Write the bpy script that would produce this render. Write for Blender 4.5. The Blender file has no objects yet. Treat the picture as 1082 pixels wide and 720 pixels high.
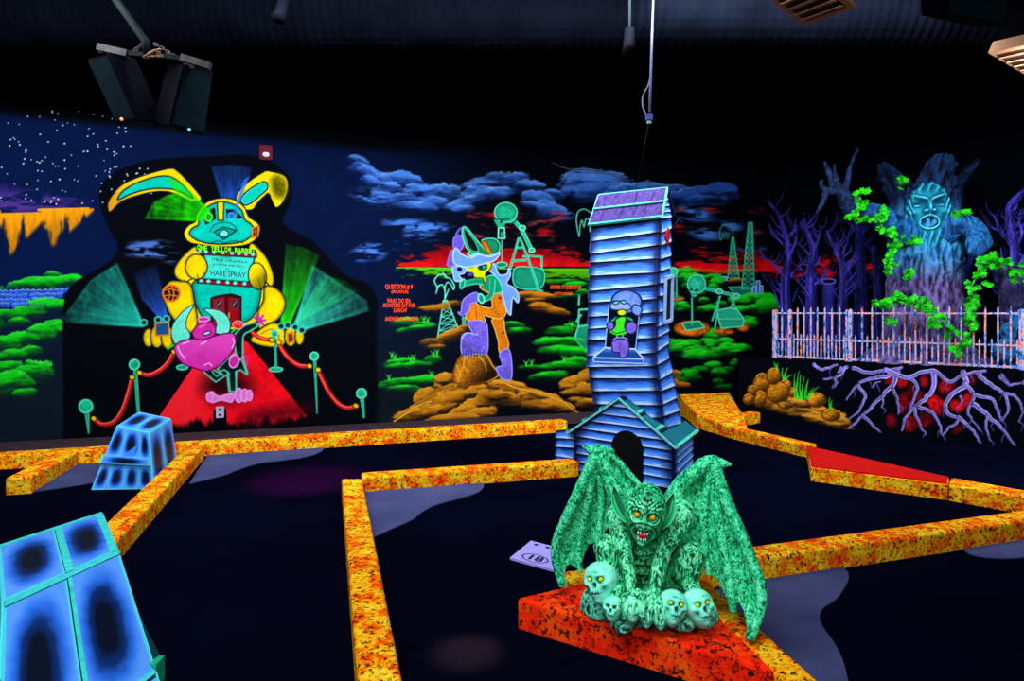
import bpy, bmesh, math, random
import numpy as np
from mathutils import Vector, Matrix, noise as mnoise

# ------------------------------------------------------------------ camera, world, lights, exposure
SC = bpy.context.scene
COL = SC.collection
CAM_H, F_PX, CX, HOR = 1.6, 721.33, 541.0, 330.0
cam_d = bpy.data.cameras.new('camera'); cam_d.sensor_width = 36.0; cam_d.lens = 24.0
cam_d.shift_y = -30.0 / 1082.0; cam_d.clip_start = 0.05
cam = bpy.data.objects.new('camera', cam_d); COL.objects.link(cam)
cam.location = (0, 0, CAM_H); cam.rotation_euler = (math.radians(90), 0, 0)
SC.camera = cam

world = bpy.data.worlds.new('dark_hall'); SC.world = world; world.use_nodes = True
world.node_tree.nodes['Background'].inputs[0].default_value = (0.01, 0.015, 0.04, 1)
world.node_tree.nodes['Background'].inputs[1].default_value = 0.10

SC.view_settings.view_transform = 'Standard'; SC.view_settings.look = 'None'
SC.view_settings.gamma = 1.0; SC.view_settings.exposure = 0.0
SC.view_settings.use_curve_mapping = False

def aim(o, target):
    d = Vector(target) - o.location
    o.rotation_euler = d.to_track_quat('-Z', 'Y').to_euler()

def area(name, loc, target, sx, sy, power, color=(0.86, 0.92, 1.0), spread=180):
    l = bpy.data.lights.new(name, 'AREA'); l.shape = 'RECTANGLE'; l.size = sx; l.size_y = sy
    l.energy = power; l.color = color; l.spread = math.radians(spread)
    o = bpy.data.objects.new(name, l); COL.objects.link(o); o.location = loc; aim(o, target)
    return o

def spot(name, loc, target, power, deg, color, blend=0.6, r=0.05):
    l = bpy.data.lights.new(name, 'SPOT'); l.energy = power; l.spot_size = math.radians(deg)
    l.spot_blend = blend; l.color = color; l.shadow_soft_size = r
    o = bpy.data.objects.new(name, l); COL.objects.link(o); o.location = loc; aim(o, target)
    return o

# rows of blacklight tubes hung under the ceiling (all above the frame) that wash the walls and the props
area('blacklight_row_left', (-4.6, 4.6, 4.3), (-5.2, 8.9, 1.6), 3.4, 0.35, 195)
area('blacklight_row_centre', (-0.6, 5.6, 4.3), (-1.2, 10.2, 1.5), 3.6, 0.35, 245)
area('blacklight_row_right', (2.6, 6.0, 4.5), (3.3, 11.2, 1.6), 2.6, 0.35, 265)
area('blacklight_row_near', (-0.9, 1.2, 4.2), (0.4, 3.6, 0.3), 3.6, 0.8, 225)
area('blacklight_row_front', (0.2, -1.6, 3.2), (0.6, 5.2, 0.6), 4.5, 0.8, 115)
area('blacklight_ledge', (4.9, 5.2, 3.6), (5.5, 9.2, 0.6), 1.6, 0.35, 125)
spot('tree_face_spot', (4.2, 6.2, 3.9), (5.62, 9.1, 2.6), 45, 17, (0.45, 0.85, 1.0), 0.8)
spot('floor_spot_warm', (-0.35, 2.6, 4.2), (-0.21, 3.21, 0.0), 9000, 5.6, (1.0, 0.40, 0.13), 0.9)
spot('floor_spot_purple', (-1.6, 4.4, 4.4), (-1.95, 6.5, 0.0), 16000, 15, (1.0, 0.0, 0.22), 0.9)

# ------------------------------------------------------------------ helpers
def W(px, py, D):
    return Vector(((px - CX) / F_PX * D, D, CAM_H - (py - HOR) / F_PX * D))
def G(px, py, z=0.0):
    D = F_PX * (CAM_H - z) / (py - HOR)
    return Vector(((px - CX) / F_PX * D, D, z))
def s2l(c):
    c = np.asarray(c, dtype=np.float64)
    return np.where(c <= 0.04045, c / 12.92, ((np.maximum(c, 0) + 0.055) / 1.055) ** 2.4)
def C(r, g, b):
    return tuple(float(v) for v in s2l(np.array([r, g, b]) / 255.0)) + (1.0,)

MATS = {}
def mat(name, color=None, rough=0.6, spec=0.25, build=None, metal=0.0, emit=None):
    if name in MATS: return MATS[name]
    m = bpy.data.materials.new(name); m.use_nodes = True
    nt = m.node_tree; b = nt.nodes['Principled BSDF']
    b.inputs['Roughness'].default_value = rough; b.inputs['Specular IOR Level'].default_value = spec
    b.inputs['Metallic'].default_value = metal
    if color is not None: b.inputs['Base Color'].default_value = color
    if emit: b.inputs['Emission Color'].default_value = emit[0]; b.inputs['Emission Strength'].default_value = emit[1]
    if build: build(nt, b)
    MATS[name] = m
    return m
def N(nt, t, **kw):
    n = nt.nodes.new(t)
    for k, v in kw.items():
        if k in n.inputs: n.inputs[k].default_value = v
        else: setattr(n, k, v)
    return n
def ramp(nt, stops, interp='LINEAR'):
    r = nt.nodes.new('ShaderNodeValToRGB'); r.color_ramp.interpolation = interp
    e = r.color_ramp.elements
    while len(e) < len(stops): e.new(0.5)
    for i, (p, c) in enumerate(stops): e[i].position = p; e[i].color = c
    return r
def wear(c, amt=0.25, scale=14.0, bump=0.0, stretch=(1, 1, 1)):
    """plain colour broken up by a noise of its own (procedural paint / plastic / steel)"""
    def f(nt, b):
        tc = N(nt, 'ShaderNodeTexCoord'); mp = N(nt, 'ShaderNodeMapping'); mp.inputs['Scale'].default_value = stretch
        n = N(nt, 'ShaderNodeTexNoise', Scale=scale, Detail=5.0)
        r = ramp(nt, [(0.25, tuple(v * (1 - amt) for v in c[:3]) + (1,)), (0.75, tuple(min(1, v * (1 + amt)) for v in c[:3]) + (1,))])
        nt.links.new(tc.outputs['Object'], mp.inputs[0]); nt.links.new(mp.outputs[0], n.inputs['Vector'])
        nt.links.new(n.outputs['Fac'], r.inputs[0]); nt.links.new(r.outputs[0], b.inputs['Base Color'])
        if bump:
            bp = N(nt, 'ShaderNodeBump', Strength=bump, Distance=0.01)
            nt.links.new(n.outputs['Fac'], bp.inputs['Height']); nt.links.new(bp.outputs[0], b.inputs['Normal'])
    return f
def M(name, rgb, amt=0.25, scale=14.0, rough=0.6, spec=0.12, bump=0.0, stretch=(1, 1, 1), metal=0.0):
    return mat(name, None, rough, spec, wear(C(*rgb), amt, scale, bump, stretch), metal)
def attr_mat(name, rough=0.65, spec=0.15):
    def f(nt, b):
        a = N(nt, 'ShaderNodeAttribute', attribute_name='paint')
        nt.links.new(a.outputs['Color'], b.inputs['Base Color'])
    return mat(name, None, rough, spec, f)

def props(o, label=None, cat=None, group=None, kind=None):
    if label: o['label'] = label
    if cat: o['category'] = cat
    if group: o['group'] = group
    if kind: o['kind'] = kind
    return o
def empty(name, loc, label=None, cat=None, group=None):
    o = bpy.data.objects.new(name, None); o.empty_display_size = 0.1
    COL.objects.link(o); o.location = loc
    return props(o, label, cat, group)
def wloc(o):
    v = Vector((0, 0, 0))
    while o is not None: v += o.location; o = o.parent
    return v
def link(name, me, m, parent=None, loc=None):
    o = bpy.data.objects.new(name, me); COL.objects.link(o)
    if m is not None and not me.materials: me.materials.append(m)
    if parent is not None: o.parent = parent
    if loc is not None: o.location = Vector(loc) - (wloc(parent) if parent else Vector((0, 0, 0)))
    return o
def obj(name, verts, faces, m, parent=None, smooth=False, loc=None):
    """verts in WORLD coordinates; the object's origin goes to loc (or the parent's origin)"""
    base = wloc(parent) if parent is not None else Vector((0, 0, 0))
    org = Vector(loc) if loc is not None else base
    me = bpy.data.meshes.new(name)
    me.from_pydata([tuple(Vector(v) - org) for v in verts], [], faces)
    if smooth: me.polygons.foreach_set('use_smooth', [True] * len(me.polygons))
    me.update()
    o = link(name, me, m, parent); o.location = org - base
    return o
def bm_obj(name, bm, m, parent=None, smooth=False, loc=None):
    base = wloc(parent) if parent is not None else Vector((0, 0, 0))
    org = Vector(loc) if loc is not None else base
    bmesh.ops.translate(bm, verts=bm.verts, vec=-org)
    bmesh.ops.recalc_face_normals(bm, faces=bm.faces)
    me = bpy.data.meshes.new(name); bm.to_mesh(me); bm.free()
    if smooth: me.polygons.foreach_set('use_smooth', [True] * len(me.polygons))
    o = link(name, me, m, parent); o.location = org - base
    return o
def add_box8(bm, p):
    """p: 8 points, bottom ring 0-3 and top ring 4-7"""
    v = [bm.verts.new(q) for q in p]
    for f in ((3, 2, 1, 0), (4, 5, 6, 7), (0, 1, 5, 4), (1, 2, 6, 5), (2, 3, 7, 6), (3, 0, 4, 7)):
        bm.faces.new([v[i] for i in f])
    return v
def add_box(bm, c, s, rot=None):
    c = Vector(c); p = []
    for z in (-1, 1):
        for x, y in ((-1, -1), (1, -1), (1, 1), (-1, 1)):
            q = Vector((x * s[0] / 2, y * s[1] / 2, z * s[2] / 2))
            p.append(c + (rot @ q if rot is not None else q))
    return add_box8(bm, p)
def frame_of(d):
    d = Vector(d).normalized(); a = Vector((0, 0, 1)) if abs(d.z) < 0.9 else Vector((1, 0, 0))
    x = d.cross(a).normalized(); return x, d.cross(x).normalized()
def add_tube(bm, pts, radii, n=8, caps=True):
    pts = [Vector(p) for p in pts]
    if not hasattr(radii, '__len__'): radii = [radii] * len(pts)
    rings = []; x = None
    for i, p in enumerate(pts):
        d = (pts[min(i + 1, len(pts) - 1)] - pts[max(i - 1, 0)]).normalized()
        if x is None: x, y = frame_of(d)
        else:
            x = (x - d * x.dot(d)).normalized(); y = d.cross(x)
        rings.append([bm.verts.new(p + (x * math.cos(a) + y * math.sin(a)) * radii[i])
                      for a in [2 * math.pi * k / n for k in range(n)]])
    for a, b in zip(rings, rings[1:]):
        for k in range(n): bm.faces.new((a[k], a[(k + 1) % n], b[(k + 1) % n], b[k]))
    if caps:
        bm.faces.new(list(reversed(rings[0]))); bm.faces.new(rings[-1])
def catmull(pts, n=6, closed=False):
    P = [Vector(p) for p in pts]; out = []; m = len(P)
    for i in range(m if closed else m - 1):
        if closed: a, b, c, d = P[(i - 1) % m], P[i], P[(i + 1) % m], P[(i + 2) % m]
        else: a, b, c, d = P[max(i - 1, 0)], P[i], P[i + 1], P[min(i + 2, m - 1)]
        for k in range(n):
            t = k / n
            out.append(0.5 * ((2 * b) + (c - a) * t + (2 * a - 5 * b + 4 * c - d) * t * t + (3 * b - a - 3 * c + d) * t ** 3))
    if not closed: out.append(P[-1])
    return out
def prism(name, poly, z0, z1, m, parent=None, bevel=0.0, loc=None, seg=3):
    """vertical prism over a plan polygon; z1 a number or one per corner; rounded top edges"""
    zs = z1 if hasattr(z1, '__len__') else [z1] * len(poly)
    bm = bmesh.new()
    lo = [bm.verts.new((p[0], p[1], z0)) for p in poly]; up = [bm.verts.new((p[0], p[1], z)) for p, z in zip(poly, zs)]
    n = len(poly); top = bm.faces.new(up); bm.faces.new(list(reversed(lo)))
    for i in range(n): bm.faces.new((lo[i], lo[(i + 1) % n], up[(i + 1) % n], up[i]))
    bmesh.ops.recalc_face_normals(bm, faces=bm.faces)
    if bevel:
        ed = [e for e in bm.edges if sum(v in up for v in e.verts) >= 1]
        bmesh.ops.bevel(bm, geom=ed, offset=bevel, segments=seg, affect='EDGES', profile=0.5)
    c = sum((Vector((p[0], p[1], z0)) for p in poly), Vector()) / n
    return bm_obj(name, bm, m, parent, loc=loc if loc is not None else (c if parent is None else None))
# ------------------------------------------------------------------ mural painter: pigment laid down stroke by stroke, then
# carried onto the walls as vertex paint; every painted figure becomes a piece of wall surface of its own
S_ = 2.0
class Canvas:
    def __init__(s, x0, y0, x1, y1, seed=1):
        s.x0, s.y0 = x0, y0
        s.w, s.h = int((x1 - x0) * S_), int((y1 - y0) * S_)
        s.rgb = np.zeros((s.h, s.w, 3)); s.ids = np.zeros((s.h, s.w), np.int16)
        s.names = ['background']; s.labels = [None]; s.cur = 0
        r = np.random.default_rng(seed)
        def field(cx, cy):
            gw, gh = int(s.w / cx) + 3, int(s.h / cy) + 3
            g = r.random((gh, gw))
            xs = np.arange(s.w) / cx; ys = np.arange(s.h) / cy
            xi = xs.astype(int); yi = ys.astype(int); fx = xs - xi; fy = ys - yi
            fx = fx * fx * (3 - 2 * fx); fy = fy * fy * (3 - 2 * fy)
            a = g[yi][:, xi] * (1 - fx) + g[yi][:, xi + 1] * fx
            b = g[yi + 1][:, xi] * (1 - fx) + g[yi + 1][:, xi + 1] * fx
            return a * (1 - fy)[:, None] + b * fy[:, None]
        s.n = 0.45 * field(24, 24) + 0.3 * field(10, 10) + 0.25 * field(4, 4)
        s.nh = 0.4 * field(60, 12) + 0.35 * field(26, 6) + 0.25 * field(10, 3)      # horizontal brush strokes
        s.nv = 0.4 * field(12, 60) + 0.35 * field(6, 26) + 0.25 * field(3, 10)      # vertical brush strokes
        s.nf = field(3, 3)
    def fig(s, name, label=None):
        s.names.append(name); s.labels.append(label); s.cur = len(s.names) - 1
        return s.cur
    def to(s, i): s.cur = i
    def win(s, x0, y0, x1, y1):
        a = max(0, int((x0 - s.x0) * S_)); b = min(s.w, int((x1 - s.x0) * S_) + 2)
        c = max(0, int((y0 - s.y0) * S_)); d = min(s.h, int((y1 - s.y0) * S_) + 2)
        if b <= a or d <= c: return None
        X, Y = np.meshgrid((np.arange(a, b) + .5) / S_ + s.x0, (np.arange(c, d) + .5) / S_ + s.y0)
        return (slice(c, d), slice(a, b)), X, Y
    def put(s, sl, a, col, mark=True, th=0.35):
        a = np.clip(a, 0, 1)
        col = np.asarray(col, float)
        s.rgb[sl] = s.rgb[sl] * (1 - a[..., None]) + col * a[..., None]
        if mark: s.ids[sl] = np.where(a > th, s.cur, s.ids[sl])
    @staticmethod
    def c(v): return np.array(v, float) / 255.0
    @staticmethod
    def curve(p, closed, n=5):
        return [(v.x, v.y) for v in catmull([(q[0], q[1], 0) for q in p], n, closed)]
    def sd(s, p, X, Y):
        d = np.full(X.shape, 1e9); ins = np.zeros(X.shape, bool); m = len(p)
        for i in range(m):
            ax, ay = p[i]; bx, by = p[(i + 1) % m]
            ex, ey = bx - ax, by - ay; L = ex * ex + ey * ey + 1e-9
            t = np.clip(((X - ax) * ex + (Y - ay) * ey) / L, 0, 1)
            d = np.minimum(d, (X - ax - t * ex) ** 2 + (Y - ay - t * ey) ** 2)
            if ay != by:
                c = ((ay > Y) != (by > Y)) & (X < ex * (Y - ay) / (by - ay) + ax)
                ins ^= c
        d = np.sqrt(d)
        return np.where(ins, d, -d)
    def fill(s, p, col, sm=True, line=None, lw=0.7, soft=0.5, edge=None, ew=4.0, grad=None, tex=0.12, alpha=1.0, mark=True, rim=None, rw=0.8):
        if sm: p = s.curve(p, True)
        xs = [q[0] for q in p]; ys = [q[1] for q in p]
        w = s.win(min(xs) - 3 - soft, min(ys) - 3 - soft, max(xs) + 3 + soft, max(ys) + 3 + soft)
        if w is None: return
        sl, X, Y = w
        d = s.sd(p, X, Y)
        a = np.clip(0.5 + d / soft, 0, 1) * alpha
        c = np.broadcast_to(s.c(col), X.shape + (3,)).copy()
        if tex: c *= (1 + tex * (s.n[sl] - .5) * 2 + tex * (s.nf[sl] - .5))[..., None]
        if grad:                                    # (colour, x0, y0, x1, y1): the pigment blends into another one
            g, gx0, gy0, gx1, gy1 = grad
            t = ((X - gx0) * (gx1 - gx0) + (Y - gy0) * (gy1 - gy0)) / ((gx1 - gx0) ** 2 + (gy1 - gy0) ** 2)
            t = np.clip(t + (s.n[sl] - .5) * .5, 0, 1)[..., None]; t = t * t * (3 - 2 * t)
            c = c * (1 - t) + s.c(g) * t
        if edge:
            t = np.clip(1 - d / ew + (s.n[sl] - .5) * .6, 0, 1)[..., None]
            c = c * (1 - t) + s.c(edge) * t
        if rim:
            t = np.clip(1.2 - np.abs(d - rw) / rw, 0, 1)[..., None]; c = c * (1 - t) + s.c(rim) * t
        s.put(sl, a, np.clip(c, 0, 1), mark)
        if line: s.put(sl, np.clip(1.0 - (np.abs(d) - lw / 2) / .6, 0, 1), s.c(line), mark)
    def ell(s, cx, cy, rx, ry, col, rot=0, **k):
        r = math.radians(rot)
        s.fill([(cx + rx * math.cos(t) * math.cos(r) - ry * math.sin(t) * math.sin(r),
                 cy + rx * math.cos(t) * math.sin(r) + ry * math.sin(t) * math.cos(r)) for t in [i * math.pi / 8 for i in range(16)]], col, sm=False, **k)
    def stroke(s, p, w0, col, w1=None, sm=True, tex=0.1, soft=0.6, alpha=1.0, hi=None, mark=True):
        if w1 is None: w1 = w0
        if sm and len(p) > 2: p = s.curve(p, False)
        xs = [q[0] for q in p]; ys = [q[1] for q in p]; m = max(w0, w1) + 2
        w = s.win(min(xs) - m, min(ys) - m, max(xs) + m, max(ys) + m)
        if w is None: return
        sl, X, Y = w
        best = np.full(X.shape, -1e9); side = np.zeros(X.shape); n = len(p) - 1
        for i in range(n):
            ax, ay = p[i]; bx, by = p[i + 1]; ex, ey = bx - ax, by - ay; L = ex * ex + ey * ey + 1e-9
            t = np.clip(((X - ax) * ex + (Y - ay) * ey) / L, 0, 1)
            dd = np.sqrt((X - ax - t * ex) ** 2 + (Y - ay - t * ey) ** 2)
            r = (w0 + (w1 - w0) * (i + t) / n) / 2
            v = r - dd
            u = ((X - ax) * ey - (Y - ay) * ex) / math.sqrt(L) / np.maximum(r, .3)
            side = np.where(v > best, u, side); best = np.maximum(best, v)
        c = np.broadcast_to(s.c(col), X.shape + (3,)).copy()
        if tex: c *= (1 + tex * (s.nv[sl] - .5) * 3)[..., None]
        if hi:                                      # a lit edge painted along both flanks
            t = np.clip((np.abs(side) - .45) * 3, 0, 1)[..., None] * np.where(side > 0, 1, .55)[..., None]
            c = c * (1 - t) + s.c(hi) * t
        s.put(sl, np.clip(.5 + best / soft, 0, 1) * alpha, np.clip(c, 0, 1), mark)
    def puff(s, cx, cy, rx, ry, col, rot=0, dark=None, rim=None, fade=0.75, rough=0.5, mark=True, alpha=1.0, fuzz=1.2):
        """one rounded lump of the airbrush kind: strong along its crown, dying out towards its foot"""
        rx *= 1.22; ry *= 1.3
        m = max(rx, ry) * 1.5 + 2
        w = s.win(cx - m, cy - m, cx + m, cy + m)
        if w is None: return
        sl, X, Y = w; r = math.radians(rot)
        u = ((X - cx) * math.cos(r) + (Y - cy) * math.sin(r)) / rx
        v = (-(X - cx) * math.sin(r) + (Y - cy) * math.cos(r)) / ry
        q = np.sqrt(u * u + v * v) + (s.n[sl] - .5) * rough * 1.1 + (s.nh[sl] - .5) * rough * .8 + (s.nf[sl] - .5) * .12 * rough
        a = np.clip((1 - q) * min(rx, ry) / fuzz, 0, 1)
        t = np.clip((v + 1) / 2 + (s.nh[sl] - .5) * 1.3 * min(1, rough * 1.6), 0, 1)
        k = np.clip(1 - (t - (1 - fade)) / fade, 0, 1) ** 1.3
        c = np.broadcast_to(s.c(col), X.shape + (3,)).copy()
        if dark is not None:
            kk = np.clip(t * 1.5 - .25, 0, 1)[..., None]; c = c * (1 - kk) + s.c(dark) * kk
        c *= (1.0 + .5 * (s.nh[sl] - .5) + .1 * (s.nf[sl] - .5))[..., None]
        if rim is not None:
            e = np.clip(1 - np.abs(q - .9) * min(rx, ry) / 1.6, 0, 1) * np.clip(.1 - v, 0, 1) * .75 * np.clip(s.n[sl] * 3 - .8, 0, 1)
            c = c * (1 - e[..., None]) + s.c(rim) * e[..., None]
        s.put(sl, a * k * alpha, np.clip(c, 0, 1), mark)
    def wisp(s, cx, cy, rx, ry, col, rot=0, alpha=1.0, cut=.45, mark=True):
        m = max(rx, ry) + 2
        w = s.win(cx - m, cy - m, cx + m, cy + m)
        if w is None: return
        sl, X, Y = w; r = math.radians(rot)
        u = ((X - cx) * math.cos(r) + (Y - cy) * math.sin(r)) / rx
        v = (-(X - cx) * math.sin(r) + (Y - cy) * math.cos(r)) / ry
        q = np.clip(1 - np.sqrt(u * u + v * v), 0, 1)
        a = np.clip(q * 1.6, 0, 1) * np.clip((s.nh[sl] - cut) * 5, 0, 1) * alpha
        s.put(sl, a, s.c(col), mark)
    def beam(s, p, src, reach, col, a0=1.0, a1=0.15, mark=True, streak=.8, tip=None):
        """a painted searchlight beam: dry-brushed from its source outward"""
        xs = [q[0] for q in p]; ys = [q[1] for q in p]
        w = s.win(min(xs) - 2, min(ys) - 2, max(xs) + 2, max(ys) + 2)
        if w is None: return
        sl, X, Y = w
        d = s.sd(p, X, Y); r = np.hypot(X - src[0], Y - src[1]); an = np.arctan2(Y - src[1], X - src[0])
        k = np.sin(an * 23 + r * .01) * .12 + np.sin(an * 59 + 1) * .1 + np.sin(an * 131 + 2) * .08 + (s.nv[sl] - .5) * .9
        t = np.clip(r / reach, 0, 1)
        a = np.clip(.5 + d / 2.2, 0, 1) * np.clip((a0 + (a1 - a0) * t ** .7) * (1 + streak * 1.5 * (k + (s.n[sl] - .5)) * t) + .35 * np.clip(1 - d / 4, 0, 1) * (1 - t), 0, 1)
        c = np.broadcast_to(s.c(col), X.shape + (3,)).copy()
        if tip is not None: c = c * (1 - t[..., None]) + s.c(tip) * t[..., None]
        s.put(sl, a, c, mark, .3)

def sample(cv, px, py):
    fx = np.clip((px - cv.x0) * S_ - .5, 0, cv.w - 1.001); fy = np.clip((py - cv.y0) * S_ - .5, 0, cv.h - 1.001)
    i = fx.astype(int); j = fy.astype(int); a = (fx - i)[..., None]; b = (fy - j)[..., None]
    R = cv.rgb
    return (R[j, i] * (1 - a) + R[j, i + 1] * a) * (1 - b) + (R[j + 1, i] * (1 - a) + R[j + 1, i + 1] * a) * b
def sample_id(cv, px, py):
    i = np.clip(((px - cv.x0) * S_).astype(int), 0, cv.w - 1); j = np.clip(((py - cv.y0) * S_).astype(int), 0, cv.h - 1)
    return cv.ids[j, i]

PAINT = attr_mat('mural_paint', .8, .03)
def painted_plane(cv, P0, U, V, nu, nv, base_name, gain=0.86, parent=None, keep_bg=True, min_faces=6):
    """grid P0 + U*a + V*b (a, b in 0..1) carrying the canvas; returns the background object, figures become its children"""
    P0, U, V = np.array(P0), np.array(U), np.array(V)
    nu = (nu // 16 + 1) * 16; nv = (nv // 16 + 1) * 16
    A, B = np.meshgrid(np.arange(nu + 1) / nu, np.arange(nv + 1) / nv)
    P = P0 + A[..., None] * U + B[..., None] * V
    px = CX + F_PX * P[..., 0] / P[..., 1]; py = HOR - F_PX * (P[..., 2] - CAM_H) / P[..., 1]
    col = s2l(np.clip(sample(cv, px, py), 0, 1)) * gain
    disp = np.sqrt(np.clip(col, 0, 1))
    fx = (px[:-1, :-1] + px[1:, 1:]) / 2; fy = (py[:-1, :-1] + py[1:, 1:]) / 2
    ids = sample_id(cv, fx, fy)
    done = np.zeros((nv, nu), bool); quads = []; qid = []
    for L in (16, 8, 4, 2, 1):
        bj, bi = nv // L, nu // L
        if L > 1:
            vmax = np.full((bj, bi, 3), -1.); vmin = np.full((bj, bi, 3), 9.)
            for dj in range(L + 1):
                for di in range(L + 1):
                    q = disp[dj:dj + (bj - 1) * L + 1:L, di:di + (bi - 1) * L + 1:L]
                    vmax = np.maximum(vmax, q); vmin = np.minimum(vmin, q)
            bid = ids.reshape(bj, L, bi, L)
            ok = ((vmax - vmin).max(-1) < .035) & (bid.max((1, 3)) == bid.min((1, 3)))
        else: ok = np.ones((bj, bi), bool)
        ok &= ~done.reshape(bj, L, bi, L).any((1, 3))
        J, I = np.nonzero(ok)
        done |= np.repeat(np.repeat(ok, L, 0), L, 1)
        j0, i0 = J * L, I * L; W1 = nu + 1
        quads.append(np.stack([j0 * W1 + i0, j0 * W1 + i0 + L, (j0 + L) * W1 + i0 + L, (j0 + L) * W1 + i0], 1))
        qid.append(ids[j0, i0])
    quads = np.concatenate(quads); qid = np.concatenate(qid)
    Pf = P.reshape(-1, 3); Cf = col.reshape(-1, 3)
    root = None
    present = [0] + [int(k) for k in np.unique(qid) if k]
    for k in present:
        if k == 0 and not keep_bg: continue
        q = quads[qid == k]
        if len(q) < min_faces: continue
        uq, inv = np.unique(q, return_inverse=True); q = inv.reshape(-1, 4)
        org = P0 if k == 0 else Pf[uq].mean(0)
        if root is not None or parent is not None: base = np.array(wloc(root if root is not None else parent))
        else: base = np.zeros(3)
        nm = base_name if k == 0 else cv.names[k]
        me = bpy.data.meshes.new(nm)
        vs = (Pf[uq] - org).astype(np.float32)
        me.vertices.add(len(uq)); me.vertices.foreach_set('co', vs.ravel())
        me.loops.add(q.size); me.loops.foreach_set('vertex_index', q.ravel().astype(np.int32))
        me.polygons.add(len(q)); me.polygons.foreach_set('loop_start', np.arange(0, q.size, 4, dtype=np.int32))
        me.update(calc_edges=True)
        ca = me.color_attributes.new('paint', 'FLOAT_COLOR', 'POINT')
        cc = np.ones((len(uq), 4), np.float32); cc[:, :3] = Cf[uq]; ca.data.foreach_set('color', cc.ravel())
        o = link(nm, me, PAINT, None)
        if k == 0 and parent is None: o.location = org; root = o
        else:
            o.parent = root if root is not None else parent; o.location = org - base
            if k and cv.labels[k]: o['label'] = cv.labels[k]
    return root
# ------------------------------------------------------------------ what is painted on the walls (measured off the mural)
cv = Canvas(-90, 90, 1180, 510, 3)
YEL, TEAL, DK, ORG, LIL, GRN, RED = (255, 214, 0), (0, 196, 170), (6, 26, 34), (222, 138, 16), (112, 84, 204), (20, 226, 28), (238, 8, 26)
SKT, SKL = (26, 190, 142), (130, 250, 210)
# --- ground colour of the wall: navy sky at the left, near black to the right, ragged upper edge
Yg, Xg = np.meshgrid((np.arange(cv.h) + .5) / S_ + cv.y0, (np.arange(cv.w) + .5) / S_ + cv.x0, indexing='ij')
kx = np.clip((560 - Xg) / 170, 0, 1); kx = kx * kx * (3 - 2 * kx)
kb = np.clip((Yg - 300) / 120, 0, 1)
top = np.clip((Yg - (116 + .095 * np.clip(Xg, 0, 420))) / 9, 0, 1)
navy = np.stack([3 + 9 * kb, 21 + 5 * kb - 4 * np.clip(Xg / 400, 0, 1), 64 - 24 * kb - 12 * np.clip(Xg / 400, 0, 1)], -1) / 255
cv.rgb[:] = (navy * (.85 + .3 * cv.n)[..., None] * kx[..., None] + np.array([1, 3, 12]) / 255 * (1 - kx)[..., None]) * top[..., None] + np.array([1, 2, 7]) / 255 * (1 - top)[..., None]
w = (Xg < 66) & (Yg > 330)
cv.rgb[w] = cv.rgb[w] * .75 + np.array([20, 22, 34]) / 255 * .25
rr = random.Random(11)

# --- left end: stars, haze, mesas, bushes, flock
cv.to(0)
cv.wisp(20, 214, 80, 16, (92, 52, 150), 0, .9, .35, False); cv.wisp(-40, 205, 70, 22, (80, 44, 140), 0, .8, .35, False)
for i in range(150):
    x, y = rr.uniform(-60, 165), rr.uniform(116, 216)
    if x > 140 and y < 172: continue
    cv.ell(x, y, rr.uniform(.5, .95), rr.uniform(.5, .85), rr.choice([(230, 240, 255), (170, 235, 255), (255, 255, 255)]), tex=0, mark=False)
def mesa(x0, x1, yt, h, sid):
    cv.fig('painted_mesa')
    r2 = random.Random(sid)
    w = cv.win(x0, yt - 2, x1, yt + h + 4); sl, X, Y = w
    t = (Y - yt) / h; u = (X - x0) / (x1 - x0)
    depth = .42 + .6 * (cv.nv[sl] - .3) + .25 * np.sin(u * 17 + sid)
    a = np.clip((depth - t) * 5, 0, 1) * np.clip((Y - yt - (1 - u) * 2) * 1.3, 0, 1) * np.clip((u - t * .10) * 14, 0, 1) * np.clip((1 - u - t * 1.1 + .12) * 10, 0, 1)
    c = cv.c((236, 146, 10)) * (1.1 - .55 * t[..., None]) * (.75 + .5 * cv.nv[sl])[..., None]
    cv.put(sl, a, np.clip(c, 0, 1))
    cv.stroke([(x0, yt + 2), (x1 - 4, yt)], 3, (245, 165, 20), 1.5)
mesa(-80, 0, 222, 70, 1); mesa(-6, 50, 225, 64, 2); mesa(41, 98, 220, 56, 3)
def bush(ps, name='painted_bush', col=GRN, dark=(0, 70, 12), rim=(110, 255, 110), **k):
    cv.fig(name)
    for p in ps: cv.puff(p[0], p[1], p[2], p[3], col, p[4] if len(p) > 4 else rr.uniform(-8, 4), dark, rim, fade=.82, rough=.38, fuzz=1.5, **k)
bush([(-60, 312, 22, 9), (-30, 310, 20, 8), (-8, 308, 18, 7), (22, 304, 17, 7), (40, 300, 15, 7), (56, 292, 10, 5), (50, 299, 14, 6), (72, 298, 17, 7), (82, 296, 9, 4)])
cv.fig('painted_flock', 'row of blue painted sheep between the green bushes')
for r_ in range(4):
    for i in range(24):
        x = -60 + i * 6 + (r_ % 2) * 3 + rr.uniform(-1, 1); y = 309 + r_ * 4.6 + max(0, (x - 20)) * -.03 + rr.uniform(-.6, .6)
        if x > 76 - r_ * 9: continue
        cv.ell(x, y, 3.6, 3.2, (40, 92, 214), edge=(14, 40, 130), ew=1.2, tex=.25)
        cv.stroke([(x - 2.6, y - 1.6), (x, y - 2.7), (x + 2.4, y - 1.6)], .8, (150, 190, 255))
bush([(-50, 346, 24, 12), (-20, 342, 22, 10), (8, 336, 18, 8), (28, 331, 18, 7), (46, 324, 20, 8), (64, 324, 13, 6), (20, 341, 12, 5)])
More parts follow.
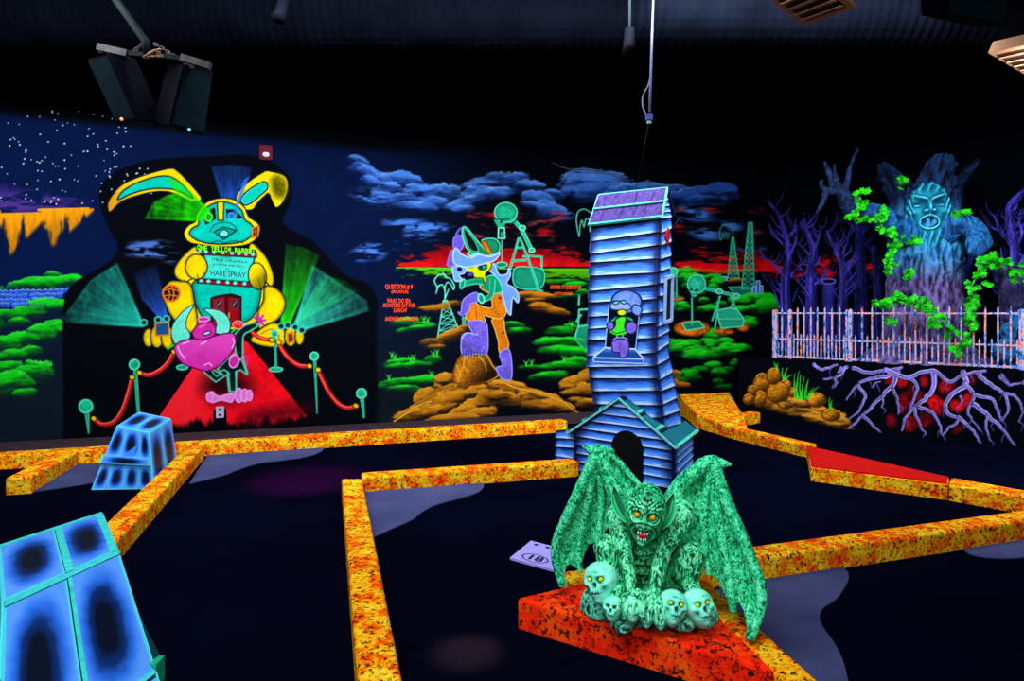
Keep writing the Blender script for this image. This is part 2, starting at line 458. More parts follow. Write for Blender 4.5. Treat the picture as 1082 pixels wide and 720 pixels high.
bush([(-40, 378, 24, 12), (4, 366, 16, 9), (22, 361, 17, 9), (42, 355, 15, 10), (58, 348, 18, 8), (74, 349, 11, 4), (34, 371, 12, 5), (12, 376, 14, 6)])
bush([(-40, 412, 26, 14), (10, 390, 18, 7), (38, 395, 19, 11), (12, 408, 22, 13), (26, 416, 12, 5), (48, 392, 9, 8)])

# --- black ground of the theatre picture
cv.to(0)
sil = cv.curve([(66, 366), (66, 338), (70, 310), (84, 295), (107, 282), (121, 271), (124, 258), (114, 240), (105, 216), (106, 198), (118, 184), (140, 174), (169, 168), (228, 165), (262, 164), (287, 172), (303, 184), (309, 198), (306, 216), (299, 232), (304, 241), (315, 247), (331, 255), (352, 278), (370, 293), (388, 300), (397, 312), (399, 330), (399, 366)], False)
cv.fill(sil + [(399, 452), (66, 466)], (2, 4, 11), sm=False, soft=1.5, mark=False)
for i in range(30): cv.ell(rr.uniform(105, 160), rr.uniform(172, 218), .8, .7, (190, 235, 255), tex=0, mark=False)
cv.to(0)
for a in [(160, 259, 30, 7, 0), (150, 268, 22, 6, 0), (172, 268, 24, 8, 8), (180, 276, 14, 4, 15), (143, 262, 12, 4, 0)]: cv.wisp(*a[:4], (80, 125, 215), a[4], .9, .42, False)
# searchlight beams
def beam(label, *a, **k):
    cv.fig('painted_light_beam', label); cv.beam(*a, **k)
beam('teal beam at the lower left', [(152, 346), (149, 336), (124, 278), (96, 296), (66, 336), (70, 341)], (153, 342), 92, (30, 205, 175), .95, .25)
beam('blue beam at the lower left', [(172, 341), (178, 338), (166, 280), (140, 288), (150, 316)], (176, 342), 62, (40, 100, 230), 1, .1)
beam('green beam at the lower right', [(296, 348), (304, 348), (338, 270), (322, 262), (302, 258)], (300, 348), 94, (30, 228, 20), 1, .2)
beam('green spray right of the lower beams', [(308, 345), (316, 340), (378, 308), (366, 298), (342, 290)], (305, 350), 88, (30, 205, 30), .8, .1)
beam('teal beam at the lower right', [(310, 347), (318, 350), (390, 329), (388, 318), (360, 300), (330, 280)], (313, 350), 84, (50, 225, 190), 1, .2)
beam('blue beam out of the right eye', [(239, 228), (249, 226), (266, 177), (246, 174), (223, 176)], (244, 230), 56, (34, 96, 226), 1, .25)

# --- the rabbit shaped theatre
R = cv.fig('painted_rabbit_theatre', 'yellow rabbit shaped theatre with a teal belly and red doors')
cv.fill([(115.3, 224), (114, 215.7), (119.3, 205.6), (130.5, 194.4), (153, 185), (179.3, 178.2), (187.4, 181), (197.6, 191), (211.8, 207.6), (210, 213), (199.6, 212), (189.5, 207), (177, 202.6), (161, 203), (144.7, 207), (128.5, 213), (120, 221)], YEL, line=DK, grad=(ORG, 150, 190, 112, 222), tex=.1)
cv.fill([(124.4, 209.7), (130.5, 201.5), (146.8, 192.4), (171, 186), (185.4, 189.3), (197.6, 200.5), (203.7, 209.7), (189.5, 202.3), (177, 199.5), (157, 200), (138.6, 205), (126.4, 210.7)], TEAL, line=DK, lw=.9)
cv.fill([(249.5, 211.7), (251.5, 203.5), (262.7, 192.4), (279, 181.5), (287, 181.5), (299.3, 185), (304.3, 192.4), (303.3, 204.6), (298.3, 214.7), (292, 219.5), (288, 213.7), (284, 204.6), (279, 207.6), (271.8, 214.7), (267.8, 220.8), (260.6, 222), (255.6, 217.8)], YEL, line=DK)
cv.ell(294.5, 197.5, 8.5, 13, (96, 92, 0), -12, soft=7, tex=.4)
cv.fill([(254, 211.7), (260.6, 202.5), (272.8, 194.4), (281, 192.4), (282.5, 199.5), (274.9, 206.6), (266.7, 213.7), (259, 217)], TEAL, line=DK, lw=.9, rim=(60, 240, 200))
# arms and body
cv.fill([(207, 260), (193, 271), (184.4, 284), (186, 293), (194, 298), (206, 300), (216, 292), (214, 270)], YEL, line=DK, edge=(170, 140, 0), ew=3)
cv.fill([(266, 257), (280, 270), (287.8, 286.7), (289, 300), (281, 306), (270, 308), (262, 290), (262, 268)], YEL, line=DK, edge=(170, 140, 0), ew=3)
cv.fill([(200, 296), (199, 312), (202, 328), (210, 342), (240, 349), (268, 342), (277, 328), (280, 312), (281, 298), (240, 290)], YEL, line=DK)
cv.fill([(206, 297), (205, 312), (209, 327), (219, 340), (243, 344), (264, 338), (273, 324), (276, 308), (276, 297), (240, 293)], TEAL, line=DK, edge=(0, 130, 118), ew=6)
cv.stroke([(243, 300), (243, 312)], .6, (0, 120, 110))
cv.fill([(180, 297), (174.4, 303), (171, 311), (174.4, 321), (180, 333), (189, 343), (202, 352), (209, 343), (205.5, 318), (201, 300), (190, 297)], YEL, line=DK, edge=(120, 100, 0), ew=3.5)
cv.ell(181, 310, 9, 8.6, (10, 18, 24), line=(235, 110, 20), lw=1.6)
for d in (-3.2, 1.2): cv.stroke([(181 + d - 1, 302), (181 + d + 1.5, 310), (181 + d, 318)], 1.3, (235, 110, 20))
for d in (-3, 2.5): cv.stroke([(173, 310 + d), (181, 309 + d * 1.2), (189, 311 + d)], 1.3, (235, 110, 20))
cv.fill([(280, 303), (291, 304), (300, 313), (301.5, 324), (295.6, 336), (284, 344), (274, 348), (272, 331), (278, 318)], YEL, line=DK, edge=(120, 100, 0), ew=3.5)
for x, y, a, b in [(157, 357, 6, 10), (166, 356, 7, 12), (177, 357, 7, 12), (187, 356, 6, 10)]: cv.ell(x, y, a, b, (248, 205, 0), line=DK, edge=(150, 120, 0), ew=3)
cv.fill([(264.5, 359), (274, 348.5), (288, 341), (299, 346), (302.5, 357), (298, 366), (284.4, 367), (271, 364)], YEL, line=DK, edge=(150, 120, 0), ew=3)
cv.stroke([(276, 353), (286, 348), (294, 353), (295, 361)], .8, (90, 74, 0))
for x, a, b in [(307, 6.5, 11), (316.5, 5, 9.5)]: cv.ell(x, 355.5, a, b, (248, 205, 0), line=DK, edge=(150, 120, 0), ew=2.5)
cv.fill([(304, 353), (309, 351.5), (310.5, 361), (304.5, 363)], (20, 14, 16), line=(235, 120, 20), lw=1.2, sm=False); cv.stroke([(307, 352), (307.5, 362)], .8, (235, 120, 20))
cv.fill([(164, 342), (178, 340.5), (178.5, 354), (164.5, 355)], (20, 84, 140), line=(214, 120, 30), lw=1.3, sm=False, edge=(10, 40, 80), ew=3)
for x, y in [(152, 341), (167, 338), (176, 337), (297, 345), (304, 344), (312, 346), (319, 349)]:
    cv.ell(x, y, 3.4, 3.2, (4, 34, 40), line=(60, 205, 180), lw=.9)
# head
cv.fill([(195.6, 251), (194.6, 245), (199.6, 238), (206.7, 234), (207.8, 227), (215.9, 215.7), (226, 210.7), (238.3, 209.4), (250.5, 212.7), (258.6, 219.8), (262.7, 229), (270.8, 235), (274.8, 240), (272.8, 249.3), (265.7, 256.4), (254.5, 260), (230, 261), (209.8, 258.5), (200, 256)], YEL, line=DK)
cv.fill([(200, 247), (203.5, 241), (209.5, 237.5), (210.5, 229), (218, 219.5), (228, 214.5), (238, 213.5), (248, 216.5), (255.5, 222.5), (259, 232), (265, 236.5), (268, 242), (265, 250), (256, 255.5), (240, 258), (222, 257.5), (208, 254)], TEAL, line=DK, lw=.8, edge=(0, 150, 135), ew=3)
cv.fill([(229.5, 213.5), (236.5, 213.2), (236, 233), (230.5, 233)], YEL, sm=False, line=DK, lw=.8)
cv.fill([(215, 229), (221, 222), (227, 219), (228.5, 231), (217, 238)], (4, 22, 26), sm=False); cv.stroke([(221, 222), (222, 235)], 1.1, TEAL)
cv.fill([(238.5, 221), (248.4, 221.5), (257.6, 231), (239.5, 231)], (4, 22, 26), sm=False); cv.stroke([(250, 224), (249, 231)], 1.1, TEAL)
cv.stroke([(222, 245), (226, 238), (233, 235.5), (240, 235.5), (247, 238), (250, 244)], .8, DK)
cv.fill([(226, 245.2), (236, 240), (249.5, 243.8), (236.5, 253.2)], (0, 176, 152), sm=False, line=DK, lw=.7)
cv.fill([(231, 246), (236.6, 242.4), (242, 245.6), (240, 250.3), (233, 250.7)], (110, 250, 220), sm=False, line=DK, lw=.5)
cv.stroke([(221, 258), (230, 254.5), (237, 257), (246, 254.5), (257, 257)], .8, DK)
cv.fill([(267, 241), (273, 239), (272.5, 249.5), (266.5, 251)], (24, 12, 14), sm=False, line=(235, 110, 20), lw=1.2); cv.stroke([(269.5, 240), (269.5, 250)], .8, (235, 110, 20)); cv.stroke([(266, 245), (273, 244.5)], .8, (235, 110, 20))
# marquee
cv.fill([(207, 259.5), (270.5, 264), (270.5, 268), (207, 265)], (2, 40, 10), sm=False, soft=1.5)
cv.fill([(215.5, 268.5), (269.5, 271), (263.5, 298.5), (213.5, 295)], (60, 226, 200), sm=False, line=DK, lw=.7, edge=(10, 170, 150), ew=3)
cv.fill([(208.3, 264.6), (271, 268), (271, 272.2), (213, 268.9)], (168, 10, 18), sm=False, line=DK, lw=.7)
cv.fill([(210, 295.4), (265, 298.8), (265, 303.4), (208.3, 299)], (168, 10, 18), sm=False, line=DK, lw=.7)
for i, x in enumerate((211.2, 217.9, 226, 235.4, 245.2, 252.7, 260, 267.2)): cv.ell(x, 265.6 + i * .5, 2, 2, (110, 246, 224), edge=(20, 150, 140), ew=.8, tex=0)
for i, x in enumerate((212.5, 220.4, 230.4, 240.4, 248.5, 258.4)): cv.ell(x, 296.7 + i * .62, 2.2, 2.1, (110, 246, 224), edge=(20, 150, 140), ew=.8, tex=0)
# fists over the marquee
cv.ell(207.5, 282, 11.8, 13.6, YEL, 0, line=DK, edge=(206, 160, 0), ew=3); cv.stroke([(208, 290), (209.5, 295)], .7, DK); cv.stroke([(214, 286), (216, 290)], .7, DK)
cv.ell(272, 292, 9.6, 14.5, YEL, -8, line=DK, grad=((120, 110, 0), 268, 284, 283, 298)); cv.stroke([(273, 296), (276, 305)], .7, DK); cv.stroke([(279, 290), (280, 302)], .8, DK)
# doors
cv.fill([(222, 314.8), (230, 312), (245, 310), (255.5, 313.4), (255.5, 345), (223, 345)], (3, 18, 20), sm=False)
cv.fill([(224, 316), (238, 313), (238.6, 346), (225, 346)], (170, 10, 26), sm=False, edge=(96, 0, 14), ew=2); cv.fill([(240, 313), (253.8, 315), (253.8, 346), (240, 346)], (150, 8, 24), sm=False, edge=(90, 0, 14), ew=2)
for x in (231.5, 248): cv.ell(x, 321.5, 2.6, 4.4, (4, 16, 20), line=(40, 60, 66), lw=.6); cv.stroke([(x - 1.2, 323), (x + 1, 319)], 1, (130, 160, 160))
for x in (237, 242): cv.stroke([(x, 331), (x, 336)], 1.2, (250, 190, 20))
# beams that cross the ears
beam('green beam out of the left eye', [(222, 232), (222, 222), (210, 211), (196, 196), (180, 186), (176, 190), (186, 204), (178, 206), (162, 214), (153, 231), (205, 234)], (221, 229), 70, (24, 222, 0), 1, .35, streak=1.2)
cv.ell(220.5, 229.5, 3.6, 4.4, (20, 150, 20), line=(80, 255, 60), lw=.9)
cv.to(R); cv.ell(244.5, 228, 3.6, 3, (30, 90, 220), line=(90, 150, 255), lw=.7)
beam('blue shaft over the ear', [(246, 226), (249, 224), (264, 186), (258, 190)], (246, 230), 50, (50, 120, 240), .9, .6)

# --- red carpet, ropes
cv.fig('painted_red_carpet', 'red carpet running down from the theatre doors')
cv.fill([(236, 352), (204, 388), (160, 452), (162, 457), (228, 455), (290, 450), (312, 446), (324, 440), (262, 362)], RED, sm=False, grad=((252, 30, 44), 250, 440, 190, 420), tex=.15)
w = cv.win(150, 350, 335, 460); sl, X, Y = w
cv.put(sl, np.clip((Y - (447 - .045 * (X - 160)) + (cv.nv[sl] - .5) * 16) / 6, 0, 1), (.01, .012, .03), mark=False)
cv.ell(240, 408, 26, 17, (40, 0, 10), soft=22, tex=.4, alpha=.95); cv.ell(292, 437, 40, 9, (70, 0, 14), -8, soft=14, tex=.4, alpha=.7)
cv.fill([(225.5, 433), (239, 432), (240, 452), (225, 453)], (2, 3, 8), sm=False, mark=False)
def barrier(label, balls, posts, ropes, bases=()):
    cv.fig('painted_rope_barrier', label)
    for x, y, a, b in bases: cv.ell(x, y, a, b, (20, 150, 116), line=(90, 235, 190), lw=.6)
    for p in posts: cv.stroke(p[0], p[1], (24, 172, 128), p[2], hi=(90, 236, 184))
    for p in ropes:
        cv.stroke(p, 4.6, (212, 16, 20)); cv.stroke([(x - .9, y - .9) for x, y in p], 1.0, (255, 130, 100))
        for e in (p[0], p[-1]): cv.ell(e[0], e[1], 3.1, 2.6, (250, 200, 10), 25, line=(60, 40, 0), lw=.5)
    for x, y, r in balls:
        cv.ell(x, y, r, r, (22, 178, 132), edge=(8, 110, 84), ew=r * .4, tex=.2); cv.ell(x, y, r * .82, r * .82, (26, 176, 132), line=(96, 240, 192), lw=.7, tex=.3)
barrier('green posts with a red rope at the left of the carpet', [(90.7, 429.6, 8.4), (142, 385.5, 6.4)],
        [([(92, 438), (93.6, 458)], 4.6, 1.6), ([(143, 392), (146.5, 440)], 4, 3.2)],
        [[(99, 442.5), (108, 448.5), (120, 446), (129, 434), (136, 414), (139.6, 399)], [(147.5, 394), (157, 396.5), (168, 392), (177, 384), (184, 372)]], [(192.6, 388.4, 6, 2.6)])
barrier('green posts with a red rope at the right of the carpet', [(290, 353, 4.4), (332, 376.6, 5.2), (382, 416, 6.2)],
        [([(290.4, 357), (291.6, 390)], 2.6, 2.6), ([(332.6, 382), (335, 437)], 3.2, 1.4), ([(382.6, 422), (384.4, 441)], 4, 2.4)],
        [[(264, 348.5), (270, 354.5), (278, 358.5), (287, 359.5)], [(294.5, 362), (299, 371), (307, 380.5), (317, 386.5), (327, 387)], [(336, 391), (341, 402), (348, 415), (358, 427), (368, 431.4), (376, 429)]], [(291.6, 390.6, 7, 2.4)])
# --- pink horned star
cv.fig('painted_pink_bull', 'pink horned creature in a black jacket holding a red rose')
PK, PH, HT = (206, 40, 158), (250, 150, 235), (96, 232, 200)
cv.fill([(214, 392), (222, 389), (236, 397), (230, 390), (240, 380), (250, 372), (257, 384), (261, 396), (254, 391), (249, 393), (250, 414), (242, 414), (240, 396), (228, 404)], (3, 22, 26), sm=False, line=(70, 205, 170), lw=.9)
for p in ([(222, 389), (229, 398), (236, 391), (243, 396)], [(241, 393), (243.5, 414)], [(250, 393), (249, 414)], [(256, 366), (258, 382), (262, 395)]): cv.stroke(p, 1.2, (80, 210, 176))
cv.fill([(248, 356), (252, 349.5), (259, 344), (270, 341.5), (272, 345), (264, 350), (257, 356), (256, 378), (250, 376)], (3, 24, 28), line=(70, 205, 170), lw=1)
cv.fill([(231, 419), (224, 414), (220, 420), (224, 425.5), (234, 423), (245, 425), (246, 416)], (228, 120, 205), line=PH, lw=.7); cv.ell(221.5, 419.5, 3.4, 5, (228, 120, 205), line=PH, lw=.7)
for x, r in ((252.5, 5.6), (258.5, 5), (263.5, 4.2)): cv.ell(x, 418, r * .75, r * 1.35, (228, 120, 205), line=PH, lw=.7)
cv.ell(247.4, 382, 5, 7, PK, 20, line=PH, lw=.7); cv.stroke([(257, 375), (262, 378), (261, 386)], 2, PK)
for a in range(5):
    t = math.radians(-150 + a * 50); cv.stroke([(274, 339.5), (274 + 6.5 * math.cos(t), 338.5 + 6.5 * math.sin(t))], 3.2, PK, 2.2)
cv.fill([(205, 322), (193, 329.5), (183, 343), (181.5, 356), (189, 367), (198, 361), (201, 354), (196.5, 345), (198.5, 334)], HT, line=(10, 80, 80), lw=.7, rim=(180, 255, 235))
cv.fill([(215.5, 327), (226, 327), (237, 331), (243, 341), (241, 352), (228, 352), (229, 342), (224, 334)], HT, line=(10, 80, 80), lw=.7, rim=(180, 255, 235))
cv.fill([(203, 352), (206, 347), (210, 342), (217.7, 339.5), (225, 341.5), (228, 351), (221, 358), (208, 359.5)], PK, line=(90, 0, 70), lw=.7)
cv.ell(215, 337.5, 6, 2.4, PK, line=PH, lw=.6); cv.ell(218.5, 352.3, 4.6, 1.9, (190, 205, 240), -18, line=(60, 0, 60), lw=.6); cv.stroke([(211, 346), (217, 343.5)], .9, PH)
cv.fill([(184.5, 366.6), (191, 361), (205, 358.2), (214, 359.5), (227, 355.2), (238, 352.6), (246, 352.6), (249, 358), (246.5, 370), (237, 382), (228, 389), (217.7, 392.4), (205, 389), (192.6, 384), (186.3, 375)], PK, line=(90, 0, 70), lw=.8, grad=((222, 66, 180), 215, 388, 215, 358))
for p in ([(188, 366), (190, 372), (196, 380)], [(193, 363.5), (200, 361)], [(212, 364), (218, 361)], [(246, 358), (248, 362), (245, 368)], [(216, 386), (221, 384), (224, 387)]): cv.stroke(p, .9, (255, 215, 245))
cv.fill([(176, 368), (184, 363.5), (184, 366), (177, 370)], (30, 200, 40), sm=False)
cv.ell(251.5, 343.6, 5.6, 4.4, (226, 24, 40), line=(255, 150, 130), lw=.6); cv.stroke([(249, 343), (252, 341.5), (254, 344)], .7, (255, 170, 150)); cv.stroke([(245, 351), (249, 347.5)], 2, (40, 210, 60))

# --- right half of the wall: clouds
def cloud(ps, rot=0, k0=3.864, ox=350, oy=150, col=(76, 140, 238)):
    cv.fig('painted_cloud')
    for u, v, a, b in ps: cv.puff(ox + u / k0, oy + v / k0, a / k0 * 1.12, b / k0 * 1.25, col, rot + rr.uniform(-6, 6), (8, 30, 104), (190, 222, 255), fade=.95, rough=.42, fuzz=1.9)
cloud([(105, 82, 40, 18), (112, 118, 36, 24), (150, 135, 42, 24), (195, 155, 46, 26), (160, 165, 40, 18)], 24)
cloud([(290, 172, 84, 32), (240, 205, 60, 26), (350, 215, 56, 30), (300, 240, 70, 24), (370, 270, 50, 18), (210, 225, 44, 16), (330, 262, 60, 16)], 6)
cloud([(455, 222, 66, 34), (420, 250, 46, 18), (520, 262, 46, 16)], -6)
cloud([(600, 178, 66, 14), (690, 168, 104, 32), (752, 160, 50, 26), (610, 222, 76, 32), (560, 250, 60, 22), (660, 215, 70, 22), (540, 275, 40, 12)], -8)
cloud([(815, 196, 64, 28), (842, 238, 60, 28), (898, 290, 54, 26), (905, 222, 46, 20), (880, 260, 40, 16), (820, 262, 50, 14)], 8)
cloud([(1030, 190, 66, 40), (1075, 182, 46, 34), (985, 205, 50, 16), (1100, 215, 90, 30)], -4)
cloud([(45, 62, 70, 38), (110, 70, 70, 32), (180, 92, 60, 26), (250, 80, 60, 20)], 0, 3, 605, 175)
cloud([(405, 75, 40, 22), (430, 95, 50, 22), (480, 82, 60, 20), (540, 72, 46, 22), (565, 78, 30, 14), (500, 98, 56, 14)], 0, 3, 580, 180, (44, 92, 190))
cv.to(0)
for a in [(435, 237, 38, 5, 4), (452, 241, 34, 4, 0), (442, 249, 24, 5, 6), (390, 264, 20, 6, 8), (384, 271, 22, 5, 0), (404, 262, 14, 5, -14), (420, 260, 14, 4, 0), (396, 209, 26, 8, 12), (590, 226, 20, 6, 0), (745, 247, 20, 6, 10), (770, 240, 16, 6, 0), (735, 225, 22, 8, 15), (790, 262, 20, 5, 0)]:
    cv.wisp(a[0], a[1], a[2] * 1.2, a[3] * 1.5, (70, 130, 230), a[4], .9, .46, False)
for p in ([(697, 222), (702, 232), (707, 229)], [(714, 236), (720, 230), (729, 232), (732, 228)], [(716, 230), (722, 236)]): cv.stroke(p, 1.6, (60, 60, 150), .6)
# --- red horizon
def horizon(x0, x1, yb, h, seed):
    cv.fig('painted_red_horizon')
    w = cv.win(x0, yb - h * 2, x1, yb + 2); sl, X, Y = w
    t = (yb - Y) / h; e = np.clip((X - x0) / 40, 0, 1) * np.clip((x1 - X) / 30, 0, 1)
    a = np.clip((1.05 * e - t + (cv.nh[sl] - .5) * 2.1) * 3.2, 0, 1) * np.clip((yb - Y + .5), 0, 1)
    c = cv.c((232, 10, 22)) * (1.05 - .45 * np.clip(t, 0, 1))[..., None] * (.7 + .6 * cv.n[sl])[..., None]
    cv.put(sl, a, np.clip(c, 0, 1))
horizon(418, 632, 282, 17, 1); horizon(700, 830, 287, 20, 2)
cv.to(0)
for i in range(26):
    x = rr.choice([rr.uniform(490, 625), rr.uniform(702, 815), rr.uniform(500, 560)]); y = rr.uniform(222, 268)
    cv.wisp(x, y, rr.uniform(9, 20), rr.uniform(3, 6), rr.choice([(190, 30, 34), (150, 60, 66), (200, 12, 26)]), rr.uniform(-8, 14), .8, .45, False)
cv.fig('painted_green_plain')
for x0, x1, y0 in ((416, 480, 283), (570, 632, 284)):
    w = cv.win(x0, y0 - 1, x1, y0 + 26); sl, X, Y = w
    t = (Y - y0) / 24; e = np.clip((X - x0) / 34, 0, 1) if x0 < 500 else np.ones_like(X)
    a = np.clip((.55 * e - t + (cv.nh[sl] - .5) * 1.3) * 3, 0, 1) * np.clip(Y - y0 + .6, 0, 1)
    cv.put(sl, a, cv.c((80, 190, 10)) * (1 - .5 * np.clip(t, 0, 1))[..., None])
cv.stroke([(419, 283), (480, 283.4), (520, 284), (632, 285)], 1, (110, 210, 30), mark=False)

# --- skull pumps, derricks, fountains
def bone(p, w, col=SKT): cv.stroke(p, w, col, hi=SKL, sm=False)
cv.fig('painted_skull_pump', 'large skull headed oil pump behind the seated witch')
cv.stroke([(572.5, 290), (572.5, 271.5), (560, 270.5), (553, 271)], 2.2, SKT, sm=False, hi=SKL)
cv.fill([(544, 284), (560, 282.5), (574, 286), (574, 301), (563, 306), (544, 302)], (22, 148, 112), line=(60, 220, 170), lw=.7, edge=(10, 96, 74), ew=4)
for p in ([(548, 252), (539, 284)], [(549.5, 252), (558, 273), (569, 306)], [(546, 262), (553, 262)], [(541, 276), (556, 275)], [(565, 305), (573, 308)]): bone(p, 2.6)
bone([(541, 231), (551, 242), (562, 265)], 4.4); cv.ell(552, 241, 3.4, 2.6, SKT, line=SKL, lw=.6); cv.ell(562, 264.5, 3, 2.4, SKT, line=SKL, lw=.6)
cv.fill([(522.5, 231), (523.4, 236), (527, 241.5), (533, 241), (534.5, 236.4), (542, 236), (546, 229), (535, 222)], (30, 186, 138), line=(8, 60, 50), lw=.6)
cv.ell(534.5, 224.6, 12, 10.6, (30, 186, 138), line=(90, 236, 190), lw=.7, edge=(16, 134, 100), ew=5, tex=.3)
cv.stroke([(523, 231.4), (530, 232.4), (537.5, 231)], 1.2, (4, 40, 36)); cv.ell(529.6, 234.6, 1.5, 1.4, (4, 40, 36))
cv.fill([(526.8, 241), (533, 241), (533.4, 252), (526.4, 252)], (6, 50, 44), sm=False, line=SKL, lw=.8); bone([(530, 246), (530.4, 278)], 1.4); cv.ell(530, 280, 6, 2.8, (14, 120, 92), line=(80, 220, 176), lw=.8)
def outline(label, ps, w=1.1, col=(90, 226, 180)):
    cv.fig('painted_oil_fountain', label)
    for p in ps: cv.stroke(p, w, col)
outline('dripping oil spout left of the tower', [[(625, 225.6), (617.5, 221), (611, 224), (609, 231.7), (609.7, 239), (612, 250), (613, 239), (615, 233), (617, 240), (619, 232), (622.5, 233), (623.5, 245), (625, 238)]])
outline('oil spout over the left derrick', [[(774, 251), (774, 244), (771, 239), (765, 238), (761, 242), (760.5, 250), (762, 254), (763.5, 247), (765.5, 252), (767, 246), (769, 252), (770, 246)], [(771, 239), (774, 237)]], .9, (60, 150, 120))
outline('curling oil spout over the small derrick', [[(470, 318), (470, 306), (467, 301), (463, 303), (461, 309), (462, 304), (459, 297), (463, 291), (469, 290), (472, 293)], [(469.5, 306), (472, 299), (476, 300), (479, 306), (480, 302), (476, 295), (471, 293), (468, 288)], [(470, 316), (474, 306)], [(461, 309.5), (461.2, 310)]], 1.3, (100, 236, 190))
def derrick(label, ax, ay, bl, br, n, tw=1.2, w=1.0, col=(44, 200, 152)):
    cv.fig('painted_derrick', label)
    L = lambda t: (ax - tw + (bl[0] - ax + tw) * t, ay + (bl[1] - ay) * t); Rr = lambda t: (ax + tw + (br[0] - ax - tw) * t, ay + (br[1] - ay) * t)
    ts = [0] + [((i + 1) / n) ** .9 for i in range(n)]
    for a, b in zip(ts, ts[1:]):
        cv.stroke([L(a), Rr(b)], w * .8, col); cv.stroke([Rr(a), L(b)], w * .8, col); cv.stroke([L(b), Rr(b)], w * .8, col)
    cv.stroke([L(0), L(1)], w * 1.5, col); cv.stroke([Rr(0), Rr(1)], w * 1.5, col); cv.stroke([L(0), Rr(0)], w * 1.5, col)
derrick('small derrick left of the seated witch', 470.5, 318, (462.5, 357), (485, 349.6), 5, 2, 1.0, (90, 226, 184))
cv.fig('painted_ground', 'teal pad and orange ground under the derricks')
for a in [(735, 287.5, 8), (750, 288, 9), (768, 288.5, 10), (788, 288, 8), (779, 297, 7), (790, 310, 8)]: cv.puff(a[0], a[1], a[2] * 1.4, 3, (226, 120, 12), 0, (110, 50, 0), None)
cv.fill([(770, 303.6), (786, 303), (802, 309.5), (802, 312), (786, 313.4), (776, 311)], (22, 110, 92), sm=False, line=(60, 190, 150), lw=.6)
derrick('shorter left derrick on the horizon', 774.3, 251, (769, 294), (780.8, 294), 9, .8, .9)
derrick('taller right derrick on the horizon', 793, 235.6, (783.8, 305.6), (797, 305.6), 12, 1.8, 1.1)
cv.fig('painted_buildings', 'small blue buildings on the horizon')
for x0, x1, y0, y1 in [(754.5, 761, 291, 296), (760, 768, 292.5, 296.5), (795, 800, 303, 311), (799, 803, 297, 311), (803, 806, 302, 311)]: cv.fill([(x0, y0), (x1, y0), (x1, y1), (x0, y1)], (62, 120, 205), sm=False, line=(160, 200, 250), lw=.5)
# --- green hills right of the tower
rb = random.Random(5)
for gx, gy, gw, gh, n in [(722, 292, 18, 8, 7), (745, 300, 22, 10, 9), (716, 318, 12, 12, 6), (748, 322, 16, 8, 5), (796, 322, 22, 10, 9), (812, 320, 8, 5, 3), (722, 362, 18, 12, 9), (760, 358, 24, 10, 9), (735, 378, 24, 12, 10), (770, 372, 20, 10, 7), (790, 338, 10, 8, 4), (725, 398, 20, 10, 6), (752, 402, 14, 10, 4), (775, 390, 14, 8, 3)]:
    bush(sorted([(gx + rb.uniform(-gw, gw) * .8, gy + rb.uniform(-gh, gh) * .8, rb.uniform(6, 12), rb.uniform(3.2, 6)) for _ in range(n)], key=lambda p: p[1]), dark=(0, 50, 8), rim=(80, 240, 60), alpha=.95 if gy < 385 else .6)
cv.fig('painted_skull_pump', 'skull headed oil pump in front of the derricks')
for x, y, a, b in [(731, 347, 20, 9), (764, 350, 11, 4), (785, 346, 7, 5), (770, 351, 6, 3)]: cv.ell(x, y, a, b, (228, 112, 16), edge=(90, 30, 0), ew=3, tex=.5, soft=2)
cv.fill([(721, 341.5), (739, 339.6), (744, 346.4), (725, 349.4)], (28, 128, 100), sm=False, line=(90, 230, 186), lw=.8)
for p in ([(772, 314), (778, 327), (779.5, 336)], [(777, 313), (772, 326)]): bone(p, 2)
cv.fill([(758, 328), (770, 325.6), (778.5, 327), (786, 337), (785, 345), (762, 347), (759, 337)], (32, 166, 126), line=(96, 236, 190), lw=.7, sm=False); cv.stroke([(759, 337), (786, 337)], .8, (96, 236, 190))
for p in ([(761, 313), (752.5, 338.6)], [(760, 314), (755, 350)]): bone(p, 1.9)
bone([(744, 304.6), (760, 308.6), (778, 312.6)], 3.6)
for x, y in ((760, 308), (778, 313)): cv.ell(x, y, 3.2, 2.6, SKT, line=SKL, lw=.6)
bone([(731, 314), (731.2, 343)], 1.8)
cv.fill([(728, 303), (728.6, 308), (731, 314), (736, 313.6), (738, 309), (743, 307), (743, 299)], (40, 200, 150), line=(8, 60, 50), lw=.6)
cv.ell(736, 300.4, 9.6, 9.8, (40, 200, 150), line=(96, 240, 195), lw=.7, edge=(20, 146, 110), ew=4, tex=.25)
cv.ell(730.4, 306.4, 1.7, 1.3, (4, 44, 38)); cv.ell(736, 306.6, 1.9, 1.3, (4, 44, 38)); cv.stroke([(730, 311), (737, 310.6)], .7, (4, 44, 38))
cv.fig('painted_skull_pump', 'far small skull pump right beside the tower')
cv.ell(713, 315.5, 11, 3.4, (220, 110, 14), edge=(90, 30, 0), ew=2, tex=.4, soft=1.5); bone([(714.6, 290), (714.8, 314)], 1.5); cv.ell(712, 287, 4.2, 4, (60, 214, 166), line=SKL, lw=.5); cv.ell(712.5, 291.5, 2.6, 2, (50, 200, 150)); cv.fill([(708, 314.4), (718, 313), (720, 315.5), (709, 317)], (28, 128, 100), sm=False)
cv.fig('painted_pipe', 'teal barrel and pipe left of the tower')
cv.fill([(607, 358), (611, 345), (626, 343), (626, 373), (619, 372)], (26, 140, 110), sm=False, line=(90, 230, 186), lw=1)
for p in ([(611, 346), (612, 327.5), (628, 326.5)], [(609, 340), (614, 333)], [(612, 312), (611.5, 322)]): cv.stroke(p, 2, (50, 200, 156), hi=SKL, sm=False)
cv.fig('painted_rubble', 'orange rubble behind the tower foot')
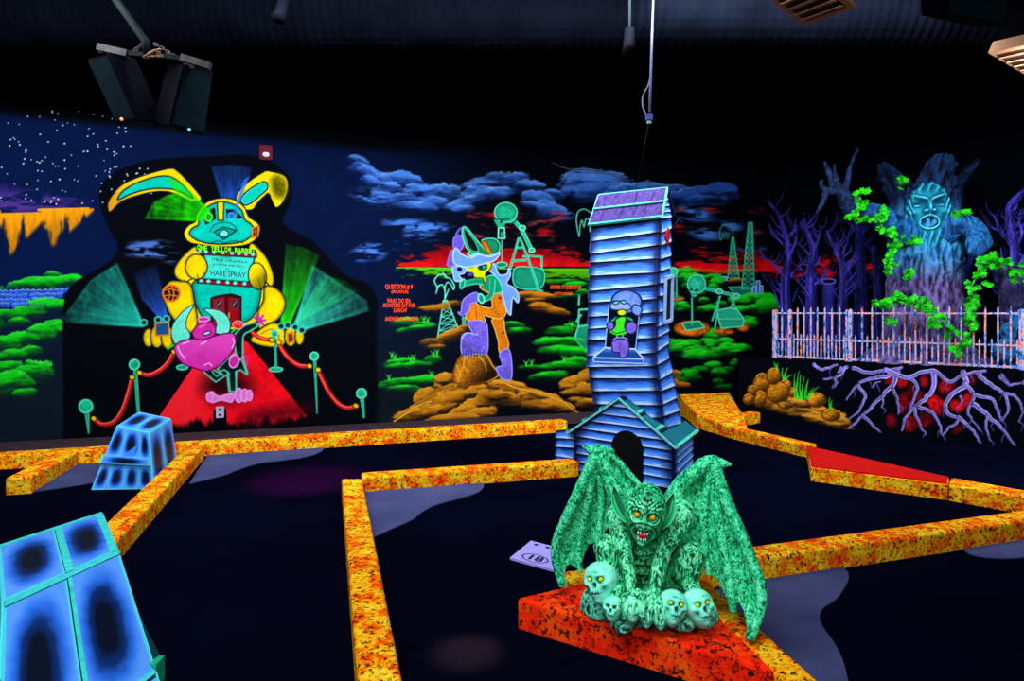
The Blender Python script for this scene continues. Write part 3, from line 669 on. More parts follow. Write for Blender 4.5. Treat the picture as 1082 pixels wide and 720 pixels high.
for a in [(712, 398, 8, 6), (707, 406, 9, 6), (722, 408, 8, 4), (706, 418, 9, 7)]: cv.puff(*a, (200, 104, 16), 0, (80, 34, 0), (240, 150, 60))
cv.stroke([(710, 420), (715, 416), (716, 424)], 2.2, (30, 150, 130))

# --- bushes, orange ground and rocks round the seated witch
for g in ([(430, 341, 18, 5), (448, 344, 14, 4), (440, 348, 18, 4)], [(424, 384, 18, 5), (440, 386, 14, 4), (418, 387, 12, 3)], [(457, 381, 9, 6)],
          [(420, 405, 18, 5), (440, 404, 18, 5), (428, 411, 18, 4), (452, 402, 12, 5)], [(543, 344, 12, 4), (548, 350, 14, 4)], [(592, 350, 14, 5), (602, 346, 8, 4)],
          [(580, 362, 16, 5), (600, 362, 18, 5), (588, 371, 18, 5), (608, 374, 14, 6)], [(566, 390, 18, 4), (590, 388, 20, 5), (610, 384, 14, 6), (580, 398, 20, 5)], [(596, 298, 14, 3), (608, 302, 14, 4)], [(600, 314, 12, 3), (616, 310, 8, 4)]):
    bush(g, dark=(0, 60, 10), rim=(90, 250, 90))
cv.fig('painted_grass')
for x, y in [(414, 378), (417, 380), (434, 382), (437, 381), (462, 375), (458, 377), (411, 402), (456, 398), (596, 382), (604, 345), (556, 387), (562, 386), (448, 340), (452, 341)]:
    for d in (-3, 0, 2.5): cv.stroke([(x, y), (x + d * .3, y - 3), (x + d, y - 6)], 1.1, (60, 230, 60), .4)
for g in ([(460, 327, 14, 4, 0), (474, 323, 14, 4, -12), (450, 326, 8, 2.5, 0)], [(455, 362, 12, 4, 0), (475, 356, 18, 6, -18), (488, 350, 12, 5, -18), (460, 367, 12, 3, 0)],
          [(560, 312, 16, 4, 0), (576, 314, 14, 4, 4), (565, 318, 12, 3, 0)], [(575, 327, 14, 5, 8), (590, 330, 12, 4, 12), (570, 324, 12, 4, 0)]):
    bush(g, 'painted_orange_ground', (218, 132, 18), (92, 46, 0), (250, 190, 60))
def rock(label, ps, rims=()):
    cv.fig('painted_rock', label)
    for p in ps: cv.puff(p[0], p[1], p[2], p[3], (214, 136, 22), p[4] if len(p) > 4 else 0, (70, 34, 0), (250, 186, 56), fade=.7, rough=.45)
    for q in rims: cv.stroke(q, 1.4, (236, 172, 50), .8)
rock('orange rock slope under the left of the boulder', [(470, 418, 20, 8, -28), (478, 412, 20, 6, -14), (455, 428, 22, 8, -24), (470, 425, 18, 8, -16), (440, 438, 24, 7, -16), (465, 434, 16, 6, -12), (480, 421, 14, 6, -20)], [[(416, 446), (430, 437), (450, 428), (462, 416), (478, 410)]])
rock('orange rock in the middle of the slope', [(505, 415, 12, 8, -10), (512, 424, 12, 8, -30), (498, 432, 14, 8, -35), (488, 438, 16, 7, -20), (506, 438, 18, 6, -10), (470, 443, 18, 4, -6), (484, 443, 22, 5, -4), (514, 418, 10, 6, 0)])
rock('orange rock slope under the right boot', [(530, 412, 14, 8, 12), (544, 414, 14, 9, 14), (535, 422, 16, 7, 10), (566, 418, 16, 6, 10), (576, 424, 20, 8, 16), (590, 430, 18, 6, 14), (572, 430, 18, 6, 4), (560, 424, 10, 5, 0), (552, 420, 8, 5, 0)], [[(514, 402), (530, 404), (545, 410), (558, 413), (575, 418), (594, 424), (606, 434), (618, 438)]])
rock('orange rocks at the edge of the tower', [(608, 404, 14, 6, -14), (620, 400, 14, 7, -20), (612, 414, 16, 5, -8), (622, 412, 14, 7, 0), (614, 424, 14, 4, 4), (624, 428, 14, 6, 0), (600, 409, 8, 3, 0)])
rock('small round rocks left of the boulder', [(471, 404, 11, 9, -16), (450, 420, 12, 9, -36), (462, 410, 5, 4, 0)], [[(478, 396), (482, 402), (481, 410)], [(436, 432), (448, 426), (456, 424)]])
cv.fig('painted_boulder', 'brown boulder under the witch boot')
cv.fill([(480, 388), (486, 376), (496, 374), (514, 374), (521, 384), (528, 396), (520, 403), (500, 408), (482, 406), (478, 398)], (198, 118, 18), edge=(120, 60, 4), ew=4, grad=((30, 14, 4), 490, 384, 516, 404), tex=.5)
for p in ([(482, 386), (486, 395), (484, 404)], [(492, 378), (490, 386), (496, 394)], [(506, 376), (512, 384), (514, 392)], [(514, 374), (520, 386), (527, 396), (515, 404)]): cv.stroke(p, 1.2, (240, 170, 50), .6)
# --- the seated witch
cv.fig('painted_witch', 'seated witch with long pale blue hair, green hat and orange trousers')
HB, PU = (110, 158, 250), (108, 88, 208)
cv.fill([(520, 338), (531, 336), (533.6, 350), (537.4, 364), (535, 371), (528, 372.5), (526.6, 361), (523, 348)], (222, 118, 12), line=(250, 180, 70), lw=.7, edge=(150, 70, 0), ew=2)
cv.fill([(528, 374), (537, 369), (540.5, 382), (540, 400.5), (529.6, 399.5), (524.5, 389), (531, 386)], PU, line=(160, 150, 250), lw=.7, tex=.25)
cv.fill([(519, 309), (530, 307.4), (534.4, 324), (533.8, 333), (526.5, 337), (513, 333.6), (510.4, 334), (512, 340), (494, 338.6), (493.6, 326), (500, 319.4), (508, 323.6), (520, 325)], (226, 122, 12), line=(250, 184, 70), lw=.7, edge=(150, 70, 0), ew=2, tex=.2)
cv.stroke([(503, 326), (503.5, 337)], .8, (120, 56, 0)); cv.ell(528, 315, 1.6, 1.6, (100, 44, 0), soft=1); cv.ell(531.5, 352, 1.4, 1.4, (110, 50, 0), soft=1)
cv.fill([(495, 340), (511.4, 340), (515, 349), (514.4, 373), (503, 374), (489, 375.4), (487.6, 358), (491.5, 352.4), (499, 352), (496.4, 346)], PU, line=(160, 150, 250), lw=.8, edge=(70, 50, 160), ew=2.4, tex=.3)
cv.stroke([(488, 358), (493, 352.6), (501, 353.4), (505, 354)], 1, (180, 190, 255))
for i in range(9): cv.stroke([(489 + i * 3, 376), (490 + i * 3 + rr.uniform(-1, 1), 371 - rr.uniform(0, 3))], 1.1, (10, 50, 30), .3)
cv.fill([(487, 330), (489.6, 317), (500.6, 309.6), (505.4, 311.4), (504, 319), (497.5, 321), (495, 329), (488, 333.4), (484, 330)], PU, line=(150, 140, 246), lw=.7); cv.stroke([(490, 330), (489, 335)], 2, PU)
cv.fill([(488.6, 336), (491.4, 335.4), (491.6, 342), (489, 342.6)], (24, 140, 110), sm=False, line=(80, 210, 170), lw=.5)
cv.fill([(522, 279), (527, 290), (535.6, 289.6), (537.8, 283), (539.4, 291), (535.4, 299.6), (543.4, 304.6), (548, 313), (547, 320), (542, 314.6), (540.4, 323), (539.4, 333), (535, 327), (532, 316), (529, 305), (523.6, 292), (517, 285)], HB, line=(176, 208, 255), lw=.8, tex=.08)
cv.fill([(508.6, 297), (519.7, 291), (527, 296.6), (530.4, 308), (519.7, 310.4), (513.4, 308), (507.6, 304)], (16, 146, 100), line=(70, 220, 170), lw=.8)
cv.stroke([(509, 297), (507.6, 303), (512, 307.4), (516, 309)], 1.3, (240, 150, 40))
cv.stroke([(510, 298), (502, 297.6), (489, 300.4)], 7, (16, 140, 98), 6, hi=(60, 214, 164)); cv.ell(488.6, 300, 2.6, 5.4, (18, 150, 104), 14, line=(70, 224, 176), lw=.8)
cv.stroke([(520.5, 297), (518.6, 312), (511, 317)], 6.6, (18, 150, 108), 5.4, hi=(70, 224, 176)); cv.ell(508.4, 315.6, 3, 5, (18, 140, 104), -16, line=(110, 244, 206), lw=1)
cv.fill([(492.4, 283.4), (500, 282), (511.4, 276.6), (519, 278), (518, 284), (512.8, 289.7), (514, 295), (512, 300.4), (510, 294.4), (501.7, 293.6), (499.4, 289), (494, 287.8)], (208, 228, 0), line=(60, 70, 0), lw=.6)
cv.ell(510, 282.8, 4.6, 2.6, (30, 160, 120), -8, line=(8, 40, 30), lw=.7); cv.ell(508.4, 282.8, 1.5, 1.7, (4, 20, 16)); cv.stroke([(504, 281), (509, 279), (515, 280)], .9, (30, 40, 0)); cv.ell(497, 290, 3, 2.1, (86, 58, 180), line=(40, 20, 110), lw=.5)
cv.fill([(479, 281.6), (492, 282.6), (491, 288.4), (485, 291), (488.4, 296.4), (481, 297), (479, 290)], (112, 176, 248), line=(190, 220, 255), lw=.6); cv.ell(485.6, 284.6, 2.7, 2.5, (10, 14, 60))
cv.fill([(472.6, 280), (478, 264.4), (484, 278.4), (480, 281)], PU, line=(140, 130, 240), lw=.6)
cv.fill([(480, 251), (487.8, 249), (490.4, 256.4), (486.4, 264.4), (479.4, 262)], PU, line=(140, 130, 240), lw=.7); cv.stroke([(482, 248), (485, 243), (490, 240)], 2.4, PU)
cv.fill([(488.5, 243), (492.8, 240.6), (506, 256.6), (518, 268.6), (527, 268.4), (511, 270.4), (496.6, 266.4), (490, 254)], (20, 128, 90), line=(90, 230, 180), lw=.8)
cv.fill([(489.8, 244.4), (493, 243.6), (503, 257.6), (505, 265.6), (496, 262.6)], (3, 22, 20), line=(60, 190, 150), lw=.5)
cv.fill([(509, 256), (514, 252.4), (524, 253), (528.4, 260), (526, 267), (518, 268.6)], (20, 136, 96), line=(80, 220, 170), lw=.8, edge=(8, 84, 60), ew=3)
cv.fill([(508.4, 256), (512.4, 254.2), (520, 266.8), (515.8, 269)], (222, 120, 10), sm=False, line=(120, 50, 0), lw=.5)
cv.stroke([(494, 268), (498, 270.6), (504, 267.6), (509, 270.4)], 2, (100, 240, 210))
cv.fill([(481.4, 262.4), (487.8, 268.6), (497.5, 272.4), (505.8, 269), (518, 271.4), (528.4, 267), (523, 275), (512.8, 278.4), (501.7, 281), (492, 282.4), (480.8, 279), (478.6, 270)], HB, line=(190, 216, 255), lw=.8, tex=.08)

# --- back of the ledge: bare trees and red glow
def tree(label, segs, col=(70, 60, 176), dk=(26, 24, 96)):
    cv.fig('painted_bare_tree', label)
    for p, a, b in segs:
        cv.stroke(p, a, dk, b); cv.stroke([(x - a * .1, y) for x, y in p], a * .68, col, b * .7, tex=.75)
        if a > 2.2:
            q = cv.curve(p, False, 6)
            for _ in range(int(len(q) * (.34 if a > 8 else .5))):
                i = rr.randrange(len(q) // 4, len(q)); x, y = q[i]; w_ = a + (b - a) * i / len(q); s_ = rr.choice((-1, 1)); L_ = rr.uniform(5, 14)
                br = [(x + s_ * w_ * .3, y), (x + s_ * (w_ * .4 + L_ * .5), y - L_ * rr.uniform(.3, .7)), (x + s_ * (w_ * .4 + L_ * rr.uniform(.6, 1)), y - L_ * rr.uniform(.9, 1.5))]
                cv.stroke(br, min(2.2, w_ * .4), col, .5, tex=.3)
            for _ in range(int(a * .5) if a > 8 else 0):
                o_ = rr.uniform(-.4, .4) * a; cv.stroke([(x + o_ * (1 - .5 * i / len(p)) + rr.uniform(-.6, .6), y) for i, (x, y) in enumerate(p)], .9, rr.choice([dk, dk, (110, 100, 220) if a < 15 else col]), .5, alpha=.7)
cv.to(0)
cv.fig('painted_red_glow')
for a in [(867, 281, 7, 9), (878, 289, 9, 6), (843, 284, 8, 6), (920, 283, 8, 6), (846, 290, 8, 5), (884, 270, 5, 8), (902, 276, 5, 8), (822, 286, 14, 7), (873, 277, 4, 7), (926, 276, 5, 7)]: cv.wisp(a[0], a[1], a[2] * 1.5, a[3] * 1.25, (226, 8, 26), rr.uniform(-20, 20), 1, .42)
tree('dim wide bare tree behind the stump', [([(910, 395), (909.7, 330), (909, 285), (908, 241)], 17, 9), ([(897, 286), (903, 300), (908, 318)], 4, 5), ([(909, 250), (896, 236), (880, 233)], 3, 1), ([(909, 250), (918, 238)], 4, 1.5), ([(909, 262), (922, 252)], 3, 1)], (30, 32, 104), (14, 16, 62))
tree('dim bare tree left of the trunk', [([(930, 395), (928, 330), (926, 283), (924, 262)], 13, 6), ([(926, 285), (934, 272)], 3, 1), ([(926, 300), (918, 285)], 3, 1)], (24, 30, 100), (12, 14, 58))
tree('dim bare tree right of the trunk', [([(1024, 395), (1022, 330), (1020, 297), (1030, 262), (1024, 232)], 12, 2), ([(1022, 320), (1008, 304)], 3, 1), ([(1020, 310), (1040, 288)], 4, 1), ([(1032, 300), (1058, 305), (1066, 310)], 2.4, 1)], (26, 28, 100), (12, 14, 58))
tree('leftmost bare purple tree', [([(831, 395), (830.5, 330), (829.6, 297), (833, 269), (830.5, 249), (824, 229), (818, 219)], 14, 1.6), ([(826, 288), (816, 278), (804, 271)], 3.4, .8), ([(833, 275), (840, 258), (842, 247), (841, 238)], 4, .8), ([(836, 292), (842, 283), (852, 276)], 3.4, .8), ([(831, 262), (822, 252), (818, 244)], 3, .8), ([(824, 325), (819, 310), (814, 300)], 2.6, .8), ([(838, 318), (843, 304)], 2, .7), ([(832, 282), (825, 270)], 2, .7)])
tree('second bare purple tree', [([(857.6, 395), (857, 330), (857, 286), (860, 263), (853, 243), (850.5, 231)], 16, 1.8), ([(860, 265), (866, 250), (867, 238)], 4, 1), ([(855, 312), (848, 302), (842, 297)], 3.4, .8), ([(862, 300), (870, 292), (874, 281)], 4, .8), ([(856, 270), (845, 258)], 2.8, .8), ([(866, 300), (876, 296)], 2.4, .8), ([(851, 326), (843, 312)], 2, .7)])
cv.fig('painted_stump', 'hollow purple stump between the second and third bare trees')
cv.fill([(868, 297), (882.6, 297), (881, 330), (884, 396), (866, 396), (869.4, 330)], (52, 46, 150), sm=False, edge=(24, 22, 90), ew=4, tex=.3); cv.ell(875.4, 297.4, 7.2, 2.8, (12, 12, 50), line=(110, 100, 216), lw=1)
tree('third bare purple tree', [([(890, 395), (890, 330), (891.7, 288), (886, 267), (880, 256), (875, 244)], 14, 1.4), ([(892, 292), (899, 280), (902, 277)], 3.4, .8), ([(889, 272), (895, 256), (898, 243)], 4, .8), ([(884, 262), (876, 260)], 2.4, .8), ([(887, 318), (880, 306)], 2.4, .8), ([(893, 310), (901, 300)], 2.6, .8)])
tree('tall curved purple tree at the right', [([(1075, 395), (1074, 330), (1073.6, 291), (1072, 255), (1066.6, 235), (1068, 217), (1082, 203), (1096, 200)], 17, 3), ([(1068, 256), (1058, 243), (1050, 227)], 5, 1.4), ([(1070, 262), (1055, 244), (1047, 241)], 3.6, 1), ([(1074, 262), (1080, 246), (1077, 232), (1079, 222)], 4.6, 1.2), ([(1078, 280), (1088, 262), (1096, 255)], 5, 1.4), ([(1066, 300), (1060, 284), (1058, 262)], 4, 1), ([(1072, 318), (1062, 318), (1046, 302)], 2.6, .8), ([(1100, 395), (1104, 300), (1112, 230)], 16, 3)])

# --- front of the ledge: a canvas of its own (the ledge stands before the wall behind it)
cl = Canvas(760, 360, 1260, 540, 8)
cl.rgb[:] = np.array([1.5, 3, 11]) / 255 * (.8 + .4 * cl.n)[..., None]
k0, ox, oy = 3.583, 780, 300
cl.fig('painted_red_embers', 'red glow between the painted roots')
for u, v, a, b in [(785, 390, 30, 26), (705, 370, 16, 20), (690, 430, 20, 22), (750, 465, 30, 34), (825, 462, 32, 22), (865, 440, 20, 30), (880, 365, 20, 20), (580, 520, 20, 26), (830, 552, 20, 14), (620, 372, 22, 22), (655, 420, 16, 50), (700, 520, 40, 26), (625, 450, 20, 40), (650, 530, 24, 30), (572, 365, 20, 20), (800, 380, 26, 12), (740, 440, 40, 20)]:
    br = rr.uniform(.35, 1) if v < 470 and u > 680 else rr.uniform(.25, .5)
    cl.ell(ox + u / k0, oy + v / k0, a / k0, b / k0, (int(235 * br), int(14 * br), int(26 * br)), rr.uniform(-30, 30), soft=4.5, tex=.8)
cl.fig('painted_rock', 'brown painted rocks at the left end of the ledge')
for u, v, a, b in [(150, 465, 46, 16), (200, 455, 50, 22), (260, 470, 60, 22), (330, 500, 60, 22), (380, 525, 40, 18), (250, 492, 60, 16), (310, 522, 60, 14), (180, 478, 40, 12), (440, 562, 44, 7)]: cl.puff(ox + u / k0, oy + v / k0, a / k0 * 1.15, b / k0 * 1.2, (224, 146, 30), 14, (90, 48, 0), (246, 184, 70), fade=.8)
for u, v, a, b, r_ in [(90, 375, 34, 40, 30), (56, 402, 24, 18, 0), (40, 438, 24, 22, 0), (84, 436, 26, 34, 20), (205, 412, 17, 20, 0), (178, 388, 24, 28, 30), (150, 412, 46, 44, 0), (295, 440, 40, 30, 8), (350, 497, 38, 26, 8), (134, 350, 28, 34, 0), (172, 462, 26, 14, 20)]:
    cl.ell(ox + u / k0, oy + v / k0, a / k0, b / k0, (202, 126, 18), r_, edge=(80, 40, 0), ew=3.5, grad=((44, 20, 0), ox + (u - a * .1) / k0, oy + (v - b * .4) / k0, ox + (u + a * .5) / k0, oy + (v + b * .9) / k0), tex=.5, soft=1.2)
    cl.stroke([(ox + (u - a * .6) / k0, oy + (v - b * .62) / k0), (ox + u / k0, oy + (v - b * .9) / k0), (ox + (u + a * .7) / k0, oy + (v - b * .5) / k0)], 1, (244, 180, 66), .6)
cl.fig('painted_grass', 'green painted grass between the rocks')
for u0, v0, u1, v1 in [(148, 322, 136, 296), (150, 325, 150, 300), (170, 360, 168, 318), (175, 362, 188, 318), (182, 362, 204, 344), (215, 430, 214, 340), (222, 432, 230, 330), (228, 434, 214, 372), (236, 436, 236, 345), (244, 436, 250, 352), (252, 436, 262, 376), (258, 436, 266, 360), (264, 436, 286, 394), (270, 432, 304, 390), (348, 470, 346, 430), (352, 472, 356, 440), (232, 436, 222, 400), (240, 436, 244, 390)]:
    cl.stroke([(ox + u0 / k0, oy + v0 / k0), (ox + (u0 * .6 + u1 * .4 - 3) / k0, oy + (v0 + v1) / 2 / k0), (ox + u1 / k0, oy + v1 / k0)], 1.7, (40, 214, 30), .5)
cl.fig('painted_roots', 'lilac painted roots spreading down the front of the ledge')
for p, a, b in [([(600, 325), (588, 380), (545, 425), (480, 492), (415, 552)], 20, 6), ([(472, 500), (505, 532), (542, 566)], 12, 4), ([(585, 400), (604, 445), (606, 492)], 11, 4), ([(545, 425), (550, 450), (540, 466)], 7, 3),
                ([(605, 330), (560, 352), (500, 360), (455, 380), (430, 410), (410, 442)], 16, 4), ([(452, 386), (480, 428), (458, 480), (418, 514)], 12, 4), ([(740, 335), (738, 395), (706, 438), (662, 470), (632, 510), (620, 558)], 20, 5), ([(665, 472), (682, 522), (712, 574)], 12, 4),
                ([(684, 466), (735, 490), (762, 530), (772, 574)], 13, 5), ([(640, 355), (678, 385), (662, 440), (650, 470)], 13, 5), ([(850, 335), (862, 380), (812, 418), (785, 458), (802, 498), (836, 512), (800, 545), (772, 574)], 20, 6), ([(836, 508), (890, 558), (916, 602)], 14, 4),
                ([(858, 378), (892, 420), (872, 475), (884, 515), (918, 556)], 15, 3), ([(890, 420), (962, 440), (990, 498), (1000, 520)], 14, 4), ([(890, 455), (945, 500), (1000, 550), (1046, 614)], 18, 6), ([(945, 500), (938, 545), (956, 596)], 11, 4),
                ([(905, 338), (940, 370), (1000, 408), (1052, 430), (1076, 478), (1064, 522)], 16, 4), ([(1010, 414), (1024, 470), (1000, 522)], 12, 4), ([(990, 350), (1030, 382), (1090, 370)], 12, 4), ([(1000, 345), (1012, 366)], 8, 4), ([(285, 305), (318, 324), (372, 306)], 11, 7), ([(410, 315), (378, 350), (326, 362)], 12, 5), ([(362, 356), (372, 376), (362, 394)], 8, 3), ([(390, 318), (378, 338)], 9, 7),
                ([(438, 318), (490, 336), (560, 328), (620, 318)], 13, 9), ([(560, 325), (640, 356), (700, 335), (750, 332), (800, 372), (850, 345), (935, 330)], 16, 9), ([(840, 425), (850, 445), (836, 462)], 8, 3), ([(510, 390), (520, 375), (540, 372)], 6, 3), ([(1080, 372), (1120, 400), (1130, 470)], 14, 5), ([(1120, 400), (1170, 440), (1180, 520)], 13, 4), ([(1090, 345), (1150, 370), (1220, 390)], 14, 5)]:
    P = cl.curve([(ox + u / k0, oy + v / k0) for u, v in p], False, 4); P = [(x + rr.uniform(-.8, .8), y + rr.uniform(-.6, .6)) for x, y in P]
    for _ in range(2 if a > 12 else 1):
        x, y = P[rr.randrange(len(P) // 3, len(P))]; s_ = rr.choice((-1, 1)); cl.stroke([(x, y), (x + s_ * rr.uniform(2, 5), y + rr.uniform(3, 6)), (x + s_ * rr.uniform(1, 8), y + rr.uniform(7, 12))], 1.5, (92, 78, 170), .4)
    cl.stroke(P, a / k0 + 1.2, (20, 16, 54), b / k0 + .8); cl.stroke(P, a / k0, (104, 86, 186), b / k0, hi=(226, 220, 255), tex=.35)

# --- figure painted on the tower: canvas of its own
ct = Canvas(610, 285, 725, 400, 9)
ct.rgb[:] = np.array([60, 128, 226]) / 255
ct.fig('painted_balcony', 'dark doorway and balcony slab painted on the tower')
ct.fill([(643.6, 322), (639.4, 368), (671.5, 369.4), (677, 323)], (4, 10, 32), sm=False); ct.stroke([(643.6, 322), (639.4, 368)], 1, (190, 205, 255), sm=False); ct.stroke([(676.4, 324), (671.5, 369)], 1, (170, 190, 255), sm=False)
ct.fill([(639, 367.6), (671, 369), (680.4, 379.6), (626.6, 378.2)], (78, 146, 240), sm=False, line=(200, 222, 255), lw=1, grad=((26, 66, 150), 650, 366, 650, 376)); ct.fill([(626.6, 378.2), (680.4, 379.8), (679.4, 384.4), (627.6, 382.6)], (40, 96, 196), sm=False, line=(170, 200, 255), lw=.8)
ct.fig('painted_balcony_witch', 'small witch with a big pale blue hairdo painted on the balcony')
ct.ell(662, 319, 16.2, 12.4, (112, 148, 232), 0, line=(10, 20, 60), lw=1, edge=(86, 116, 208), ew=4, tex=.2); ct.fill([(670, 322), (678, 326), (675, 334), (668, 330)], (112, 148, 232), line=(10, 20, 60), lw=.6)
ct.fill([(645, 326), (649, 318), (664, 321), (666, 327), (655, 328)], (150, 170, 240), line=(30, 40, 100), lw=.6); ct.ell(651, 320, 3.4, 1.8, (90, 220, 200), -14, line=(6, 40, 50), lw=.6); ct.ell(659, 319.4, 3.2, 1.8, (90, 220, 200), 10, line=(6, 40, 50), lw=.6)
ct.ell(657, 330.4, 4.8, 3.4, (206, 222, 20), line=(40, 50, 0), lw=.6)
for p in ([(651, 336), (645, 341), (644, 347)], [(662, 336), (668, 339), (666, 345)]): ct.stroke(p, 2, (20, 150, 110), hi=(120, 240, 200))
ct.fill([(651, 337), (661, 335), (660, 346), (664, 352), (653, 355), (643.6, 351), (650, 345)], (60, 224, 40), line=(4, 50, 10), lw=.7); ct.stroke([(646, 350), (652, 352.4), (660, 350)], .9, (8, 80, 20))
ct.ell(667, 346.4, 6.2, 6.8, (122, 98, 214), 20, line=(30, 20, 90), lw=.7); ct.ell(645, 344.6, 3.8, 4.4, (122, 98, 214), line=(30, 20, 90), lw=.7)
for x in (652, 658): ct.stroke([(x, 354), (x, 360)], 1.8, (60, 216, 60))
ct.ell(655.6, 359.4, 7.6, 2.6, (30, 24, 90), line=(150, 136, 236), lw=.8)
ct.fill([(648, 360), (663, 360), (664, 372), (660, 378), (655, 377), (654, 373), (648, 372), (646.6, 366)], (126, 100, 216), line=(40, 28, 110), lw=.7, tex=.2); ct.stroke([(655, 362), (655, 373)], .7, (60, 44, 140))
# ------------------------------------------------------------------ the hall: floor, walls, ledge, ceiling
def wallD(X): return 10.50 + 0.34 * X
LF0 = Vector((3.48, 10.497, 0)); LDIR = Vector((0.7004, -0.7137, 0))          # front line of the ledge
WC0 = Vector((4.72, wallD(4.72), 0))                                          # corner of mural wall and tree wall
LEDGE_H = 0.92; CEIL = 5.25; WTOP = 4.15
BLACK = M('black_wall_paint', (2, 2, 7), .4, 3, .95, .0)

def floor_mat(nt, b):
    tc = N(nt, 'ShaderNodeTexCoord'); n = N(nt, 'ShaderNodeTexNoise', Scale=0.7, Detail=3.0); n2 = N(nt, 'ShaderNodeTexNoise', Scale=420.0, Detail=2.0)
    r = ramp(nt, [(0.3, C(3, 4, 14)), (0.7, C(5, 7, 25))])
    nt.links.new(tc.outputs['Object'], n.inputs['Vector']); nt.links.new(tc.outputs['Object'], n2.inputs['Vector'])
    nt.links.new(n.outputs['Fac'], r.inputs[0]); nt.links.new(r.outputs[0], b.inputs['Base Color'])
    bp = N(nt, 'ShaderNodeBump', Strength=0.3, Distance=0.004); nt.links.new(n2.outputs['Fac'], bp.inputs['Height']); nt.links.new(bp.outputs[0], b.inputs['Normal'])
FLOOR = mat('dark_turf', None, .95, .0, floor_mat)
floor = obj('floor', [(-9, -4, 0), (9, -4, 0), (9, 14, 0), (-9, 14, 0), (-9, -4, -.1), (9, -4, -.1), (9, 14, -.1), (-9, 14, -.1)],
            [(0, 1, 2, 3), (7, 6, 5, 4), (0, 4, 5, 1), (1, 5, 6, 2), (2, 6, 7, 3), (3, 7, 4, 0)], FLOOR)
props(floor, kind='structure')
def grey_turf(nt, b):
    tc = N(nt, 'ShaderNodeTexCoord'); n = N(nt, 'ShaderNodeTexNoise', Scale=300.0, Detail=3.0); n2 = N(nt, 'ShaderNodeTexNoise', Scale=2.0, Detail=3.0)
    r = ramp(nt, [(0.3, C(38, 48, 92)), (0.7, C(82, 84, 124))]); mx = N(nt, 'ShaderNodeMath', operation='MULTIPLY_ADD'); mx.inputs[1].default_value = .5
    for q in (n, n2): nt.links.new(tc.outputs['Object'], q.inputs['Vector'])
    nt.links.new(n.outputs['Fac'], mx.inputs[0]); h = N(nt, 'ShaderNodeMath', operation='MULTIPLY'); h.inputs[1].default_value = .5
    nt.links.new(n2.outputs['Fac'], h.inputs[0]); nt.links.new(h.outputs[0], mx.inputs[2])
    nt.links.new(mx.outputs[0], r.inputs[0]); nt.links.new(r.outputs[0], b.inputs['Base Color'])
    bp = N(nt, 'ShaderNodeBump', Strength=.4, Distance=.004); nt.links.new(n.outputs['Fac'], bp.inputs['Height']); nt.links.new(bp.outputs[0], b.inputs['Normal'])
GREY = mat('grey_turf', None, .95, .05, grey_turf)
def patch(pts, smooth_from=None):
    P = [G(x, y) for x, y in pts]
    bm = bmesh.new(); v0 = [bm.verts.new((p.x, p.y, 0.0)) for p in P]; v1 = [bm.verts.new((p.x, p.y, 0.008)) for p in P]
    bm.faces.new(v1); n = len(P)
    for i in range(n): bm.faces.new((v0[i], v0[(i + 1) % n], v1[(i + 1) % n], v1[i]))
    return bm_obj('grey_turf_patch', bm, GREY, floor)
def curve2(p, n=5): return [(v.x, v.y) for v in catmull([(a, b, 0) for a, b in p], n)]
patch([(85, 488), (204, 478)] + curve2([(180, 496), (140, 503), (97, 511), (60, 517), (34, 520.5)]))
patch([(222, 478)] + curve2([(343, 473.5), (339, 478), (325, 483), (300, 487), (275, 490), (252, 497), (236, 503), (200, 512)]))
patch([(384, 519), (500, 508)] + curve2([(509, 511), (511, 515), (505, 521), (488, 527), (462, 534), (446, 542), (436, 550), (418, 558), (394, 569)]))
patch(curve2([(806, 611), (890, 600)], 1) + curve2([(896, 606), (896, 616), (884, 634), (870, 644), (866, 655), (872, 668), (882, 682), (892, 704), (900, 740)]) + [(850, 740), (790, 660), (752, 626)])
patch([(1015, 577)] + curve2([(1016, 580), (1024, 586), (1042, 590), (1070, 591), (1100, 587), (1120, 580)]) + [(1120, 562)])

# mural wall
U0 = Vector((-7.3, wallD(-7.3), 0)); U1 = WC0.copy()
wall_back = painted_plane(cv, tuple(U0), tuple(U1 - U0), (0, 0, WTOP), 1760, 580, 'wall_back')
props(wall_back, kind='structure')
nrm = Vector((U1 - U0)).cross(Vector((0, 0, 1))).normalized()               # points into the hall (towards -Y)
if nrm.y > 0: nrm = -nrm
def slab_behind(name, a, b, z0, z1, into, th, m, parent, gap=0.004):
    q = [a - into * gap, b - into * gap, b - into * (gap + th), a - into * (gap + th)]
    bm = bmesh.new(); add_box8(bm, [Vector((p.x, p.y, z0)) for p in q] + [Vector((p.x, p.y, z1)) for p in q])
    return bm_obj(name, bm, m, parent)
slab_behind('wall_body', U0, U1, 0, WTOP, nrm, .12, BLACK, wall_back)
slab_behind('upper_wall', U0, U1, WTOP, CEIL, nrm, .12, BLACK, wall_back, gap=0)
# wall behind the trees
V1 = WC0 + LDIR * 5.6
rn = LDIR.cross(Vector((0, 0, 1))).normalized()
if rn.x > 0: rn = -rn
wall_right = painted_plane(cv, (WC0.x, WC0.y, LEDGE_H - .2), tuple(V1 - WC0), (0, 0, WTOP - LEDGE_H + .2), 700, 440, 'wall_right')
props(wall_right, kind='structure')
slab_behind('wall_body', WC0, V1, 0, WTOP, rn, .12, BLACK, wall_right)
slab_behind('upper_wall', WC0, V1, WTOP, CEIL, rn, .12, BLACK, wall_right, gap=0)
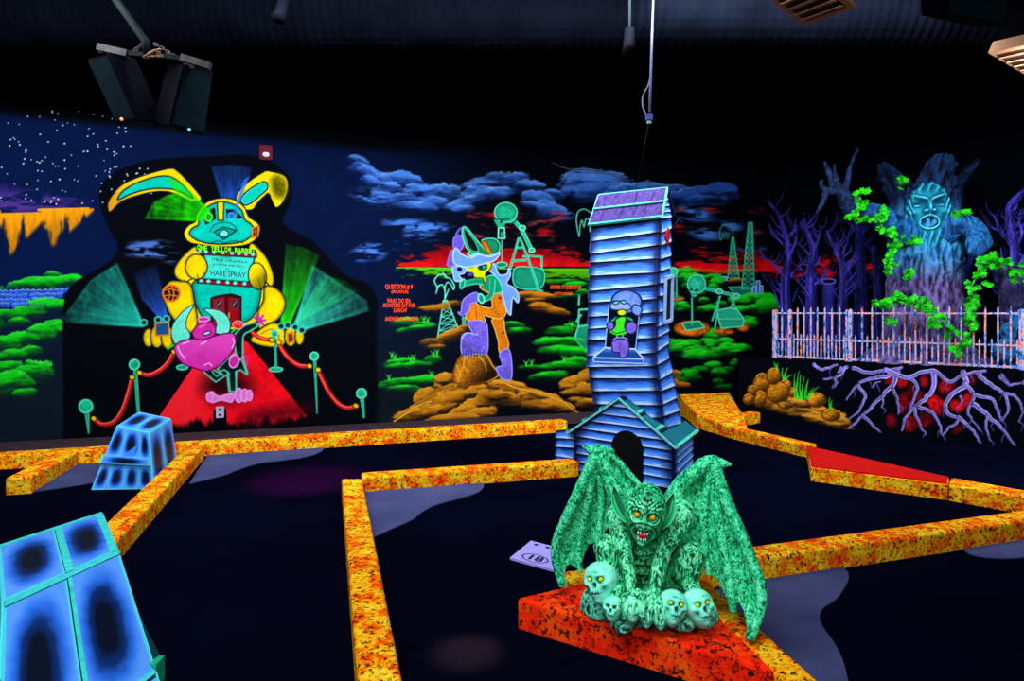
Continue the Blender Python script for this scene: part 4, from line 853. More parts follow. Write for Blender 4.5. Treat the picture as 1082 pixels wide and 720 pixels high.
# ledge that carries the fence and the tree
LEND = LF0 + LDIR * 5.5
ledge = painted_plane(cl, tuple(LF0), tuple(LEND - LF0), (0, 0, LEDGE_H), 700, 140, 'trim_1')
props(ledge, 'black stone ledge below the fence, its face painted with lilac roots', None, None, 'structure')
bm = bmesh.new()
q = [LF0 - rn * .004, LEND - rn * .004, V1, WC0 + LDIR * .05, Vector((3.9, wallD(3.9), 0))]
lo = [bm.verts.new((p.x, p.y, 0)) for p in q]; up = [bm.verts.new((p.x, p.y, LEDGE_H)) for p in q]
bm.faces.new(up)
for i in range(len(q)): bm.faces.new((lo[i], lo[(i + 1) % len(q)], up[(i + 1) % len(q)], up[i]))
bm_obj('ledge_body', bm, BLACK, ledge)
ceiling = obj('ceiling', [(-9, -4, CEIL), (9, -4, CEIL), (9, 14, CEIL), (-9, 14, CEIL)], [(3, 2, 1, 0)], M('black_ceiling', (2, 2, 6), .4, 2, .95, .0))
props(ceiling, kind='structure')

# lettering on the mural (letters of paint, a hair proud of the wall)
def lettering(text, px, py, w_px, h_px, rgb, bold=.02, label=None, tilt=0.0):
    cu = bpy.data.curves.new('lettering', 'FONT'); cu.body = text; cu.align_x = 'CENTER'; cu.align_y = 'CENTER'
    cu.offset = bold; cu.extrude = 0.0; cu.resolution_u = 2
    tmp = bpy.data.objects.new('tmp', cu); COL.objects.link(tmp)
    me = bpy.data.meshes.new_from_object(tmp.evaluated_get(bpy.context.evaluated_depsgraph_get()))
    bpy.data.objects.remove(tmp)
    k = (px - CX) / F_PX; D = 10.5 / (1 - .34 * k); c = Vector((k * D, D, CAM_H - (py - HOR) / F_PX * D)) + nrm * .002
    u = Vector((U1 - U0)).normalized()
    xs = [v.co.x for v in me.vertices]; ys = [v.co.y for v in me.vertices]
    sx = w_px / F_PX * D / abs(u.x - k * u.y) / (max(xs) - min(xs)); sy = h_px / F_PX * D / (max(ys) - min(ys))
    mx, my = (max(xs) + min(xs)) / 2, (max(ys) + min(ys)) / 2
    for v in me.vertices:
        x = (v.co.x - mx) * sx; v.co = u * x + Vector((0, 0, (v.co.y - my) * sy + x * tilt))
    me.name = 'lettering'
    o = link('lettering', me, M('letter_%d_%d_%d' % rgb, rgb, .12, 40), wall_back); o.location = c - wloc(wall_back)
    if label: o['label'] = label
    return o
OR_ = (255, 72, 14)
for t, x, y, w_, h_ in [('QUESTION # 9', 421.5, 303.6, 29, 6), ('(RIDDLE)', 422.5, 308.8, 18, 4), ('WHAT DO SEA', 421.5, 318, 25, 4.6), ('MONSTERS EAT FOR', 422, 322.8, 34, 4.6), ('LUNCH?', 423, 328, 14, 4.4), ('ANSWER ON HOLE 18', 424.5, 337, 35, 4.6)]:
    lettering(t, x, y, w_, h_, OR_, .025)
lettering('ANSWER TO QUESTION #3', 597.6, 304, 33, 5, OR_, .025); lettering('JAWS & BONES', 595.4, 310.6, 19.5, 3.6, OR_, .025)
GT = (120, 255, 10)
for ch, x, dy in [(c, i, 0) for i, c in enumerate('ONE YELLOW RABBIT')]:
    if ch != ' ': lettering(ch, 210 + x * 3.62, 262.0 + x * .24 - (.6 if x in (0, 16) else 0), 3.3, 5.6, GT, .03)
INK = (4, 60, 62)
for t, x, y, w_, h_ in [('PRESENTS', 238.5, 272.2, 12, 2), ('STELLA SHELLABELLA,', 243, 275.8, 38, 3.4), ('JAWBONE AND EVE L', 241, 280.8, 33, 3.2), ('IN', 240.4, 284.4, 4, 1.8), ("'HARE SPRAY", 240.5, 289.6, 38, 6)]:
    lettering(t, x, y, w_, h_, INK, .004, tilt=-.05)

# floor strip of bare grey between the wall and the wall curb is part of the floor
bm = bmesh.new()
a0, a1, b0, b1 = Vector((-7.3, wallD(-7.3) - .02, .003)), Vector((2.4, wallD(2.4) - .02, .003)), Vector((-7.3, wallD(-7.3) - 1.0, .003)), Vector((2.4, wallD(2.4) - 1.0, .003))
add_box8(bm, [Vector((p.x, p.y, z)) for z in (0, .006) for p in (b0, b1, a1, a0)])
bm_obj('bare_floor_strip', bm, M('floor_orange_bounce', (58, 44, 52), .35, 9, .9, .08), floor)  # grey carpet; the curb's orange bounce light is mixed into its colour
# wall socket and fire alarm
def on_wall(px, py, off=0.0):
    k = (px - CX) / F_PX; D = 10.5 / (1 - .34 * k); return Vector((k * D, D, CAM_H - (py - HOR) / F_PX * D)) + nrm * off
wu = Vector((U1 - U0)).normalized(); WR = Matrix((wu, -nrm, Vector((0, 0, 1)))).transposed()
s = empty('wall_socket', on_wall(232.5, 435.7), 'pale wall socket plate in the red painted carpet', 'socket')
bm = bmesh.new(); add_box(bm, on_wall(232.5, 435.7, .006), (.1, .012, .15), WR); bm_obj('cover_plate', bm, M('socket_plastic', (166, 160, 190), .1, 20), s)
for dz in (-.035, .035):
    bm = bmesh.new(); add_box(bm, on_wall(232.5, 435.7, .0125) + Vector((0, 0, dz)), (.035, .004, .03), WR)
    bm_obj('outlet', bm, M('socket_dark', (30, 26, 44), .1, 20), s)
s = empty('fire_alarm', on_wall(281, 162), 'dark red fire alarm with a white strobe above the rabbit ear', 'alarm')
bm = bmesh.new(); add_box(bm, on_wall(281, 162, .03), (.17, .06, .2), WR); bmesh.ops.bevel(bm, geom=bm.edges[:], offset=.012, segments=2, affect='EDGES'); bm_obj('housing', bm, M('alarm_red', (92, 8, 30), .15, 20), s)
bm = bmesh.new(); add_box(bm, on_wall(281.2, 164.6, .075), (.085, .03, .06), WR); bmesh.ops.bevel(bm, geom=bm.edges[:], offset=.012, segments=2, affect='EDGES'); bm_obj('strobe_lens', bm, M('lens_white', (220, 210, 225), .08, 20), s)
# ------------------------------------------------------------------ speckled carpet borders of the golf holes
def speckle(stops, sc, blk):
    def f(nt, b):
        tc = N(nt, 'ShaderNodeTexCoord'); g = tc.outputs['Object']
        n1 = N(nt, 'ShaderNodeTexNoise', Scale=sc, Detail=4.0, Roughness=.7); n2 = N(nt, 'ShaderNodeTexNoise', Scale=sc * .28, Detail=2.0)
        n3 = N(nt, 'ShaderNodeTexNoise', Scale=sc * 1.25, Detail=5.0, Roughness=.75)
        for q in (n1, n2, n3): nt.links.new(g, q.inputs['Vector'])
        n3.noise_dimensions = '4D'; n3.inputs['W'].default_value = 7.3
        m = N(nt, 'ShaderNodeMath', operation='MULTIPLY_ADD'); m.inputs[1].default_value = .55; nt.links.new(n2.outputs['Fac'], m.inputs[0])
        h = N(nt, 'ShaderNodeMath', operation='MULTIPLY'); h.inputs[1].default_value = .45; nt.links.new(n1.outputs['Fac'], h.inputs[0]); nt.links.new(h.outputs[0], m.inputs[2])
        r = ramp(nt, stops); nt.links.new(m.outputs[0], r.inputs[0])
        k = ramp(nt, [(blk - .035, (0, 0, 0, 1)), (blk + .02, (1, 1, 1, 1))]); nt.links.new(n3.outputs['Fac'], k.inputs[0])
        mx = N(nt, 'ShaderNodeMix', data_type='RGBA'); nt.links.new(k.outputs[0], mx.inputs['Factor'])
        mx.inputs['A'].default_value = C(46, 14, 4); nt.links.new(r.outputs[0], mx.inputs['B'])
        nt.links.new(mx.outputs['Result'], b.inputs['Base Color'])
        bp = N(nt, 'ShaderNodeBump', Strength=.5, Distance=.01); nt.links.new(n1.outputs['Fac'], bp.inputs['Height']); nt.links.new(bp.outputs[0], b.inputs['Normal'])
    return f
CURB = mat('orange_speckled_carpet', None, .95, .05, speckle([(.36, C(240, 40, 2)), (.45, C(255, 112, 4)), (.52, C(255, 180, 10)), (.64, C(255, 216, 50))], 34, .455))
REDC = mat('red_speckled_carpet', None, .95, .05, speckle([(.34, C(226, 14, 6)), (.5, C(255, 44, 8)), (.66, C(255, 92, 16))], 24, .465))
REDT = mat('red_turf', None, .95, .05, wear(C(176, 16, 10), .55, 26, .3, (1, 5, 1)))
HC = .14
GR = 'orange speckled golf borders'
def quad(a, b, w, side=1):
    a, b = Vector((a[0], a[1], 0)), Vector((b[0], b[1], 0)); d = (b - a).normalized(); n = Vector((-d.y, d.x, 0)) * w * side
    return [a, b, b + n, a + n]
def curb(poly, label, h=HC, m=CURB, bev=.022):
    o = prism('golf_border', [(p[0], p[1]) for p in poly], 0, h, m, bevel=bev); return props(o, label, 'border', GR)
P2 = lambda x, y, z=0.0: (lambda v: (v.x, v.y))(G(x, y, z))
curb(quad(P2(-60, 500.6), P2(600, 456.6), .19), 'long orange border running in front of the rabbit mural wall', .15)
curb(quad(P2(216, 484.5), (-2.0, 2.45), .19, -1), 'diagonal orange border beside the two blue wooden towers')
curb(quad(P2(33, 522), P2(83, 491.6), .2), 'short orange stub left of the small blue wooden tower', .15)
curb(quad(P2(383, 521), P2(612, 503.6), .19), 'orange border between the tower house and the long near border')
curb([(-1.315, 5.99), (-0.23, 1.95), (-.41, 1.95), (-1.495, 5.99)], 'near orange border running towards the camera left of the gargoyle')
curb(quad((.33, 3.67), (4.40, 5.06), .185), 'long orange border behind the gargoyle running to the right edge')
curb(quad((.90, 3.86), (1.13, 2.35), .14, 1), 'short orange border along the right side of the red gargoyle plinth', HC, bev=.02)
curb([(3.705, 5.795), (4.22, 5.21), (4.44, 5.30), (3.88, 6.035)], 'orange border from the red wedge to the right edge corner')
curb(quad((2.80, 8.54), (3.235, 7.50), .16), 'orange border between the red wedge and the wide ramp block')
curb(quad((3.215, 9.56), (3.60, 9.88), .17), 'tiny orange border joining the ramp block to the rock painted ledge', .15)
o = prism('border_ramp', [(2.66, 10.94), (3.58, 11.25), (3.16, 9.33), (2.97, 8.60), (2.80, 8.56), (2.544, 9.42)], 0, [.28, .28, .2, .14, .14, .2], CURB, bevel=.02)
props(o, 'wide orange sloping ramp block right behind the tower', 'ramp')
t = empty('corner_wedge', (3.3, 6.6, 0), 'triangular orange wedge with a plain red top behind the right border', 'wedge')
tri = [(3.235, 7.5), (2.83, 6.46), (3.70, 5.80), (3.87, 6.04)]
prism('wedge_body', tri, 0, .128, CURB, t); prism('red_top', [(3.215, 7.46), (2.845, 6.475), (3.71, 5.83), (3.86, 6.04)], .128, .142, REDT, t)
t = props(prism('red_plinth', [P2(545.5, 664), (1.062, 2.757), (.925, 3.62), (.36, 3.64)], 0, .155, REDC, bevel=.02), 'low red speckled triangular plinth under the gargoyle', 'plinth')
# hole number plate
c4 = [G(561, 574), G(539, 592), G(585, 605)]; c4.append(c4[0] + c4[2] - c4[1])
cc = sum(c4, Vector()) / 4
s = empty('hole_number_plate', cc, 'lilac plate with the number 18 lying on the dark turf', 'sign')
bm = bmesh.new(); add_box8(bm, [p + Vector((0, 0, .001)) for p in c4[::-1]] + [p + Vector((0, 0, .016)) for p in c4[::-1]]); bm_obj('plate', bm, M('lilac_plate', (172, 160, 246), .08, 12, .5, .2), s)
pu = (c4[2] - c4[1]).normalized(); pv = (c4[0] - c4[1]).normalized(); INKB = M('black_ink', (10, 8, 26), .1, 20)
def plate_pt(a, b, z=.0168): return c4[1] + (c4[2] - c4[1]) * a + (c4[0] - c4[1]) * b + Vector((0, 0, z))
bm = bmesh.new(); n = 28
ring = [[bm.verts.new(plate_pt(.466 + .30 * k * math.cos(i * 2 * math.pi / n), .25 + .19 * k * math.sin(i * 2 * math.pi / n))) for i in range(n)] for k in (1, .9)]
for i in range(n): bm.faces.new((ring[0][i], ring[0][(i + 1) % n], ring[1][(i + 1) % n], ring[1][i]))
bm_obj('oval_ring', bm, INKB, s)
for a in (.2, .474):
    bm = bmesh.new(); bm.faces.new([bm.verts.new(plate_pt(a + .055 * math.cos(i * math.pi / 6), .87 + .045 * math.sin(i * math.pi / 6))) for i in range(12)]); bm_obj('hole_mark', bm, INKB, s)
cu = bpy.data.curves.new('number', 'FONT'); cu.body = '18'; cu.align_x = 'CENTER'; cu.align_y = 'CENTER'; cu.size = .115; cu.offset = .003
tmp = bpy.data.objects.new('tmp', cu); COL.objects.link(tmp); me = bpy.data.meshes.new_from_object(tmp.evaluated_get(bpy.context.evaluated_depsgraph_get())); bpy.data.objects.remove(tmp)
pc = plate_pt(.466, .25, .0168)
for v in me.vertices: v.co = pc + pu * v.co.x * 1.1 + pv * v.co.y - cc
me.name = 'number'; link('number', me, INKB, s)

# ------------------------------------------------------------------ the two blue wooden towers with panels
BLUE_PANEL_PARAMS = dict()
def panel_paint(nt, b):
    """airbrushed panel: a dark oval in the middle, pale blue towards the border, thin teal line along the edge (uses the panel's own UV)"""
    uv = N(nt, 'ShaderNodeUVMap'); sp = N(nt, 'ShaderNodeSeparateXYZ'); nt.links.new(uv.outputs[0], sp.inputs[0])
    def mth(op, a, c=None, d=None):
        n = N(nt, 'ShaderNodeMath', operation=op)
        for i, v in enumerate((a, c, d)):
            if v is None: continue
            if hasattr(v, 'links'): nt.links.new(v, n.inputs[i])
            else: n.inputs[i].default_value = v
        return n.outputs[0]
    tc = N(nt, 'ShaderNodeTexCoord'); ns = N(nt, 'ShaderNodeTexNoise', Scale=18.0, Detail=4.0); nt.links.new(tc.outputs['Object'], ns.inputs['Vector'])
    fine = N(nt, 'ShaderNodeTexNoise', Scale=90.0, Detail=3.0); nt.links.new(tc.outputs['Object'], fine.inputs['Vector'])
    x = mth('ABSOLUTE', mth('SUBTRACT', sp.outputs['X'], .5)); y = mth('ABSOLUTE', mth('SUBTRACT', sp.outputs['Y'], .5))
    x3 = mth('POWER', mth('MULTIPLY', x, 2.0), 2.2); y3 = mth('POWER', mth('MULTIPLY', y, 2.0), 2.6)
    d = mth('POWER', mth('ADD', x3, y3), .43)
    d = mth('ADD', d, mth('MULTIPLY', mth('SUBTRACT', ns.outputs['Fac'], .5), .22))
    r = ramp(nt, [(.30, C(3, 12, 34)), (.52, C(8, 44, 110)), (.72, C(40, 110, 226)), (.95, C(88, 156, 250))]); nt.links.new(d, r.inputs[0])
    e = mth('MAXIMUM', x, y)
    e = mth('ADD', e, mth('MULTIPLY', mth('SUBTRACT', fine.outputs['Fac'], .5), .05))
    er = ramp(nt, [(.455, (0, 0, 0, 1)), (.475, (1, 1, 1, 1))]); nt.links.new(e, er.inputs[0])
    mx = N(nt, 'ShaderNodeMix', data_type='RGBA'); nt.links.new(er.outputs[0], mx.inputs['Factor']); nt.links.new(r.outputs[0], mx.inputs['A']); mx.inputs['B'].default_value = C(74, 214, 226)
    nt.links.new(mx.outputs['Result'], b.inputs['Base Color'])
PANEL = mat('airbrushed_blue_panel', None, .5, .2, panel_paint)
BLUEP = M('blue_paint', (58, 128, 226), .25, 12, .5, .2); TEALP = M('teal_edge_paint', (60, 214, 206), .25, 30, .5, .2); DARKP = M('dark_teal_paint', (8, 52, 60), .3, 20, .5, .2); GREENP = M('green_edge_paint', (20, 170, 120), .3, 30)
def uv_panel(name, q, th, m, parent, out, label=None):
    """thin board on quad q (bl, br, tr, tl), its UV spanning the face"""
    q = [Vector(p) for p in q]; f = [p + out * th for p in q]
    o = obj(name, q + f, [(4, 5, 6, 7), (0, 1, 5, 4), (1, 2, 6, 5), (2, 3, 7, 6), (3, 0, 4, 7), (3, 2, 1, 0)], m, parent)
    uvl = o.data.uv_layers.new(name='UVMap'); base = {0: (0, 0), 1: (1, 0), 2: (1, 1), 3: (0, 1)}
    for li, l in enumerate(o.data.loops): uvl.data[li].uv = base[l.vertex_index % 4]
    if label: o['label'] = label
    return o
def lerp(a, b, t): return a + (b - a) * t
def facet(q, s0, s1, t0, t1):
    bl, br, tr, tl = [Vector(p) for p in q]
    P = lambda s, t: lerp(lerp(bl, br, s), lerp(tl, tr, s), t)
    return [P(s0, t0), P(s1, t0), P(s1, t1), P(s0, t1)]
def fnormal(q, inside):
    n = (Vector(q[1]) - Vector(q[0])).cross(Vector(q[3]) - Vector(q[0])).normalized()
    return n if n.dot(Vector(q[0]) - inside) > 0 else -n
def wood_tower(base, topr, label, front, right, top, band=None, brown=False, extra=None):
    c = sum((Vector(p) for p in base), Vector()) / 4; c.z = 0
    t = empty('wooden_tower', c, label, 'obstacle')
    ctr = sum((Vector(p) for p in base + topr), Vector()) / 8
    bm = bmesh.new(); add_box8(bm, [Vector((lerp(Vector(p), ctr, .05).x, lerp(Vector(p), ctr, .05).y, max(0, lerp(Vector(p), ctr, .05).z if p.z else 0))) for p in base + topr]); bm_obj('body', bm, BLUEP, t)
    B, T = [Vector(p) for p in base], [Vector(p) for p in topr]
    faces = {'front': [B[0], B[1], T[1], T[0]], 'right': [B[1], B[2], T[2], T[1]], 'top': [T[0], T[1], T[2], T[3]], 'left': [B[3], B[0], T[0], T[3]], 'back': [B[2], B[3], T[3], T[2]]}
    for key, cells in (('front', front), ('right', right), ('top', top), ('left', [(0, 1, 0, 1)]), ('back', [(0, 1, 0, 1)])):
        q = faces[key]; nn = fnormal(q, ctr)
        for s0, s1, t0, t1 in cells: uv_panel('panel', facet(q, s0, s1, t0, t1), .006, PANEL, t, nn)
    if band:
        q = facet(faces['front'], *band); uv_panel('band', q, .035, PANEL, t, fnormal(faces['front'], ctr))
    return t, faces, ctr
# far one
fb = [P_ for P_ in (Vector((-3.78, 6.14, 0)), Vector((-3.24, 6.17, 0)), Vector((-3.42, 6.98, 0)), Vector((-4.05, 7.05, 0)))]
ft = [W(124, 450.5, 6.36), W(157, 458, 6.24), W(180, 443, 6.9), W(147, 436, 7.05)]
e_ = .008
t1, fc1, ct1 = wood_tower(fb, ft, 'small blue panelled wooden tower on the grey turf in front of the rope barrier',
    [(.0, .22, 0, .40), (.23, .50, 0, .40), (.51, .76, 0, .40), (.77, 1, 0, .40), (0, .33, .52, 1), (.34, .76, .52, 1), (.77, 1, .52, 1)], [(0, .5, 0, 1), (.51, 1, 0, 1)], [(0, .5, 0, 1), (.51, 1, 0, 1)], (-.02, 1.0, .40, .53))
# near one, seen from above
nt_ = [Vector((-1.885, 2.53, .52)), Vector((-1.78, 3.08, .52)), Vector((-2.20, 3.66, .52)), Vector((-2.36, 3.14, .52))]
nb = [Vector((-1.50, 1.98, 0)), Vector((-1.35, 2.69, 0)), Vector((-2.25, 3.75, 0)), Vector((-2.5, 3.0, 0))]
t2, fc2, ct2 = wood_tower(nb, nt_, 'large blue panelled wooden tower cut off by the lower left corner',
    [(0, .495, .24, 1), (.505, 1, .24, 1), (0, .495, 0, .22), (.505, 1, 0, .22)], [(0, 1, 0, 1)], [(0, .495, 0, 1), (.505, 1, 0, 1)])
q = fc2['front']; nn = fnormal(q, ct2)
uv_panel('ridge_strip', facet(q, 0, 1, .975, 1.0), .012, TEALP, t2, nn)
uv_panel('seam_strip', facet(q, .502, .535, .24, .975), .0085, TEALP, t2, nn)
uv_panel('seam_gap', facet(q, .493, .502, 0, 1), .0075, DARKP, t2, nn)
qt = fc2['top']; nt2 = fnormal(qt, ct2)
uv_panel('seam_strip', facet(qt, .502, .57, 0, .96), .0085, TEALP, t2, nt2); uv_panel('ridge_strip', facet(qt, 0, 1, .95, 1.0), .009, TEALP, t2, nt2)
uv_panel('ridge_strip', facet(qt, .93, 1, 0, 1), .0086, TEALP, t2, nt2)
for side in (1, 0):                                  # little side brackets
    qq = fc2['front']; a = facet(qq, side, side, .30, .66)
    p0, p1 = a[3], a[0]; o_ = (Vector(qq[1]) - Vector(qq[0])).normalized() * (1 if side else -1)
    bm = bmesh.new(); v = [bm.verts.new(x) for x in (p0, p1, p1 + o_ * .05, p0 + nn * -.05, p1 + nn * -.05, p1 + o_ * .05 + nn * -.05)]
    for f in ((0, 1, 2), (5, 4, 3), (0, 3, 4, 1), (1, 4, 5, 2), (2, 5, 3, 0)): bm.faces.new([v[i] for i in f])
    bm_obj('bracket', bm, DARKP, t2)
    bm = bmesh.new(); add_box(bm, p1 + o_ * .025 + (p1 - p0) * .12 - nn * .03, (.05, .07, .10)); bm_obj('bracket_foot', bm, GREENP, t2)
# ------------------------------------------------------------------ the leaning haunted tower over its little house
def board_paint(nt, b):
    """lap board: mid blue, dry-brushed pale along its lower lip, dark ends (runs along the board's own UV)"""
    uv = N(nt, 'ShaderNodeUVMap'); sp = N(nt, 'ShaderNodeSeparateXYZ'); nt.links.new(uv.outputs[0], sp.inputs[0])
    tc = N(nt, 'ShaderNodeTexCoord'); mp = N(nt, 'ShaderNodeMapping'); mp.inputs['Scale'].default_value = (5, 5, 60)
    nt.links.new(tc.outputs['Object'], mp.inputs[0]); ns = N(nt, 'ShaderNodeTexNoise', Scale=1.4, Detail=5.0); nt.links.new(mp.outputs[0], ns.inputs['Vector'])
    n2 = N(nt, 'ShaderNodeTexNoise', Scale=7.0, Detail=3.0); nt.links.new(tc.outputs['Object'], n2.inputs['Vector'])
    def mth(op, a, c=None):
        n = N(nt, 'ShaderNodeMath', operation=op)
        for i, v in enumerate((a, c)):
            if v is None: continue
            if hasattr(v, 'links'): nt.links.new(v, n.inputs[i])
            else: n.inputs[i].default_value = v
        return n.outputs[0]
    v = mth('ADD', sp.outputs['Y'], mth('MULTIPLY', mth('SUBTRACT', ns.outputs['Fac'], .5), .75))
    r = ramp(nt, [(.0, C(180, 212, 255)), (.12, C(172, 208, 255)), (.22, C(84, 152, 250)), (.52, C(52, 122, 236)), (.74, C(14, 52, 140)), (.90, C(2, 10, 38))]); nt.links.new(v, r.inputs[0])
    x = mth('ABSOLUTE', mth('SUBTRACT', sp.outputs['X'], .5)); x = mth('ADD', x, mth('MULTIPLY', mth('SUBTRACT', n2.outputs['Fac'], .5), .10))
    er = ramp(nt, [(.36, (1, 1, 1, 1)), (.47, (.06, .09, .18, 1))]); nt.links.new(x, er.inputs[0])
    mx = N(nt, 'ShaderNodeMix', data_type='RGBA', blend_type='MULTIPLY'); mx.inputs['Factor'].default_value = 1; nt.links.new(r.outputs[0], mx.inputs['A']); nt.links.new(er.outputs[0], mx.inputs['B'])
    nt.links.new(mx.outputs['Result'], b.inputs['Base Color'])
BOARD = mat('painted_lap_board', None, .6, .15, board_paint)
TCORE = M('tower_core_paint', (4, 14, 44), .3, 8, .7, .1); TRIM = M('pale_trim_paint', (96, 200, 200), .35, 24); SHING = M('purple_shingle_paint', (66, 48, 112), .7, 30, .6, .15, 0, (1, 1, .15)); SHINGT = M('teal_shingle_paint', (14, 96, 112), .5, 30, .6, .15, 0, (6, 1, 1)); LIP = M('mint_lip_paint', (70, 196, 160), .35, 24)
T0 = Vector((1.25, 6.75, 0))
tower = empty('haunted_tower', T0, 'leaning blue clapboard tower standing on a small gabled house behind the gargoyle', 'tower')
def board(q, out, th, name='board'):
    """lap board on quad q (bl, br, tr, tl): proud along the bottom, flush along the top"""
    q = [Vector(p) for p in q]; bl, br, tr, tl = q
    f = [bl + out * th, br + out * th, tr + out * .004, tl + out * .004]
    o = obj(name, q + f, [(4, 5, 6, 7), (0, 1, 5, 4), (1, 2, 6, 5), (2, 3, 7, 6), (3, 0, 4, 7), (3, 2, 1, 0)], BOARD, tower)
    uvl = o.data.uv_layers.new(name='UVMap'); base = {0: (0, 0), 1: (1, 0), 2: (1, 1), 3: (0, 1)}
    for li, l in enumerate(o.data.loops): uvl.data[li].uv = base[l.vertex_index % 4]
    return o
def clad(q, inside, n, th=.02, seed=0, jitter=.012):
    r = random.Random(seed); nn = fnormal(q, inside); ts = [0] + [(i + r.uniform(-.12, .12)) / n for i in range(1, n)] + [1]
    for a, b in zip(ts, ts[1:]):
        f = facet(q, 0, 1, a, b); k = r.uniform(-jitter, jitter); f[0].z += k; f[1].z -= k
        board(f, nn, th)
def box_from(N_, L_, R_, z0=None):
    return N_, L_, R_, L_ + R_ - N_
# upper shaft (px, py, D of its corners)
eN, eL, eR = W(697, 231, 6.45), W(625, 239, 6.92), W(708.6, 229, 6.74)
kN, kL, kR = W(692, 386, 6.42), W(620.5, 388.6, 6.86), W(705.5, 378, 6.76)
eB, kB = eL + eR - eN, kL + kR - kN
bm = bmesh.new(); add_box8(bm, [kL, kN, kR, kB] + [eL, eN, eR, eB]); bm_obj('shaft_core', bm, TCORE, tower)
cU = (eN + eL + eR + kN + kL + kR) / 6 + Vector((.1, .2, 0)); cU = (eB + kN) / 2
clad([kL, kN, eN, eL], cU, 11, seed=1); clad([kN, kR, eR, eN], cU, 11, seed=2)
clad([kR, kB, eB, eR], cU, 6, seed=3); clad([kB, kL, eL, eB], cU, 6, seed=4)
# lower shaft
mN, mL, mR = W(693.5, 385, 6.42), W(622, 387, 6.86), W(707, 377, 6.78)
bN, bL, bR = W(702, 470, 6.44), W(635, 470, 6.9), W(722, 462, 6.95)
mB, bB = mL + mR - mN, bL + bR - bN
bm = bmesh.new(); add_box8(bm, [bL, bN, bR, bB] + [mL, mN, mR, mB]); bm_obj('shaft_core', bm, TCORE, tower)
cL = (mB + bN) / 2
clad([bL, bN, mN, mL], cL, 6, seed=5); clad([bN, bR, mR, mN], cL, 6, seed=6); clad([bR, bB, mB, mR], cL, 4, seed=7); clad([bB, bL, mL, mB], cL, 4, seed=8)
# shaft roof: two shingled slopes, ridge along the front
rL, rR = W(633, 206.5, 7.02), W(705, 199, 6.60)
fL, fR = W(622.5, 239, 6.86), W(699, 230.5, 6.40)
kbL, kbR = rL + (rL - fL) * Vector((1, 1, 1)).x * 0 + Vector((rL.x - fL.x + .02, 0, 0)), None
gB = (eB - eL)
bkL, bkR = fL + gB * 1.16, fR + gB * 1.16
def slab(name, q, th, m, parent=tower, label=None):
    q = [Vector(p) for p in q]; n = (q[1] - q[0]).cross(q[3] - q[0]).normalized()
    if n.z < 0: n = -n
    bm = bmesh.new(); add_box8(bm, [p - n * th / 2 for p in q] + [p + n * th / 2 for p in q]); o = bm_obj(name, bm, m, parent)
    if label: o['label'] = label
    return o
slab('roof_deck', [fL, fR, rR, rL], .02, TCORE); slab('roof_deck', [bkL, bkR, rR, rL], .02, TCORE)
sn = (fR - fL).cross(rL - fL).normalized(); sn = sn if sn.y < 0 or sn.z > 0 else -sn
if sn.z < 0: sn = -sn
def shingles(q, rows, cols, m, n_, lipm=None, seed=0):
    r = random.Random(seed)
    for a in range(rows):
        cs = [0] + sorted((i + r.uniform(-.25, .25)) / cols for i in range(1, cols)) + [1]
        for c0, c1 in zip(cs, cs[1:]):
            f = facet(q, c0 + .004, c1 - .004, a / rows - (.03 if a else 0), (a + 1) / rows)
            th = .022 + r.uniform(0, .006); v = [f[0], f[1], f[2], f[3]] + [f[0] + n_ * th, f[1] + n_ * th, f[2] + n_ * .012, f[3] + n_ * .012]
            obj('shingle', v, [(4, 5, 6, 7), (0, 1, 5, 4), (1, 2, 6, 5), (2, 3, 7, 6), (3, 0, 4, 7), (3, 2, 1, 0)], m, tower)
        if lipm:
            f = facet(q, 0, 1, a / rows - .012, a / rows + .03); uv_panel('shingle_lip', f, .030, lipm, tower, n_)
shingles([fL, fR, rR, rL], 2, 5, SHING, sn, LIP, 1)
bn_ = (rL - bkL).cross(bkR - bkL).normalized(); bn_ = bn_ if bn_.z > 0 else -bn_
shingles([bkL, bkR, rR, rL], 2, 4, SHING, bn_, None, 2)
def bar(name, a, b, w, m, parent=tower):
    a, b = Vector(a), Vector(b); d = (b - a).normalized(); x, y = frame_of(d)
    bm = bmesh.new(); p = []
    for e in (a, b): p += [e + x * w / 2 + y * w / 2, e - x * w / 2 + y * w / 2, e - x * w / 2 - y * w / 2, e + x * w / 2 - y * w / 2]
    add_box8(bm, p); return bm_obj(name, bm, m, parent)
bar('roof_edge', fL, rL, .022, TRIM); bar('roof_edge', fR, rR, .022, TRIM); bar('roof_edge', rL, rR, .025, TRIM); bar('roof_edge', bkR, rR, .025, TCORE)
# gable triangle of the shaft
gf = [W(697.5, 231, 6.45), W(709, 229, 6.74)]; ap = lerp(rR, rL, .03)
for i in range(5):
    a, b = i / 5, (i + 1) / 5
    q = [lerp(gf[0], ap, a), lerp(gf[1], ap, a), lerp(gf[1], ap, min(b, .98)), lerp(gf[0], ap, min(b, .98))]
    board(q, fnormal([kN, kR, eR, eN], cU), .016)
sideN = fnormal([kN, kR, eR, eN], cU)
# red slot and dark window with a pale frame on the right side
sq = [kN, kR, eR, eN]
q = facet(sq, .36, .74, .80, .93); m_ = [lerp(q[0], q[1], .5), lerp(q[1], q[2], .5), lerp(q[2], q[3], .5), lerp(q[3], q[0], .5)]
uv_panel('red_slot', m_, .03, M('red_slot_paint', (176, 12, 30), .2, 20), tower, sideN)
q = facet(sq, .40, .99, .27, .58); uv_panel('window_opening', q, .024, M('window_black', (3, 6, 16), .2, 20), tower, sideN)
for a, b in zip(q, q[1:] + q[:1]): bar('window_frame', a + sideN * .03, b + sideN * .03, .03, M('pale_frame_paint', (150, 178, 226), .2, 30))
